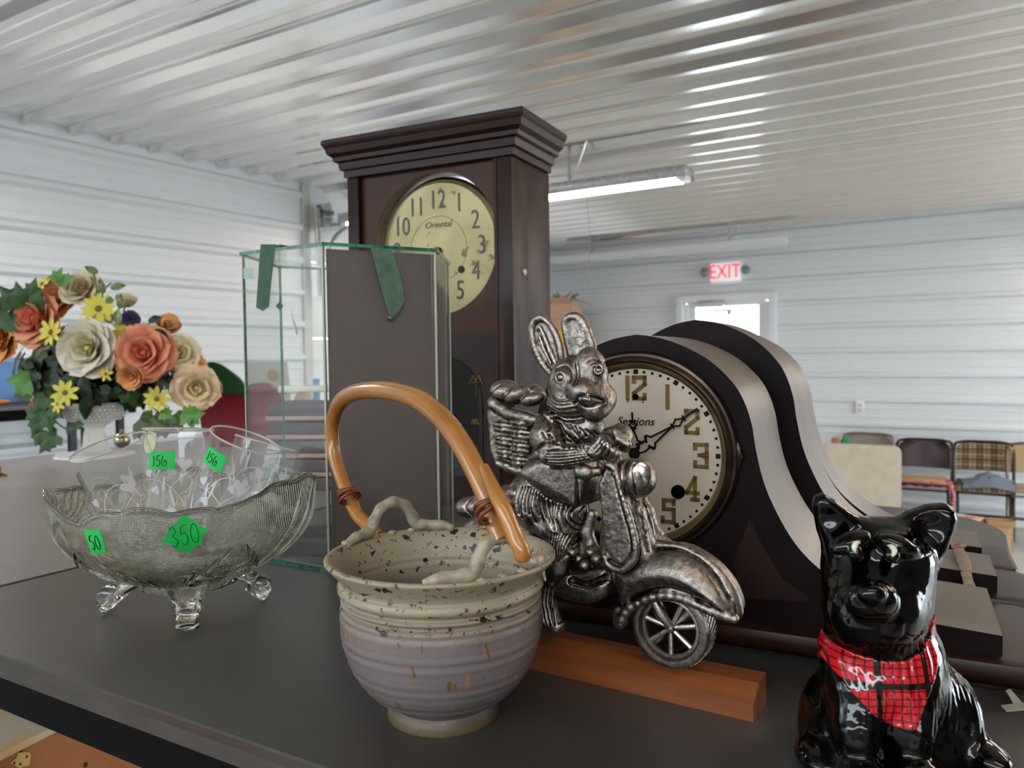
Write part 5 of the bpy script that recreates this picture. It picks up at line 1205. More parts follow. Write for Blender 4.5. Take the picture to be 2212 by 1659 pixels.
# ------------------------------------------------------------------ etched tumblers standing in the bowl
m_etch = pbr('etched_white', 'e6e6e8', rough=.9); 
ns, lk = nodes(m_etch); b_ = ns['Principled BSDF']; tr_ = ns.new('ShaderNodeBsdfTransparent'); mx_ = ns.new('ShaderNodeMixShader'); mx_.inputs['Fac'].default_value = .5
lk.new(tr_.outputs[0], mx_.inputs[1]); lk.new(b_.outputs[0], mx_.inputs[2]); lk.new(mx_.outputs[0], ns['Material Output'].inputs['Surface'])
def tumbler(top, bot, R, label, seed, stick=None, facerot=0):
    d = (top - bot).normalized(); H = (top - bot).length; y = (V(0, 1, 0) - d * d.y).normalized(); x = y.cross(d)
    t = thing('etched_tumbler', label, 'drinking glass', mx=basis(x, y, d, bot) @ rot('Z', facerot), group='etched tumblers in the glass bowl')
    Rr = lambda z: R * (.86 + .14 * z / H)
    pr = [(.0002, 0), (R * .80, 0), (R * .86, .002)] + [(Rr(H * k / 8), H * k / 8) for k in range(1, 9)] + [(R - .0004, H + .0008), (R - .0012, H)] + [(Rr(H * k / 8) - .0015, H * k / 8) for k in range(7, 0, -1)] + [(R * .82, .0065), (.0002, .006)]
    pr = [(R * .80, .0005)] + [(Rr(H * k / 8), H * k / 8 + (.002 if k == 0 else 0)) for k in range(0, 9)]
    mb = MB(); mb.lathe(pr, 64); mb.build('glass', m_tumb, t, smooth=80)
    mb = MB(); mb.tube([(R * math.cos(q), R * math.sin(q), H) for q in [2 * PI * k / 64 for k in range(64)]], .0011, 8, closed=True); mb.build('rim', m_rim, t, smooth=80)
    mb = MB(); mb.lathe([(.0002, 0), (R * .80, 0), (R * .85, .002), (R * .84, .0065), (.0002, .006)], 48); mb.build('base', m_foot, t, smooth=60)
    S = lambda a0, z0: (lambda u, v_, o: (lambda a, z: V((Rr(z) + o) * math.cos(a), (Rr(z) + o) * math.sin(a), z))(a0 + u / R, z0 + v_))
    q0 = S(-PI / 2, 0); rd_ = random.Random(seed); mb = MB()
    def rib_(pts, w_):
        pts = crv(pts, 4); n_ = len(pts); vs = []
        for i, p in enumerate(pts):
            tt = (pts[min(i + 1, n_ - 1)] - pts[max(i - 1, 0)]); tt = V(tt.x, tt.y); nn = V(-tt.y, tt.x).normalized() * w_ * .62 * (.4 + .6 * math.sin(PI * i / (n_ - 1)))
            vs += [q0(p.x + nn.x, p.y + nn.y, .00025), q0(p.x - nn.x, p.y - nn.y, .00025)]
        mb.add(vs, [(2 * i, 2 * i + 1, 2 * i + 3, 2 * i + 2) for i in range(n_ - 1)])
    def blob(u, z, r_, heart=False, a=0, sx=1):
        pts = []
        for k in range(20):
            q = 2 * PI * k / 20
            if heart: X_, Z_ = .062 * 16 * math.sin(q) ** 3, .062 * (13 * math.cos(q) - 5 * math.cos(2 * q) - 2 * math.cos(3 * q) - math.cos(4 * q))
            else: X_, Z_ = math.cos(q) * sx, math.sin(q)
            X_, Z_ = X_ * r_ * .85, Z_ * r_ * .85; pts.append((u + X_ * math.cos(a) - Z_ * math.sin(a), z + X_ * math.sin(a) + Z_ * math.cos(a)))
        mb.add([q0(u, z, .00025)] + [q0(p[0], p[1], .00025) for p in pts], [(0, i + 1, (i + 1) % 20 + 1) for i in range(20)])
    for rep in range(3):
        o_ = (rep - 1) * R * 2.05 + rd_.uniform(-.004, .004)
        rib_([(o_ - .03, H * .15), (o_ - .018, H * .42), (o_ - .004, H * .66), (o_ + .012, H * .70), (o_ + .02, H * .55)], .0008)
        rib_([(o_ + .03, H * .12), (o_ + .012, H * .38), (o_ - .006, H * .5), (o_ - .028, H * .52)], .0007)
        rib_([(o_ - .004, H * .3), (o_ + .01, H * .5), (o_ + .03, H * .63)], .0007)
        for k in range(5):
            u, z, a = o_ + rd_.uniform(-.03, .03), H * rd_.uniform(.15, .66), rd_.uniform(-.9, .9)
            rib_([(u, z), (u + .008 * math.sin(a), z + .009), (u + .016 * math.sin(a), z + .02)], .0022)
        for k in range(3):
            u, z = o_ + rd_.uniform(-.025, .028), H * rd_.uniform(.3, .72); rib_([(u + .0035 * (1 - q * .12) * math.cos(q), z + .0035 * (1 - q * .12) * math.sin(q)) for q in range(7)], .0005)
        blob(o_ + .018, H * .66, .0095, True, rd_.uniform(-.3, .3)); blob(o_ - .012, H * .42, .0065, True, 2.8); blob(o_ + .005, H * .2, .007, False, 0, 1.3); blob(o_ - .022, H * .58, .0068, True, .5)
        for k in range(4):
            u, z = o_ + rd_.uniform(-.03, .03), H * rd_.uniform(.1, .6); s_ = rd_.choice((-1, 1)); rib_([(u, z), (u + s_ * .008, z + .004), (u + s_ * .013, z + .013), (u + s_ * .009, z + .02)], .0006)
    e_ = mb.build('etched_vine', m_etch, t, smooth=80); e_['kind'] = 'stuff'
    if stick:
        for (a0, z0, w_, h_, ang, txt, kw) in stick: sticker(t, S(math.radians(a0), z0), w_, h_, math.radians(ang), txt, **kw)
    return t
tl = lambda px, py, Y: onY(px, py, Y)
tumbler(tl(235, 964, .775), tl(318, 1172, .80), .0362, 'etched tumbler leaning left in the bowl, sticker on its left edge', 1, [(-165, .082, .012, .02, 0, None, {})])
rnd = [(math.cos(q), math.sin(q)) for q in [2 * PI * k / 18 for k in range(18)]]
tumbler(tl(386, 928, .835), tl(376, 1150, .82), .0352, 'upright etched tumbler in the middle of the bowl, with round pale label', 2, [(-95, .076, .030, .019, 1, '156', {}), (-120, .094, .020, .022, 0, None, dict(poly=rnd, mat=m_pale))])
tumbler(tl(532, 950, .80), tl(452, 1160, .805), .0362, 'front right etched tumbler leaning right, green 156 sticker near its rim', 3, [(-115, .089, .028, .018, -4, '156', {})])
tumbler(tl(578, 958, .868), tl(520, 1142, .85), .0355, 'etched tumbler farthest right, mostly behind another tumbler, without a sticker', 4)

# ------------------------------------------------------------------ hexagonal glass display case
HC = V(-.22, 1.085, TZ); HR = .147; HH = .40
t = thing('hexagonal_glass_case', 'hexagonal glass display case with grey panels and strips of green tape', 'display case', HC)
m_pane = thin_glass('case_glass', (.985, .995, .99), .05, haze=.012); m_gedge = pbr('green_glass_edge', '2f8a68', rough=.12, spec=.8, c2='1b5a44', scale=120, trans=.3)
va = [math.radians(-92 + 60 * k) for k in range(6)]; hv = [V(HR * math.cos(a), HR * math.sin(a), 0) for a in va]
def hexslab(z0, z1, R, name):
    mb = MB(); ring0 = [V(R * math.cos(a), R * math.sin(a), z0) for a in va]; ring1 = [q + V(0, 0, z1 - z0) for q in ring0]
    mb.add(ring0, [tuple(range(6))]); mb.add(ring1, [tuple(range(6))]); mb.mi = 1; mb.loft([ring0, ring1], cap=False); return mb.build(name, [m_pane, m_gedge], t, smooth=None)
hexslab(HH - .004, HH, HR + .002, 'top_plate'); hexslab(.0, .005, HR + .002, 'base_plate')
m_gry = pbr('grey_backing', '6a5e5c', rough=.5, c2='625755', scale=6); m_seal = pbr('clear_sealant', 'b9b4a4', rough=.35)
for k in range(6):
    a, b = hv[k], hv[(k + 1) % 6]; e = (b - a).normalized(); nn = V(-e.y, e.x, 0) * (1 if V(-e.y, e.x, 0).dot(-(a + b)) > 0 else -1)
    a2, b2 = a + e * .002, b - e * .002; q = [a2, b2, b2 + nn * .004, a2 + nn * .004]; mb = MB()
    lo_ = [V(p.x, p.y, .005) for p in q]; hi_ = [V(p.x, p.y, HH - .004) for p in q]
    mb.add(lo_ + hi_, [(0, 1, 5, 4), (2, 3, 7, 6)]); mb.mi = 1; mb.add(lo_ + hi_, [(1, 2, 6, 5), (3, 0, 4, 7), (0, 3, 2, 1), (4, 5, 6, 7)]); mb.build('pane', [m_pane, m_gedge], t, smooth=None)
    if k in (0, 1):
        o = nn * .005; q = [a2 + e * .004 + o, b2 - e * .003 + o, b2 - e * .003 + o + nn * .002, a2 + e * .004 + o + nn * .002]
        mb = MB(); mb.loft([[V(p.x, p.y, .006) for p in q], [V(p.x, p.y, HH - .007) for p in q]]); mb.build('grey_panel', m_gry, t, smooth=None)
    mb = MB(); mb.tube([a + nn * .002 + V(0, 0, .005), a + nn * .002 + V(0, 0, HH - .005)], .0015, 6); mb.build('sealant_bead', m_seal, t)
m_tape = pbr('green_masking_tape', '2d4a3a', rough=.6, c2='3a5a46', scale=60, bump=.3, bscale=300)
def on_face(k, px, py, o=-.0012):
    a, b = HC + hv[k], HC + hv[(k + 1) % 6]; e = (b - a).normalized(); nn = V(-e.y, e.x, 0); nn = nn if nn.dot(HC - a) > 0 else -nn
    return onP(px, py, a + nn * o, nn) - HC, nn
def tape(k, pts, name='tape_strip', mat=m_tape, th=.0006):
    P_ = [on_face(k, *p)[0] for p in pts]; nn = on_face(k, *pts[0])[1]; n_ = len(P_); mb = MB()
    mb.add([p for p in P_] + [p - nn * th for p in P_], [tuple(range(n_)), tuple(range(n_, 2 * n_))] + [(i, (i + 1) % n_, (i + 1) % n_ + n_, i + n_) for i in range(n_)]); return mb.build(name, mat, t, smooth=None)
tape(5, [(564, 528), (596, 528), (592, 560), (586, 610), (581, 662), (568, 672), (554, 664), (557, 620), (561, 560)])
tape(0, [(800, 535), (845, 538), (850, 552), (866, 600), (874, 650), (862, 672), (847, 688), (838, 676), (828, 640), (812, 580)], mat=pbr('pale_green_tape', '45604d', .6, c2='557060', scale=70))
tape(5, [(527, 580), (545, 580), (545, 602), (527, 602)], 'sticker_remnant', pbr('faint_green', '9db5a8', .6)); tape(5, [(604, 652), (612, 660), (604, 669), (596, 661)], 'sticker_remnant', m_tape)
tape(5, [(629, 668), (634, 690), (644, 716), (641, 724), (634, 700)], 'sticker_remnant', pbr('peeling_tape', '9aa29c', .6))
mb = MB(); q = on_face(0, 843, 687)[0]; mb.ball(q, (.004, .002, .004), 10, 6); mb.build('screw_head', m_steel, t)
top_t = [on_face(5, 566, 526)[0], on_face(5, 605, 524)[0]]
mb = MB(); z = HH + .0005; a, b = top_t; mb.loft([[V(a.x, a.y, z), V(b.x, b.y, z), V(b.x + .01, b.y + .02, z), V(a.x + .006, a.y + .016, z)], [V(a.x, a.y, z + .002), V(b.x, b.y, z + .003), V(b.x + .01, b.y + .02, z + .003), V(a.x + .006, a.y + .016, z + .001)]]); mb.build('tape_end', m_tape, t, smooth=None)

# ------------------------------------------------------------------ black ceramic terrier
DP = V((1915 - 1106) / 1680 * .497, .497, TZ); DYAW = 0
t = dog = thing('ceramic_terrier', 'glossy black ceramic terrier with pricked ears and red plaid bandana', 'dog figurine', DP)
def D(px, py, o=0): q = onP(px, py, DP + V(0, o, 0), V(0, 1, 0)) - DP; return (q.x, q.y, q.z)
def DQ(px, py, o=0): q = D(px, py, o); return (q[0], q[2])
v = Vol((-.075, -.066, -.002), (.075, .062, .178), .0011)
v.ell(D(1920, 1530, .008), (.0510, .038, .046), k=.008); v.ell(D(1918, 1600, .006), (.0535, .040, .026), k=.010)
v.ell(D(1905, 1462, -.012), (.037, .028, .034), k=.010)
v.ell(D(1788, 1570, .006), (.0150, .030, .030), k=.010); v.ell(D(2052, 1560, .006), (.0140, .030, .030), k=.012)
v.ell(D(1902, 1400, .002), (.0375, .030, .028), k=.012)                                   # neck
v.ell(D(1896, 1215, .002), (.0350, .031, .030), k=.008); v.ell(D(1893, 1300, -.004), (.0338, .030, .034), k=.010)
v.ell(D(1884, 1322, -.024), (.0265, .021, .0255), k=.012)                                # beard and muzzle
v.ell(D(1884, 1296, -.044), (.0150, .009, .0115), k=.006)
v.ell(D(1885, 1284, -.0515), (.0078, .0045, .0055), k=.0025)                             # nose
v.ell(D(1836, 1172, -.024), (.0135, .009, .0065), rot('Y', -.35), k=.005); v.ell(D(1940, 1178, -.024), (.0135, .009, .0065), rot('Y', .35), k=.005)   # brows
for px, py in ((1848, 1196), (1926, 1200)): v.ell(D(px, py, -.0325), (.0048, .004, .0048), k=.0012)
el = [(1757, 1090), (1762, 1072), (1776, 1065), (1800, 1076), (1836, 1102), (1866, 1122), (1850, 1162), (1800, 1215), (1782, 1190), (1768, 1150)]
er = [(1930, 1124), (1962, 1104), (2002, 1090), (2040, 1086), (2058, 1096), (2064, 1118), (2056, 1150), (2040, 1190), (2018, 1232), (1985, 1200), (1950, 1160)]
v.poly([DQ(*p) for p in el], -.009, .010, .0085, k=.006); v.poly([DQ(*p) for p in er], -.009, .010, .0085, k=.006)
v.path([D(1776, 1092, -.012), D(1790, 1122, -.013), D(1806, 1150, -.016)], [.0028, .0062, .0048], k=.005, cut=True); v.path([D(2040, 1112, -.012), D(2020, 1142, -.013), D(1996, 1168, -.017)], [.0038, .0085, .0062], k=.005, cut=True)
for sx, px in ((-1, 1850), (1, 1968)):                                                   # front legs and paws
    v.path([D(px, 1500, -.022), D(px - sx * 2, 1570, -.030), D(px, 1600, -.032)], [.016, .0125, .012], k=.008)
    q = D(px, 1600, -.036); v.ell((q[0], q[1] - .006, .009), (.0145, .015, .009), k=.005)
for sx in (-1, 1):
    v.ell((sx * .052, -.020, .0085), (.0125, .021, .0085), k=.006)
v.ell((0, 0, -.0085), (.07, .07, .0085), k=.002, cut=True)
rr_ = random.Random(5)
for i in range(26):                                                                       # coat strokes
    x = -.05 + i * .004; z0 = .02 + rr_.uniform(0, .02); v.groove([(x, 0, z0 + .03), (x + .002, 0, z0 + .012), (x - .001, 0, z0)], .0014, .0006, -.08, .08)
for i in range(9):
    x = 1815 + i * 17; v.groove([DQ(x, 1350), DQ(x + (x - 1884) * .1, 1385), DQ(x + (x - 1884) * .05, 1410)], .0013, .0007, -.08, -.005)
v.groove([DQ(1884, 1302), DQ(1884, 1322), DQ(1860, 1334), DQ(1838, 1328)], .0011, .0011, -.08, -.02); v.groove([DQ(1884, 1322), DQ(1910, 1334), DQ(1934, 1326)], .0011, .0011, -.08, -.02)
v.engrave(); base_d = v.d.copy(); v.d = np.maximum(v.d, -(v.lo[2] + v.h * np.arange(v.n[2]))[None, None, :].astype(np.float32))
v.rough(.00012, .006, 9)
m_dog = pbr('black_glaze', '030303', rough=.06, spec=.5)
me = v.mesh('terrier_body'); put('terrier_body', me, m_dog, dog)
# bandana: the body's own surface grown slightly and trimmed to a triangle
b_ = Vol((-.075, -.066, -.002), (.075, .062, .178), .0011); b_.d = base_d - .0011
bp = [(1772, 1362), (1782, 1384), (1806, 1398), (1850, 1408), (1900, 1415), (1945, 1412), (1985, 1398), (2008, 1374), (2022, 1348), (2031, 1332), (2040, 1352), (2040, 1380), (2030, 1410), (2008, 1446), (1975, 1494), (1945, 1558), (1905, 1548), (1862, 1522), (1826, 1482), (1800, 1444), (1778, 1404)]
c_ = Vol((-.075, -.066, -.002), (.075, .062, .178), .0011); c_.poly([DQ(*p, -.026) for p in bp], -.0435, .012, .0006, k=0)
b_.d = np.maximum(b_.d, c_.d); b_.d = np.maximum(b_.d, -(base_d + .0025))
def plaid():
    m = pbr('red_plaid', 'b3101c', rough=.1, spec=.6, coat=.5, coatr=.03); ns, lk = nodes(m); b = ns['Principled BSDF']; t = ns.new('ShaderNodeTexCoord'); sp = ns.new('ShaderNodeSeparateXYZ'); lk.new(t.outputs['Object'], sp.inputs[0])
    last = None
    nz_ = ns.new('ShaderNodeTexNoise'); nz_.inputs['Scale'].default_value = 40; lk.new(t.outputs['Object'], nz_.inputs['Vector'])
    def band(ax_, per, ph, w_):
        nonlocal last
        a = ns.new('ShaderNodeMath'); a.operation = 'MULTIPLY_ADD'; a.inputs[1].default_value = .0016; lk.new(nz_.outputs['Fac'], a.inputs[0]); lk.new(sp.outputs[ax_], a.inputs[2])
        a2 = ns.new('ShaderNodeMath'); a2.operation = 'ADD'; a2.inputs[1].default_value = 1 + ph; lk.new(a.outputs[0], a2.inputs[0])
        c = ns.new('ShaderNodeMath'); c.operation = 'PINGPONG'; c.inputs[1].default_value = per / 2; lk.new(a2.outputs[0], c.inputs[0])
        d = ns.new('ShaderNodeMath'); d.operation = 'LESS_THAN'; d.inputs[1].default_value = w_ / 2; lk.new(c.outputs[0], d.inputs[0])
        if last is None: last = d.outputs[0]
        else: e = ns.new('ShaderNodeMath'); e.operation = 'MAXIMUM'; lk.new(last, e.inputs[0]); lk.new(d.outputs[0], e.inputs[1]); last = e.outputs[0]
    band('X', .029, .0075, .0038); band('Z', .026, .0055, .0034)
    thick = last; last = None
    for ax_, phs in (('X', (.0, .0047, .0098)), ('Z', (.0, .0042, .0088))):
        for ph in phs: band(ax_, .0145 if ax_ == 'X' else .013, ph + .004, .0010)
    m1 = ns.new('ShaderNodeMix'); m1.data_type = 'RGBA'; m1.inputs['A'].default_value = lin('bf1620'); m1.inputs['B'].default_value = lin('5a0c12'); lk.new(last, m1.inputs['Factor'])
    m2 = ns.new('ShaderNodeMix'); m2.data_type = 'RGBA'; m2.inputs['B'].default_value = lin('140506'); lk.new(thick, m2.inputs['Factor']); lk.new(m1.outputs['Result'], m2.inputs['A']); lk.new(m2.outputs['Result'], b.inputs['Base Color']); return m
b_.build('bandana', plaid(), dog, label='red bandana with black plaid lines, knotted round the neck')
m_eye = pbr('pale_eye_paint', 'c9cbb4', .15)
dep = None
for (px, py), pts in (((1852, 1180), [(1858, 1172), (1849, 1174), (1845, 1184), (1848, 1192)]), ((1925, 1190), [(1916, 1178), (1926, 1181), (1932, 1192), (1926, 1203)])):
    P = []
    for q in crv(pts, 4):
        d = ray(q.x, q.y).normalized(); s_ = None
        for k in range(400):
            p = CAM + d * (.44 + k * .0004) - DP; i = ((np.array(p) - v.lo) / v.h).astype(int)
            if (i >= 0).all() and (i < v.n).all() and base_d[tuple(i)] < .0002: s_ = p; break
        if s_ is not None: P.append(s_)
    if len(P) > 3: mb = MB(); mb.tube(P, [.0004 + .0014 * math.sin(PI * k / (len(P) - 1)) for k in range(len(P))], 8); mb.build('eye_crescent', m_eye, dog, smooth=80)

# ------------------------------------------------------------------ paper price tag under the clock base
c = onZ(2190, 1530, TZ); t = thing('paper_tag', 'small folded white paper tag on the table right of the terrier', 'paper tag', c, .3); mb = MB()
mb.loft([[V(-.012, -.004, .0008), V(.008, -.007, .0008), V(.012, .002, .0012), V(-.008, .004, .0012)], [V(-.012, -.004, .0014), V(.008, -.007, .0014), V(.012, .002, .0018), V(-.008, .004, .0018)]]); mb.build('tag_sheet', pbr('tag_paper', '9c9688', .7), t, smooth=None)
mb = MB(); mb.loft([[V(.004, .003, .001), V(.012, .003, .001), V(.004, .006, .011), V(.0, .006, .010)], [V(.004, .004, .001), V(.012, .004, .001), V(.004, .007, .011), V(.0, .007, .010)]]); mb.build('folded_flap', pbr('tag_paper2', '8c8678', .7), t, smooth=None)
# masking tape strip and pale block end lying over the middle clock's base
f_a = onZ(2048, 1180, TZ + .055); 
t = thing('masking_tape_strip', 'torn beige masking tape hanging over the end of the middle mantel clock', 'tape strip', f_a)
q = [onZ(px, py, z) - f_a for px, py, z in ((2050, 1168, TZ + .052), (2082, 1180, TZ + .052), (2108, 1268, TZ + .038), (2082, 1262, TZ + .038))]
mb = MB(); n_ = 9; rr = []
for i in range(n_):
    u = i / (n_ - 1); a = q[0].lerp(q[3], u); b = q[1].lerp(q[2], u); bow = V(0, 0, .004 * math.sin(PI * u)); j = V(.0012 * math.sin(i * 5.1), 0, 0)
    rr.append([a + bow, a.lerp(b, .5) + bow + V(0, 0, .0015), b + bow + j, b + bow + j - V(0, 0, .0008), a.lerp(b, .5) + bow + V(0, 0, .0007), a + bow - V(0, 0, .0008)])
mb.loft(rr); mb.build('tape', pbr('beige_masking_tape', '8d7868', .6, c2='a08c7a', scale=120, bump=.4, bscale=300), t, smooth=60)
mb = MB(); c = q[0].lerp(q[2], .25); mb.tube([c + V(-.004, 0, .004), c + V(.004, -.002, .006), c + V(.012, .001, .0045)], [.0015, .0028, .001], 8); mb.build('torn_flake', pbr('brown_flake', '8a5a3e', .6), t)

# ------------------------------------------------------------------ right background: chairs, folding table, boxes
FN = N2
def chair(px, off, label, fcol, bcol, scol, plaidm=None, metal_back=False, grp='folding chairs along the far wall'):
    P_ = onP(px, 1000, C0 + FN * off, FN); t = thing('folding_chair', label, 'chair', mx=basis(D2, -FN, V(0, 0, 1), V(P_.x, P_.y, 0)) @ Matrix.Diagonal((1, 1, .935, 1)), group=grp)
    mf = pbr(fcol + '_frame', fcol, .35, .5) if fcol not in _fm else _fm[fcol]; _fm[fcol] = mf
    W = .207
    # frame: inverted U behind the backrest, front legs run up to it
    up = crv([(-W, .10, 0), (-W, .22, .42), (-W, .30, .74), (-W + .05, .315, .80), (0, .317, .808), (W - .05, .315, .80), (W, .30, .74), (W, .22, .42), (W, .10, 0)], 5)
    mb = MB(); mb.tube([(x, y - .10, z) for x, y, z in up], .012, 8); mb.build('frame', mf, t)
    for s in (-1, 1):
        mb = MB(); mb.tube([(s * (W - .028), .36, 0), (s * (W - .028), .10, .40), (s * (W - .028), -.02, .43)], .011, 8); mb.build('leg', mf, t)
        mb = MB(); mb.tube([(s * W, -.10, .43), (s * W, .22, .43)], .011, 8); mb.build('seat_rail', mf, t)
    for y, z in ((.02, .2), (.28, .14), (-.085, .40)): mb = MB(); mb.tube([(-W + .02, y, z), (W - .02, y, z)], .009, 8); mb.build('rung', mf, t)
    def back(i, j):
        x = -1 + 2 * i; z = .56 + .235 * j; ww = W - .012
        if j > .7: ww *= math.sqrt(max(1 - ((j - .7) / .32) ** 2.4 * .5, .1))
        return V(x * ww, .155 + .03 * (1 - x * x) + (z - .56) * .16 - .0, z)
    mb = MB(); mb.grid(back, 13, 9); mb.grid(lambda i, j: back(i, j) + V(0, .012 if plaidm is None else .03, 0), 13, 9)
    e = [(0, j) for j in np.linspace(0, 1, 9)] + [(i, 1) for i in np.linspace(0, 1, 13)] + [(1, j) for j in np.linspace(1, 0, 9)] + [(i, 0) for i in np.linspace(1, 0, 13)]
    o_ = V(0, .012 if plaidm is None else .03, 0); mb.loft([[back(*q) for q in e], [back(*q) + o_ for q in e]], cap=False)
    mb.build('backrest', plaidm or pbr(bcol + '_back', bcol, .25, .4 if metal_back else 0), t, smooth=60)
    mb = MB(); mb.box((0, .06, .445), (2 * W - .03, .36, .03 if plaidm is None else .06), bev=.012); mb.build('seat', plaidm or pbr(scol + '_seat', scol, .4), t, smooth=60)
    return t
_fm = {}
def tweed():
    m = pbr('brown_plaid_tweed', 'a88a5c', .85); ns, lk = nodes(m); b = ns['Principled BSDF']; t = ns.new('ShaderNodeTexCoord'); sp = ns.new('ShaderNodeSeparateXYZ'); lk.new(t.outputs['Object'], sp.inputs[0]); acc = None
    for ax_, sc_ in (('X', 62), ('X', 190), ('Z', 75), ('Z', 210)):
        a = ns.new('ShaderNodeMath'); a.operation = 'MULTIPLY'; a.inputs[1].default_value = sc_; lk.new(sp.outputs[ax_], a.inputs[0]); c = ns.new('ShaderNodeMath'); c.operation = 'SINE'; lk.new(a.outputs[0], c.inputs[0])
        if acc is None: acc = c.outputs[0]
        else: d = ns.new('ShaderNodeMath'); d.operation = 'ADD'; lk.new(acc, d.inputs[0]); lk.new(c.outputs[0], d.inputs[1]); acc = d.outputs[0]
    r = ns.new('ShaderNodeMapRange'); r.inputs['From Min'].default_value = -2.4; r.inputs['From Max'].default_value = 2.4; lk.new(acc, r.inputs['Value']); cr_ = ns.new('ShaderNodeValToRGB'); e = cr_.color_ramp.elements; e[0].color = lin('3e2e20'); e[1].color = lin('9c8868'); q = e.new(.5); q.color = lin('5e4c38')
    lk.new(r.outputs['Result'], cr_.inputs['Fac']); lk.new(cr_.outputs['Color'], b.inputs['Base Color']); return m
m_tweed = tweed()
c1 = chair(1868, .28, 'tan metal folding chair behind the folded table, only its back top showing', '8a7c72', '8b7b6d', '8b7b6d')
c2 = chair(1993, .62, 'dark brown metal folding chair with a board and red cloth on its seat', '2a2023', '35262a', '35262a', metal_back=True)
c3 = chair(2124, .62, 'padded brown plaid folding chair with a grey cloth on its seat', '2c221e', '', '', plaidm=m_tweed)
c4 = chair(2247, .62, 'tan folding chair at the right edge of the picture', '6e5d4c', 'a58a6a', 'a58a6a')
t = thing('wooden_board', 'light wooden board lying on the dark brown chair', 'board', mx=c2.matrix_world @ Matrix.Translation((-.02, .08, .463)))
mb = MB(); mb.box((0, 0, .012), (.36, .24, .022), bev=.003); mb.build('plank', pbr('light_board', 'c49a6e', .5), t)
m_rc = pbr('red_white_cloth', 'c43c50', .8, c2='e8b8bc', scale=60, lo=.45, hi=.6)
t = thing('patterned_cloth', 'red and white patterned cloth hanging off the dark brown chair', 'cloth', mx=c2.matrix_world @ Matrix.Translation((0, -.04, .46)))
mb = MB(); mb.grid(lambda i, j: V(-.2 + .42 * i, -.085 + .2 * j, .008 + .008 * math.sin(i * 31 + j * 5) - (.035 * max(0, .25 - j) * 4)), 26, 8); mb.grid(lambda i, j: V(-.2 + .42 * i, -.085 + .2 * j, .004 + .008 * math.sin(i * 31 + j * 5) - (.035 * max(0, .25 - j) * 4)), 26, 8); mb.build('cloth', m_rc, t, smooth=80)
mb = MB(); mb.tube(crv([(.205, -.08, .0), (.222, -.09, -.05), (.225, -.09, -.13), (.218, -.09, -.2)], 5), [.013 + .004 * math.sin(k * 1.3) for k in range(16)], 9); mb.build('hanging_corner', m_rc, t, smooth=80)
t = thing('crumpled_cloth', 'crumpled grey cloth on the plaid chair', 'cloth', mx=c3.matrix_world @ Matrix.Translation((.03, .02, .478)))
def cloth(i, j, o=0):
    x = -.17 + .34 * i; y = -.18 + .3 * j; r_ = math.hypot((i - .55) * 2, (j - .5) * 2); n_ = noise.noise(V(i * 3.1, j * 3.3, 2)) + .5 * noise.noise(V(i * 7, j * 8, 5)); h_ = max(0, .10 * (1 - r_ * .75)) + .05 * max(n_, -.3) * (1.2 - min(r_, 1)); return V(x * (1 + .12 * n_), y, max(h_, .003) - o - (.03 if j < .08 else 0))
mb = MB(); mb.grid(cloth, 34, 26); mb.grid(lambda i, j: cloth(i, j, .004), 34, 26); mb.build('cloth', pbr('grey_fabric', '6e7884', .85), t, smooth=80)
# folded table standing on its long edge
PT = onP(1947, 1000, C0 + FN * 1.05, FN); PT.z = 0; zt_ = onP(1900, 962, C0 + FN * 1.05, FN).z
t = thing('folded_table', 'cream folding table standing on its edge in front of the chairs', 'folding table', mx=basis(D2, -FN, V(0, 0, 1), PT))
pts = [(-1.83, 0), (-.0, 0), (0, zt_ - .06)] + [(-.06 + .06 * math.cos(a), zt_ - .06 + .06 * math.sin(a)) for a in [PI / 2 * k / 5 for k in range(1, 6)]] + [(-1.83, zt_)]
mb = MB(); mb.prism(pts, -.02, .02); mb.build('tabletop', pbr('cream_plastic_top', 'cfc3b2', .5, c2='c6baa8', scale=12), t, smooth=30)
for x in (-.3, -1.5): mb = MB(); mb.tube([(x, .035, .1), (x, .035, zt_ - .1)], .013, 8); mb.build('leg', m_metal_blk, t)
q = onP(1815, 948, C0 + FN * .9, FN); t = thing('toy_box', 'small box with green and brown items above the folded table', 'box', V(q.x, q.y, 0) + V(0, 0, q.z - .06))
P_ = t.location.copy(); t.location = (P_.x, P_.y, 0)
mb = MB(); mb.box((0, 0, P_.z / 2), (.3, .11, P_.z), bev=.005); mb.build('carton', pbr('brown_carton', '9b7350', .7), t)
mb = MB(); mb.box((-.04, 0, P_.z + .03), (.06, .05, .08), rot('Y', 0), bev=.01); mb.build('brown_item', pbr('rust_item', 'a5603a', .6), t)
mb = MB(); mb.ball((.05, 0, P_.z + .035), (.05, .04, .035), 12, 8); mb.build('green_item', pbr('green_item', '2f8a5a', .5), t)
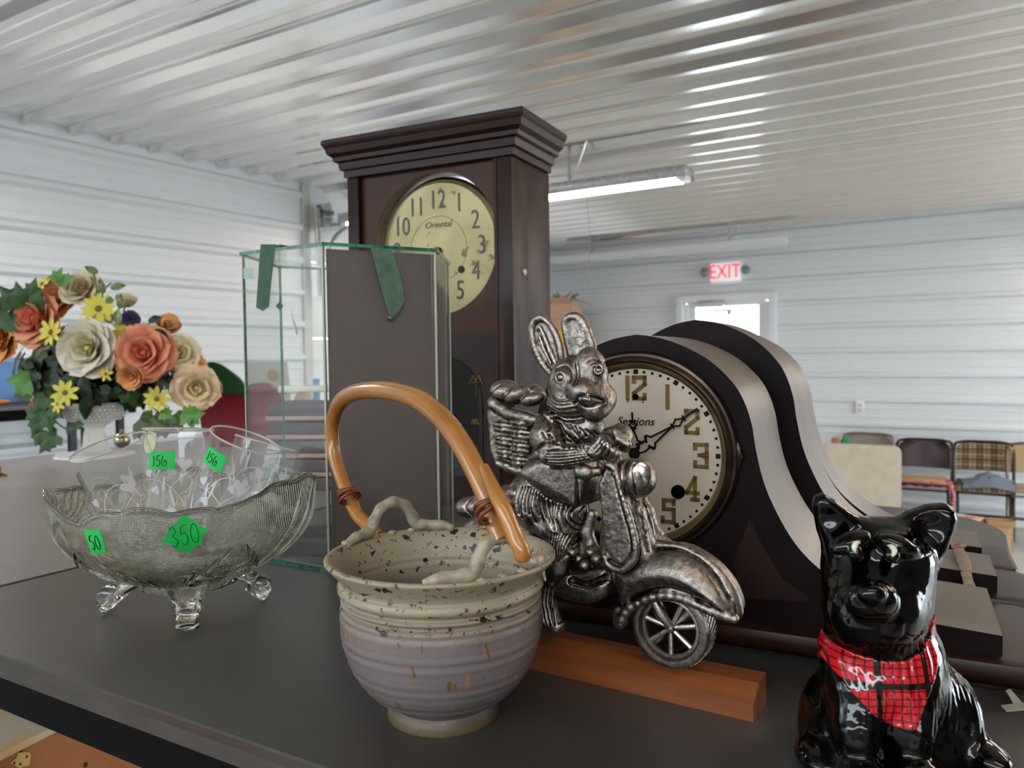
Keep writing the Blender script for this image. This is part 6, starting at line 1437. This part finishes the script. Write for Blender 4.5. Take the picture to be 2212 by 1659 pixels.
# cardboard boxes on the floor
m_card = pbr('brown_cardboard', 'a98962', .75, c2='9c7d58', scale=5); m_card2 = pbr('pinkish_cardboard', 'd6ae90', .7); m_rp = pbr('red_print', 'b2303a', .6); m_bp = pbr('black_print', '1d1712', .6)
cbp = onZ(2179, 1215, 0); Mx = basis((D2 * .98 + FN * .1).normalized(), V(-(D2 * .98 + FN * .1).normalized().y, (D2 * .98 + FN * .1).normalized().x, 0), V(0, 0, 1), cbp)
hB = onP(2179, 1146, cbp, V(0, 1, 0)).z
t = thing('cardboard_box', 'brown cardboard box with a curved arrow print on the floor before the chairs', 'box', mx=Mx)
def carton(t, w_, d_, h_, x0, y0, z0, m, flaps=False):
    mb = MB(); mb.box((x0 + w_ / 2, y0 + d_ / 2, z0 + h_ / 2), (w_, d_, h_), bev=.004); mb.build('carton', m, t)
    if flaps:
        for s in (-1, 1):
            mb = MB(); mb.box((0, 0, 0), (w_ * .98, .004, d_ * .42), Matrix.Translation((x0 + w_ / 2, y0 + (d_ if s > 0 else 0), z0 + h_)) @ rot('X', -s * 1.0) @ Matrix.Translation((0, 0, d_ * .2))); mb.build('flap', m, t)
carton(t, .46, .36, hB, -.46, 0, 0, m_card)
q = Mx.inverted() @ onP(2148, 1172, cbp, V(Mx[0][1], Mx[1][1], 0))
mb = MB(); mb.tube(crv([(q.x - .05, -.002, q.z - .0), (q.x - .02, -.002, q.z - .014), (q.x + .02, -.002, q.z - .012), (q.x + .045, -.002, q.z + .004)], 5), .0045, 6, flat=.4); mb.tube([(q.x + .02, -.002, q.z + .016), (q.x + .05, -.002, q.z + .012), (q.x + .048, -.002, q.z - .016)], .004, 6); mb.build('arrow_print', m_bp, t)
mb = MB(); mb.box((-.40, -.001, hB - .035), (.05, .002, .04)); mb.build('dark_label', m_bp, t)
t = thing('flat_parcel', 'flat pink carton with red lettering on top of the brown box', 'box', mx=Mx @ Matrix.Translation((-.34, .13, hB + .001)) @ rot('Z', -.22))
mb = MB(); mb.box((0, 0, .022), (.32, .17, .044), bev=.004); mb.build('carton', m_card2, t)
mb = MB(); mb.box((.0, 0, .0455), (.06, .172, .002)); mb.build('packing_tape', pbr('clear_tape', 'e4ccc4', .3), t)
for x in (-.10, .09): mb = MB(); mb.box((x, -.0, .0452), (.07, .035, .0015)); mb.build('red_lettering', m_rp, t)
t = thing('open_tray', 'small empty cardboard tray beside the flat pink carton', 'box', mx=Mx @ Matrix.Translation((-.07, .16, hB + .001)) @ rot('Z', .3))
for c_, d_ in (((0, 0, .002), (.17, .12, .004)), ((0, -.06, .02), (.17, .008, .04)), ((0, .06, .02), (.17, .008, .04)), ((-.085, 0, .02), (.008, .12, .04)), ((.085, 0, .02), (.008, .12, .04))): mb = MB(); mb.box(c_, d_, bev=.002); mb.build('tray_side', m_card, t)
# tall stack of boxes between the clocks, near the far wall
PS = onP(1214, 800, C0 + FN * .75, FN); PS.z = 0; MS = basis(D2, -FN, V(0, 0, 1), PS); z = 0
ztop = onP(1214, 690, PS, FN).z
labs = ['floor level cardboard box of the tall stack by the far wall', 'second cardboard box from the floor in the tall stack', 'third cardboard box from the floor in the tall stack', 'topmost tan carton of the tall stack by the far wall']
for i in range(4):
    h_ = ztop / 4; w_ = (.55, .52, .5, .44)[i]; t = thing('cardboard_box', labs[i], 'box', mx=MS @ Matrix.Translation((-.1, 0, z)) @ rot('Z', (.04, -.06, .05, -.04)[i]), group='boxes stacked by the far wall')
    mb = MB(); mb.box((0, .2, h_ / 2), (w_, .38, h_ - .002), bev=.004); mb.build('carton', m_card2 if i != 1 else m_card, t); mb = MB(); mb.box((0, .2, h_ - .0005), (.05, .382, .002)); mb.build('packing_tape', m_card, t); z += h_
t = thing('open_carton', 'open tan carton with raised flaps crowning the box stack', 'box', mx=MS @ Matrix.Translation((-.12, .02, z + .001)) @ rot('Z', .12))
zz = onP(1214, 655, PS, FN).z - z
for c_, d_ in (((0, .18, .004), (.42, .3, .008)), ((0, .03, zz / 2), (.42, .01, zz)), ((0, .33, zz / 2), (.42, .01, zz)), ((-.21, .18, zz / 2), (.01, .3, zz)), ((.21, .18, zz / 2), (.01, .3, zz))): mb = MB(); mb.box(c_, d_); mb.build('carton_side', m_card2, t)
mb = MB(); mb.box((0, 0, 0), (.42, .006, .14), Matrix.Translation((0, .0, zz + .02)) @ rot('X', 1.1)); mb.build('flap', m_card2, t); mb = MB(); mb.box((0, 0, 0), (.16, .3, .006), Matrix.Translation((.27, .18, zz + .02)) @ rot('Y', .35)); mb.build('flap', m_card2, t)
t = thing('dried_greenery', 'tuft of dried green twigs sticking out of the top carton', 'dried plant', mx=MS @ Matrix.Translation((-.08, .18, z + .02))); mtw = pbr('dry_green', '8e9468', .8)
rr_ = random.Random(2)
for k in range(16):
    a = rr_.uniform(0, 6.28); L_ = rr_.uniform(.08, .2); mb = MB(); mb.tube(crv([(0, 0, 0), (L_ * .3 * math.cos(a), .1 * math.sin(a), zz), (L_ * math.cos(a), .12 * math.sin(a), zz + rr_.uniform(.02, .13))], 4), [.008, .01, .012, .011, .01, .01, .01, .008, .003], 5); mb.build('twig', mtw, t)
q = onP(1218, 728, PS + FN * .06, FN); t = thing('yellow_box', 'small yellow box seen between the rabbit ears', 'box', mx=basis(D2, -FN, V(0, 0, 1), V(q.x, q.y, 0)))
mb = MB(); mb.box((0, -.06, q.z / 2 - .05), (.2, .1, q.z - .08), bev=.004); mb.build('carton', m_card2, t); mb = MB(); mb.box((0, -.06, q.z), (.14, .1, .12), bev=.006); mb.build('yellow_carton', pbr('yellow_print', 'f2b415', .5), t)

# ------------------------------------------------------------------ milk glass vase and silk flower arrangement
m_milk = pbr('milk_glass', 'ece9e3', rough=.22, spec=.6, sss=.3)
VC = onZ(206, 984, TZ); FY = VC.y
t = vase = thing('milk_glass_vase', 'white milk glass footed vase holding the silk flowers', 'vase', VC)
hz = lambda py: onY(206, py, FY).z - TZ
rx = lambda w_: w_ / 2 / 1680 * FY
z1, z2 = hz(925), hz(872)
pf = [(.0002, .012), (rx(150), .0), (rx(150), .006), (rx(126), .010), (rx(72), hz(973)), (rx(50), hz(962)), (rx(46), hz(945)), (rx(42), hz(932)), (rx(38), hz(925)), (rx(60), hz(914)), (rx(105), hz(900)), (rx(140), hz(884)), (rx(154), hz(872)), (rx(152), hz(868)), (rx(135), hz(880)), (rx(80), hz(905)), (.0002, hz(910))]
mb = MB(); mb.lathe([tuple(v) for v in crv(pf, 4)], 48); mb.build('vase_body', m_milk, vase, smooth=60)
mb = MB()
for j in range(5):
    z = hz(877 + j * 7); r_ = rx(151 - j * j * 2.2 - j * 3)
    for k in range(44):
        a = 2 * PI * (k + .5 * (j % 2)) / 44; mb.ball((r_ * math.cos(a), r_ * math.sin(a), z), rx(5.5), 6, 4)
o = mb.build('hobnail', m_milk, vase, smooth=80); o['kind'] = 'stuff'
mb = MB(); mb.ball((rx(-150) * .95, 0, .004), (.02, .015, .004), 12, 6); mb.build('foot_lobe', m_milk, vase)
def petal_mat(name, tip, base, L0, L1, rough=.6):
    m = pbr(name, tip, rough, sheen=.2); ns, lk = nodes(m); b = ns['Principled BSDF']; t = ns.new('ShaderNodeTexCoord'); ln = ns.new('ShaderNodeVectorMath'); ln.operation = 'LENGTH'; lk.new(t.outputs['Object'], ln.inputs[0])
    mr = ns.new('ShaderNodeMapRange'); mr.inputs['From Min'].default_value = L0; mr.inputs['From Max'].default_value = L1; lk.new(ln.outputs['Value'], mr.inputs['Value'])
    mx = ns.new('ShaderNodeMix'); mx.data_type = 'RGBA'; mx.inputs['A'].default_value = lin(base); mx.inputs['B'].default_value = lin(tip); lk.new(mr.outputs['Result'], mx.inputs['Factor']); lk.new(mx.outputs['Result'], b.inputs['Base Color'])
    setin(b, 'Transmission Weight', 0); return m
def petal(L_, W, t0, t1, cup, seed=0, nu=9, nv=9):
    """sheet that starts upright at the base and opens outwards (y) to angle t1"""
    rr = random.Random(seed); ph = rr.uniform(0, 6); ang = [t0 + (t1 - t0) * (j / (nv - 1)) ** 1.3 for j in range(nv)]; ys, zs = [0], [0]
    for j in range(1, nv): ys.append(ys[-1] + math.sin(ang[j]) * L_ / (nv - 1)); zs.append(zs[-1] + math.cos(ang[j]) * L_ / (nv - 1))
    mb = MB()
    def f(o):
        def g(i, j):
            u = -1 + 2 * i; k = min(int(round(j * (nv - 1))), nv - 1); wv = W * (math.sin(PI * (.12 + .70 * j)) ** .8) * (1 if j < .8 else math.sqrt(max(1 - ((j - .8) / .22) ** 2, .08)))
            x = u * wv; c_ = cup * x * x / max(L_, 1e-6); rf = .05 * L_ * math.sin(u * 4 + ph) * j * j
            return V(x, ys[k] - c_ * math.cos(ang[k]) + rf * .4, zs[k] + c_ * math.sin(ang[k]) + rf + o)
        return g
    mb.grid(f(0), nu, nv); return mb.mesh('petal', 179, fix=False)
def set_axis(d, loc, spin=0): return align(d, loc, spin)
def rose(px, py, Y, rpx, d, tipc, basec, label, opened=1.0, n_out=5, name='silk_rose', seed=1):
    c = onY(px, py, Y); R = rpx * 1.12 / 1680 * Y; d = V(*d).normalized(); c = c - d * R * .35
    t = thing(name, label, 'flower', mx=Matrix.Identity(4)); t.matrix_world = align(d, c, seed * .7); rr = random.Random(seed)
    m = petal_mat('rose_petal', tipc, basec, R * .25, R * .95)
    rings = [(3, .42, .26, .05, .15, 2.2, .55), (4, .60, .36, .15, .45, 1.6, .6), (5, .80, .46, .35, .85, 1.0, .75), (n_out, 1.0, .56, .60, 1.25 * opened, .7, 1), (n_out, 1.02, .60, .75, 1.55 * opened, .5, 1)]
    for ri, (n_, L_, W, a0, a1, cup, bs) in enumerate(rings):
        me = petal(L_ * R * (1.0 if ri < 3 else 1.0), W * R, a0, a1, cup, seed + ri); me.materials.append(m)
        for k in range(n_):
            a = 2 * PI * k / n_ + ri * .6 + rr.uniform(-.15, .15); b0 = .04 * R
            put('petal', me, None, t, rot('Z', a) @ Matrix.Translation((0, b0, -ri * R * .03)) @ rot('X', rr.uniform(-.12, .08)))
    mb = MB(); mb.lathe([(.0002, 0), (R * .1, 0), (R * .14, R * .2), (R * .07, R * .38), (.0002, R * .4)], 12); mb.build('flower_centre', petal_mat('rose_heart', basec, basec, 0, 1), t)
    mb = MB(); mb.tube([(0, 0, 0), V(0, 0, -R * .6)], R * .06, 8); mb.build('stem', m_stem, t)
    return t
m_stem = pbr('silk_stem', '4a6a34', .6)
m_dy = pbr('daisy_yellow', 'd8c84c', .6, c2='e4d868', scale=30); m_dc = pbr('daisy_centre', '8c6a2e', .8, bump=.8, bscale=900)
def daisy(px, py, Y, rpx, d, label, n_=13, seed=1, name='silk_daisy', col=None, cone=0.0, cat='flower'):
    c = onY(px, py, Y); R = rpx / 1680 * Y; t = thing(name, label, cat); t.matrix_world = align(V(*d).normalized(), c - V(*d).normalized() * R * .1, seed)
    me = petal(R, R * .19, 1.35 - cone, 1.6 - cone * .6, .6, seed, 5, 6); me.materials.append(col or m_dy); rr = random.Random(seed)
    for k in range(n_): put('petal', me, None, t, rot('Z', 2 * PI * k / n_ + rr.uniform(-.08, .08)) @ rot('X', rr.uniform(-.15, .15)))
    mb = MB(); mb.ball((0, 0, R * .05), (R * .2, R * .2, R * .12), 14, 8); mb.build('flower_centre', m_dc, t); mb = MB(); mb.tube([(0, 0, 0), (0, 0, -R * .7)], R * .05, 6); mb.build('stem', m_stem, t)
CR, CB = 'd6bfa6', 'c2b483'; CO, COB = 'f0a27e', 'e0623a'; PE, PEB = 'f2ae68', 'e08a3c'; CY, CYB = 'f0e2c0', 'ded08c'
Yf = FY - .10
rose(187, 752, Yf - .05, 64, (-.05, -1, .12), 'ece2d0', 'd8c684', 'large cream rose in the middle of the bouquet', 1, 5, seed=2)
rose(309, 762, Yf - .03, 63, (.15, -1, .15), CO, COB, 'coral pink rose right of the large cream rose', 1, 6, seed=3)
rose(72, 688, Yf, 62, (-.25, -1, .15), CO, COB, 'coral pink rose in the upper left of the bouquet', .95, 6, seed=4)
rose(118, 642, Yf + .07, 50, (-.15, -.95, .3), PE, CO, 'apricot rose behind the upper left coral rose', .9, 5, seed=5)
rose(-8, 728, Yf + .02, 58, (-.3, -1, .05), 'ee9c50', PEB, 'orange rose cut off by the left edge of the picture', 1, 5, seed=6)
rose(176, 622, Yf + .03, 46, (.05, -.85, .5), CY, 'd6b088', 'cream rose at the top of the bouquet', .85, 5, seed=7)
rose(283, 812, Yf - .08, 33, (.1, -.9, -.25), PE, PEB, 'small apricot rosebud below the right coral rose', .55, 4, name='silk_rosebud', seed=8)
rose(388, 762, Yf + .02, 44, (.5, -.9, .2), CY, CYB, 'cream rose at the right of the coral rose', .9, 5, seed=9)
rose(424, 838, Yf + .01, 50, (.45, -.9, -.1), 'f2d2ae', CYB, 'pale peach rose at the lower right of the bouquet', 1.0, 5, seed=10)
rose(427, 790, Yf + .05, 26, (.8, -.3, .2), PE, PEB, 'small orange rose behind the right cream rose', .7, 4, seed=11)
rose(364, 702, Yf + .03, 30, (.5, -.7, .45), PE, 'd8b07a', 'orange tulip shaped bud at the upper right', .45, 4, name='silk_rosebud', seed=12)
rose(272, 650, Yf + .06, 26, (.4, -.4, .8), CY, CYB, 'cream bud right of the top cream rose', .5, 4, name='silk_rosebud', seed=13)
rose(282, 688, Yf, 20, (.4, -.8, .4), '4a3468', '3a2a50', 'small dark purple flower in the bouquet', .8, 4, name='silk_violet', seed=14)
daisy(212, 666, Yf - .03, 38, (.1, -.9, .35), 'yellow daisy just above the large cream rose', seed=1)
daisy(108, 718, Yf - .07, 32, (-.3, -.9, .1), 'yellow daisy left of the large cream rose', 9, seed=2)
daisy(272, 714, Yf - .01, 34, (.1, -.8, .5), 'yellow daisy above the right coral rose', seed=3)
daisy(338, 862, Yf - .03, 30, (.1, -.95, -.1), 'yellow daisy below the right coral rose', 9, seed=4)
daisy(140, 848, Yf - .06, 30, (.2, -.9, .2), 'yellow daisy over the vase rim', 8, seed=5)
daisy(90, 612, Yf + .06, 24, (-.3, -.7, .6), 'yellow daisy at the upper left of the bouquet', 9, seed=6)
daisy(124, 872, Yf - .05, 22, (-.3, -.9, .1), 'small yellow daisy lowest at the left of the vase', 7, seed=7)
daisy(228, 808, Yf - .06, 18, (-.1, -.9, -.1), 'tiny yellow daisy under the large cream rose', 6, seed=8)
# leaves
def leaf_mesh(kind, s):
    if kind == 'ivy': pts = [(0, 0), (.32, -.12), (.62, .12), (.42, .32), (.5, .55), (.22, .62), (0, 1.05), (-.22, .62), (-.5, .55), (-.42, .32), (-.62, .12), (-.32, -.12)]
    else: pts = [(0, 0), (.16, .12), (.27, .35), (.26, .58), (.15, .82), (0, 1.05), (-.15, .82), (-.26, .58), (-.27, .35), (-.16, .12)]
    n_ = len(pts); vs = [V(x * s, y * s, -.10 * s * abs(x) * 2 - .25 * s * (y - .4) ** 2) for x, y in pts]; ce = V(0, .42 * s, .03 * s)
    me = bpy.data.meshes.new('leaf'); me.from_pydata([tuple(q) for q in vs + [ce]], [], [(i, (i + 1) % n_, n_) for i in range(n_)]); me.update(); return me
def leafmat(name, a, b, scale=60): return pbr(name, a, .45, c2=b, scale=scale, spec=.4)
m_dk = leafmat('dark_ivy', '18260f', '27381c'); m_md = leafmat('mid_ivy', '2f4a22', '3f5f2c'); m_br = leafmat('bright_ivy', '4f8038', '6a9a48'); m_vg = leafmat('variegated_leaf', '3c4a2a', '9aa26a', 160); m_ol = leafmat('olive_leaf', '3e4a28', '55602f')
bc = onY(205, 800, FY + .02)
gt = thing('ivy_foliage', 'mass of dark green ivy leaves and vines filling the vase under the flowers', 'foliage', V(VC.x, VC.y, TZ + hz(880)))
Gi = Matrix.Translation(-gt.location)
rr = random.Random(11); lm = [leaf_mesh('ivy', .040), leaf_mesh('ivy', .050), leaf_mesh('oval', .055)]
for q, m in zip(lm, (m_dk, m_md, m_dk)): q.materials.append(m)
lm.append(lm[0].copy()); lm[-1].materials.clear(); lm[-1].materials.append(m_ol)
cnt = 0
while cnt < 230:
    a = rr.uniform(0, 2 * PI); b = rr.uniform(-.75, .9); rad = rr.uniform(.72, 1.0)
    dx, dz, dy = math.cos(a) * math.cos(b), math.sin(b), math.sin(a) * math.cos(b)
    if dy > .45: continue
    sx, sz = (.225, .19)
    p = V(bc.x + .02 + dx * sx * rad * (1 if dz > -.35 else .82), bc.y + dy * .15 * rad - .01, bc.z - .0 + dz * (sz if dz > 0 else .125) * rad * (1 if dz < 0 else .86))
    nrm = V(dx, dy - .3, dz * .6 + .2).normalized(); tip = V(dx * .6 + rr.uniform(-.7, .7), rr.uniform(-.4, .1), -.7 + rr.uniform(-.6, .9)).normalized()
    z_ = nrm; y_2 = (tip - z_ * tip.dot(z_)).normalized(); x_2 = y_2.cross(z_); s = rr.uniform(.75, 1.25)
    put('leaf', lm[rr.choice((0, 0, 0, 1, 2, 3))], None, gt, Gi @ basis(x_2 * s, y_2 * s, z_ * s, p)); cnt += 1
mb = MB(); mb.ball(Gi @ V(bc.x, bc.y + .02, bc.z - .01), (.15, .11, .12), 18, 12); mb.build('foliage_core', pbr('dark_foliage_filler', '0c120a', .9, bump=1, bscale=300), gt, smooth=80)  # near-black ball fills the middle of the leaf mass
def vine(pts, leaves, mat, s=.045, kind='ivy'):
    P = [Gi @ onY(x, y, FY - .1 + o) for x, y, o in pts]; mb = MB(); mb.tube(crv(P, 5), .0022, 6); mb.build('vine', m_stem, gt, smooth=80); me = leaf_mesh(kind, s); me.materials.append(mat)
    for x, y, ang, sc_ in leaves:
        q = Gi @ onY(x, y, FY - .12); a = math.radians(ang); y_2 = V(math.cos(a), -.15, math.sin(a)).normalized(); z_ = V(.1, -1, .35); z_ = (z_ - y_2 * z_.dot(y_2)).normalized(); x_2 = y_2.cross(z_); put('leaf', me, None, gt, basis(x_2 * sc_, y_2 * sc_, z_ * sc_, q))
vine([(110, 850, 0), (90, 900, 0), (76, 950, 0)], [(96, 858, 230, 1.2), (78, 885, 260, 1.2), (82, 905, 250, 1.1), (100, 900, 290, 1.0), (86, 930, 255, 1.0), (110, 880, 320, 1), (60, 845, 200, 1)], m_md, .042)
vine([(112, 910, 0), (118, 940, 0), (104, 958, 0)], [(122, 938, 215, 1.3), (105, 950, 235, 1.1)], m_md, .04)
vine([(112, 905, 0), (140, 925, 0), (160, 928, 0)], [(142, 930, 20, .8), (162, 918, 5, .9)], m_md, .03)
vine([(330, 880, 0), (360, 905, 0), (400, 915, 0)], [(300, 905, 330, 1.3), (330, 900, 320, 1.2), (345, 918, 340, 1.1), (375, 895, 300, 1), (290, 930, 350, .8)], m_ol, .05)
vine([(395, 880, 0), (420, 895, 0)], [(392, 892, 350, 1.2), (405, 905, 20, 1.1), (350, 890, 330, .8)], m_br, .045)
vine([(60, 830, 0), (40, 828, 0)], [(66, 822, 175, 1.25), (62, 832, 205, .9)], m_br, .05)
vine([(60, 700, .05), (40, 680, .05), (30, 650, .05)], [(48, 660, 100, 1.25), (34, 655, 130, 1.2), (66, 640, 70, 1.0), (16, 672, 180, 1.2), (30, 690, 200, 1.1), (70, 662, 60, 1)], m_md, .05)
vine([(130, 620, .08), (135, 600, .08)], [(118, 610, 60, 1.1), (134, 606, 20, .9)], m_br, .04)
vine([(210, 640, 0), (205, 600, 0), (198, 586, 0)], [(212, 590, 150, .9)], m_vg, .042, 'oval')
vine([(225, 660, 0), (222, 630, 0), (240, 612, 0)], [(222, 636, 95, 1.0), (236, 620, 5, 1.1), (240, 640, 240, .9), (258, 668, 80, 1.0)], m_vg, .040, 'oval')
vine([(290, 720, 0), (320, 700, 0), (342, 690, 0)], [(318, 692, 10, .9), (330, 712, 330, 1.1), (150, 760, 150, .8)], m_dk, .045, 'oval')
vine([(250, 690, -.04), (245, 680, -.04)], [(240, 700, 110, 1.2), (252, 702, 80, 1.1)], leafmat('pale_leaf', '8c9a78', 'a5ad8a'), .040, 'oval')
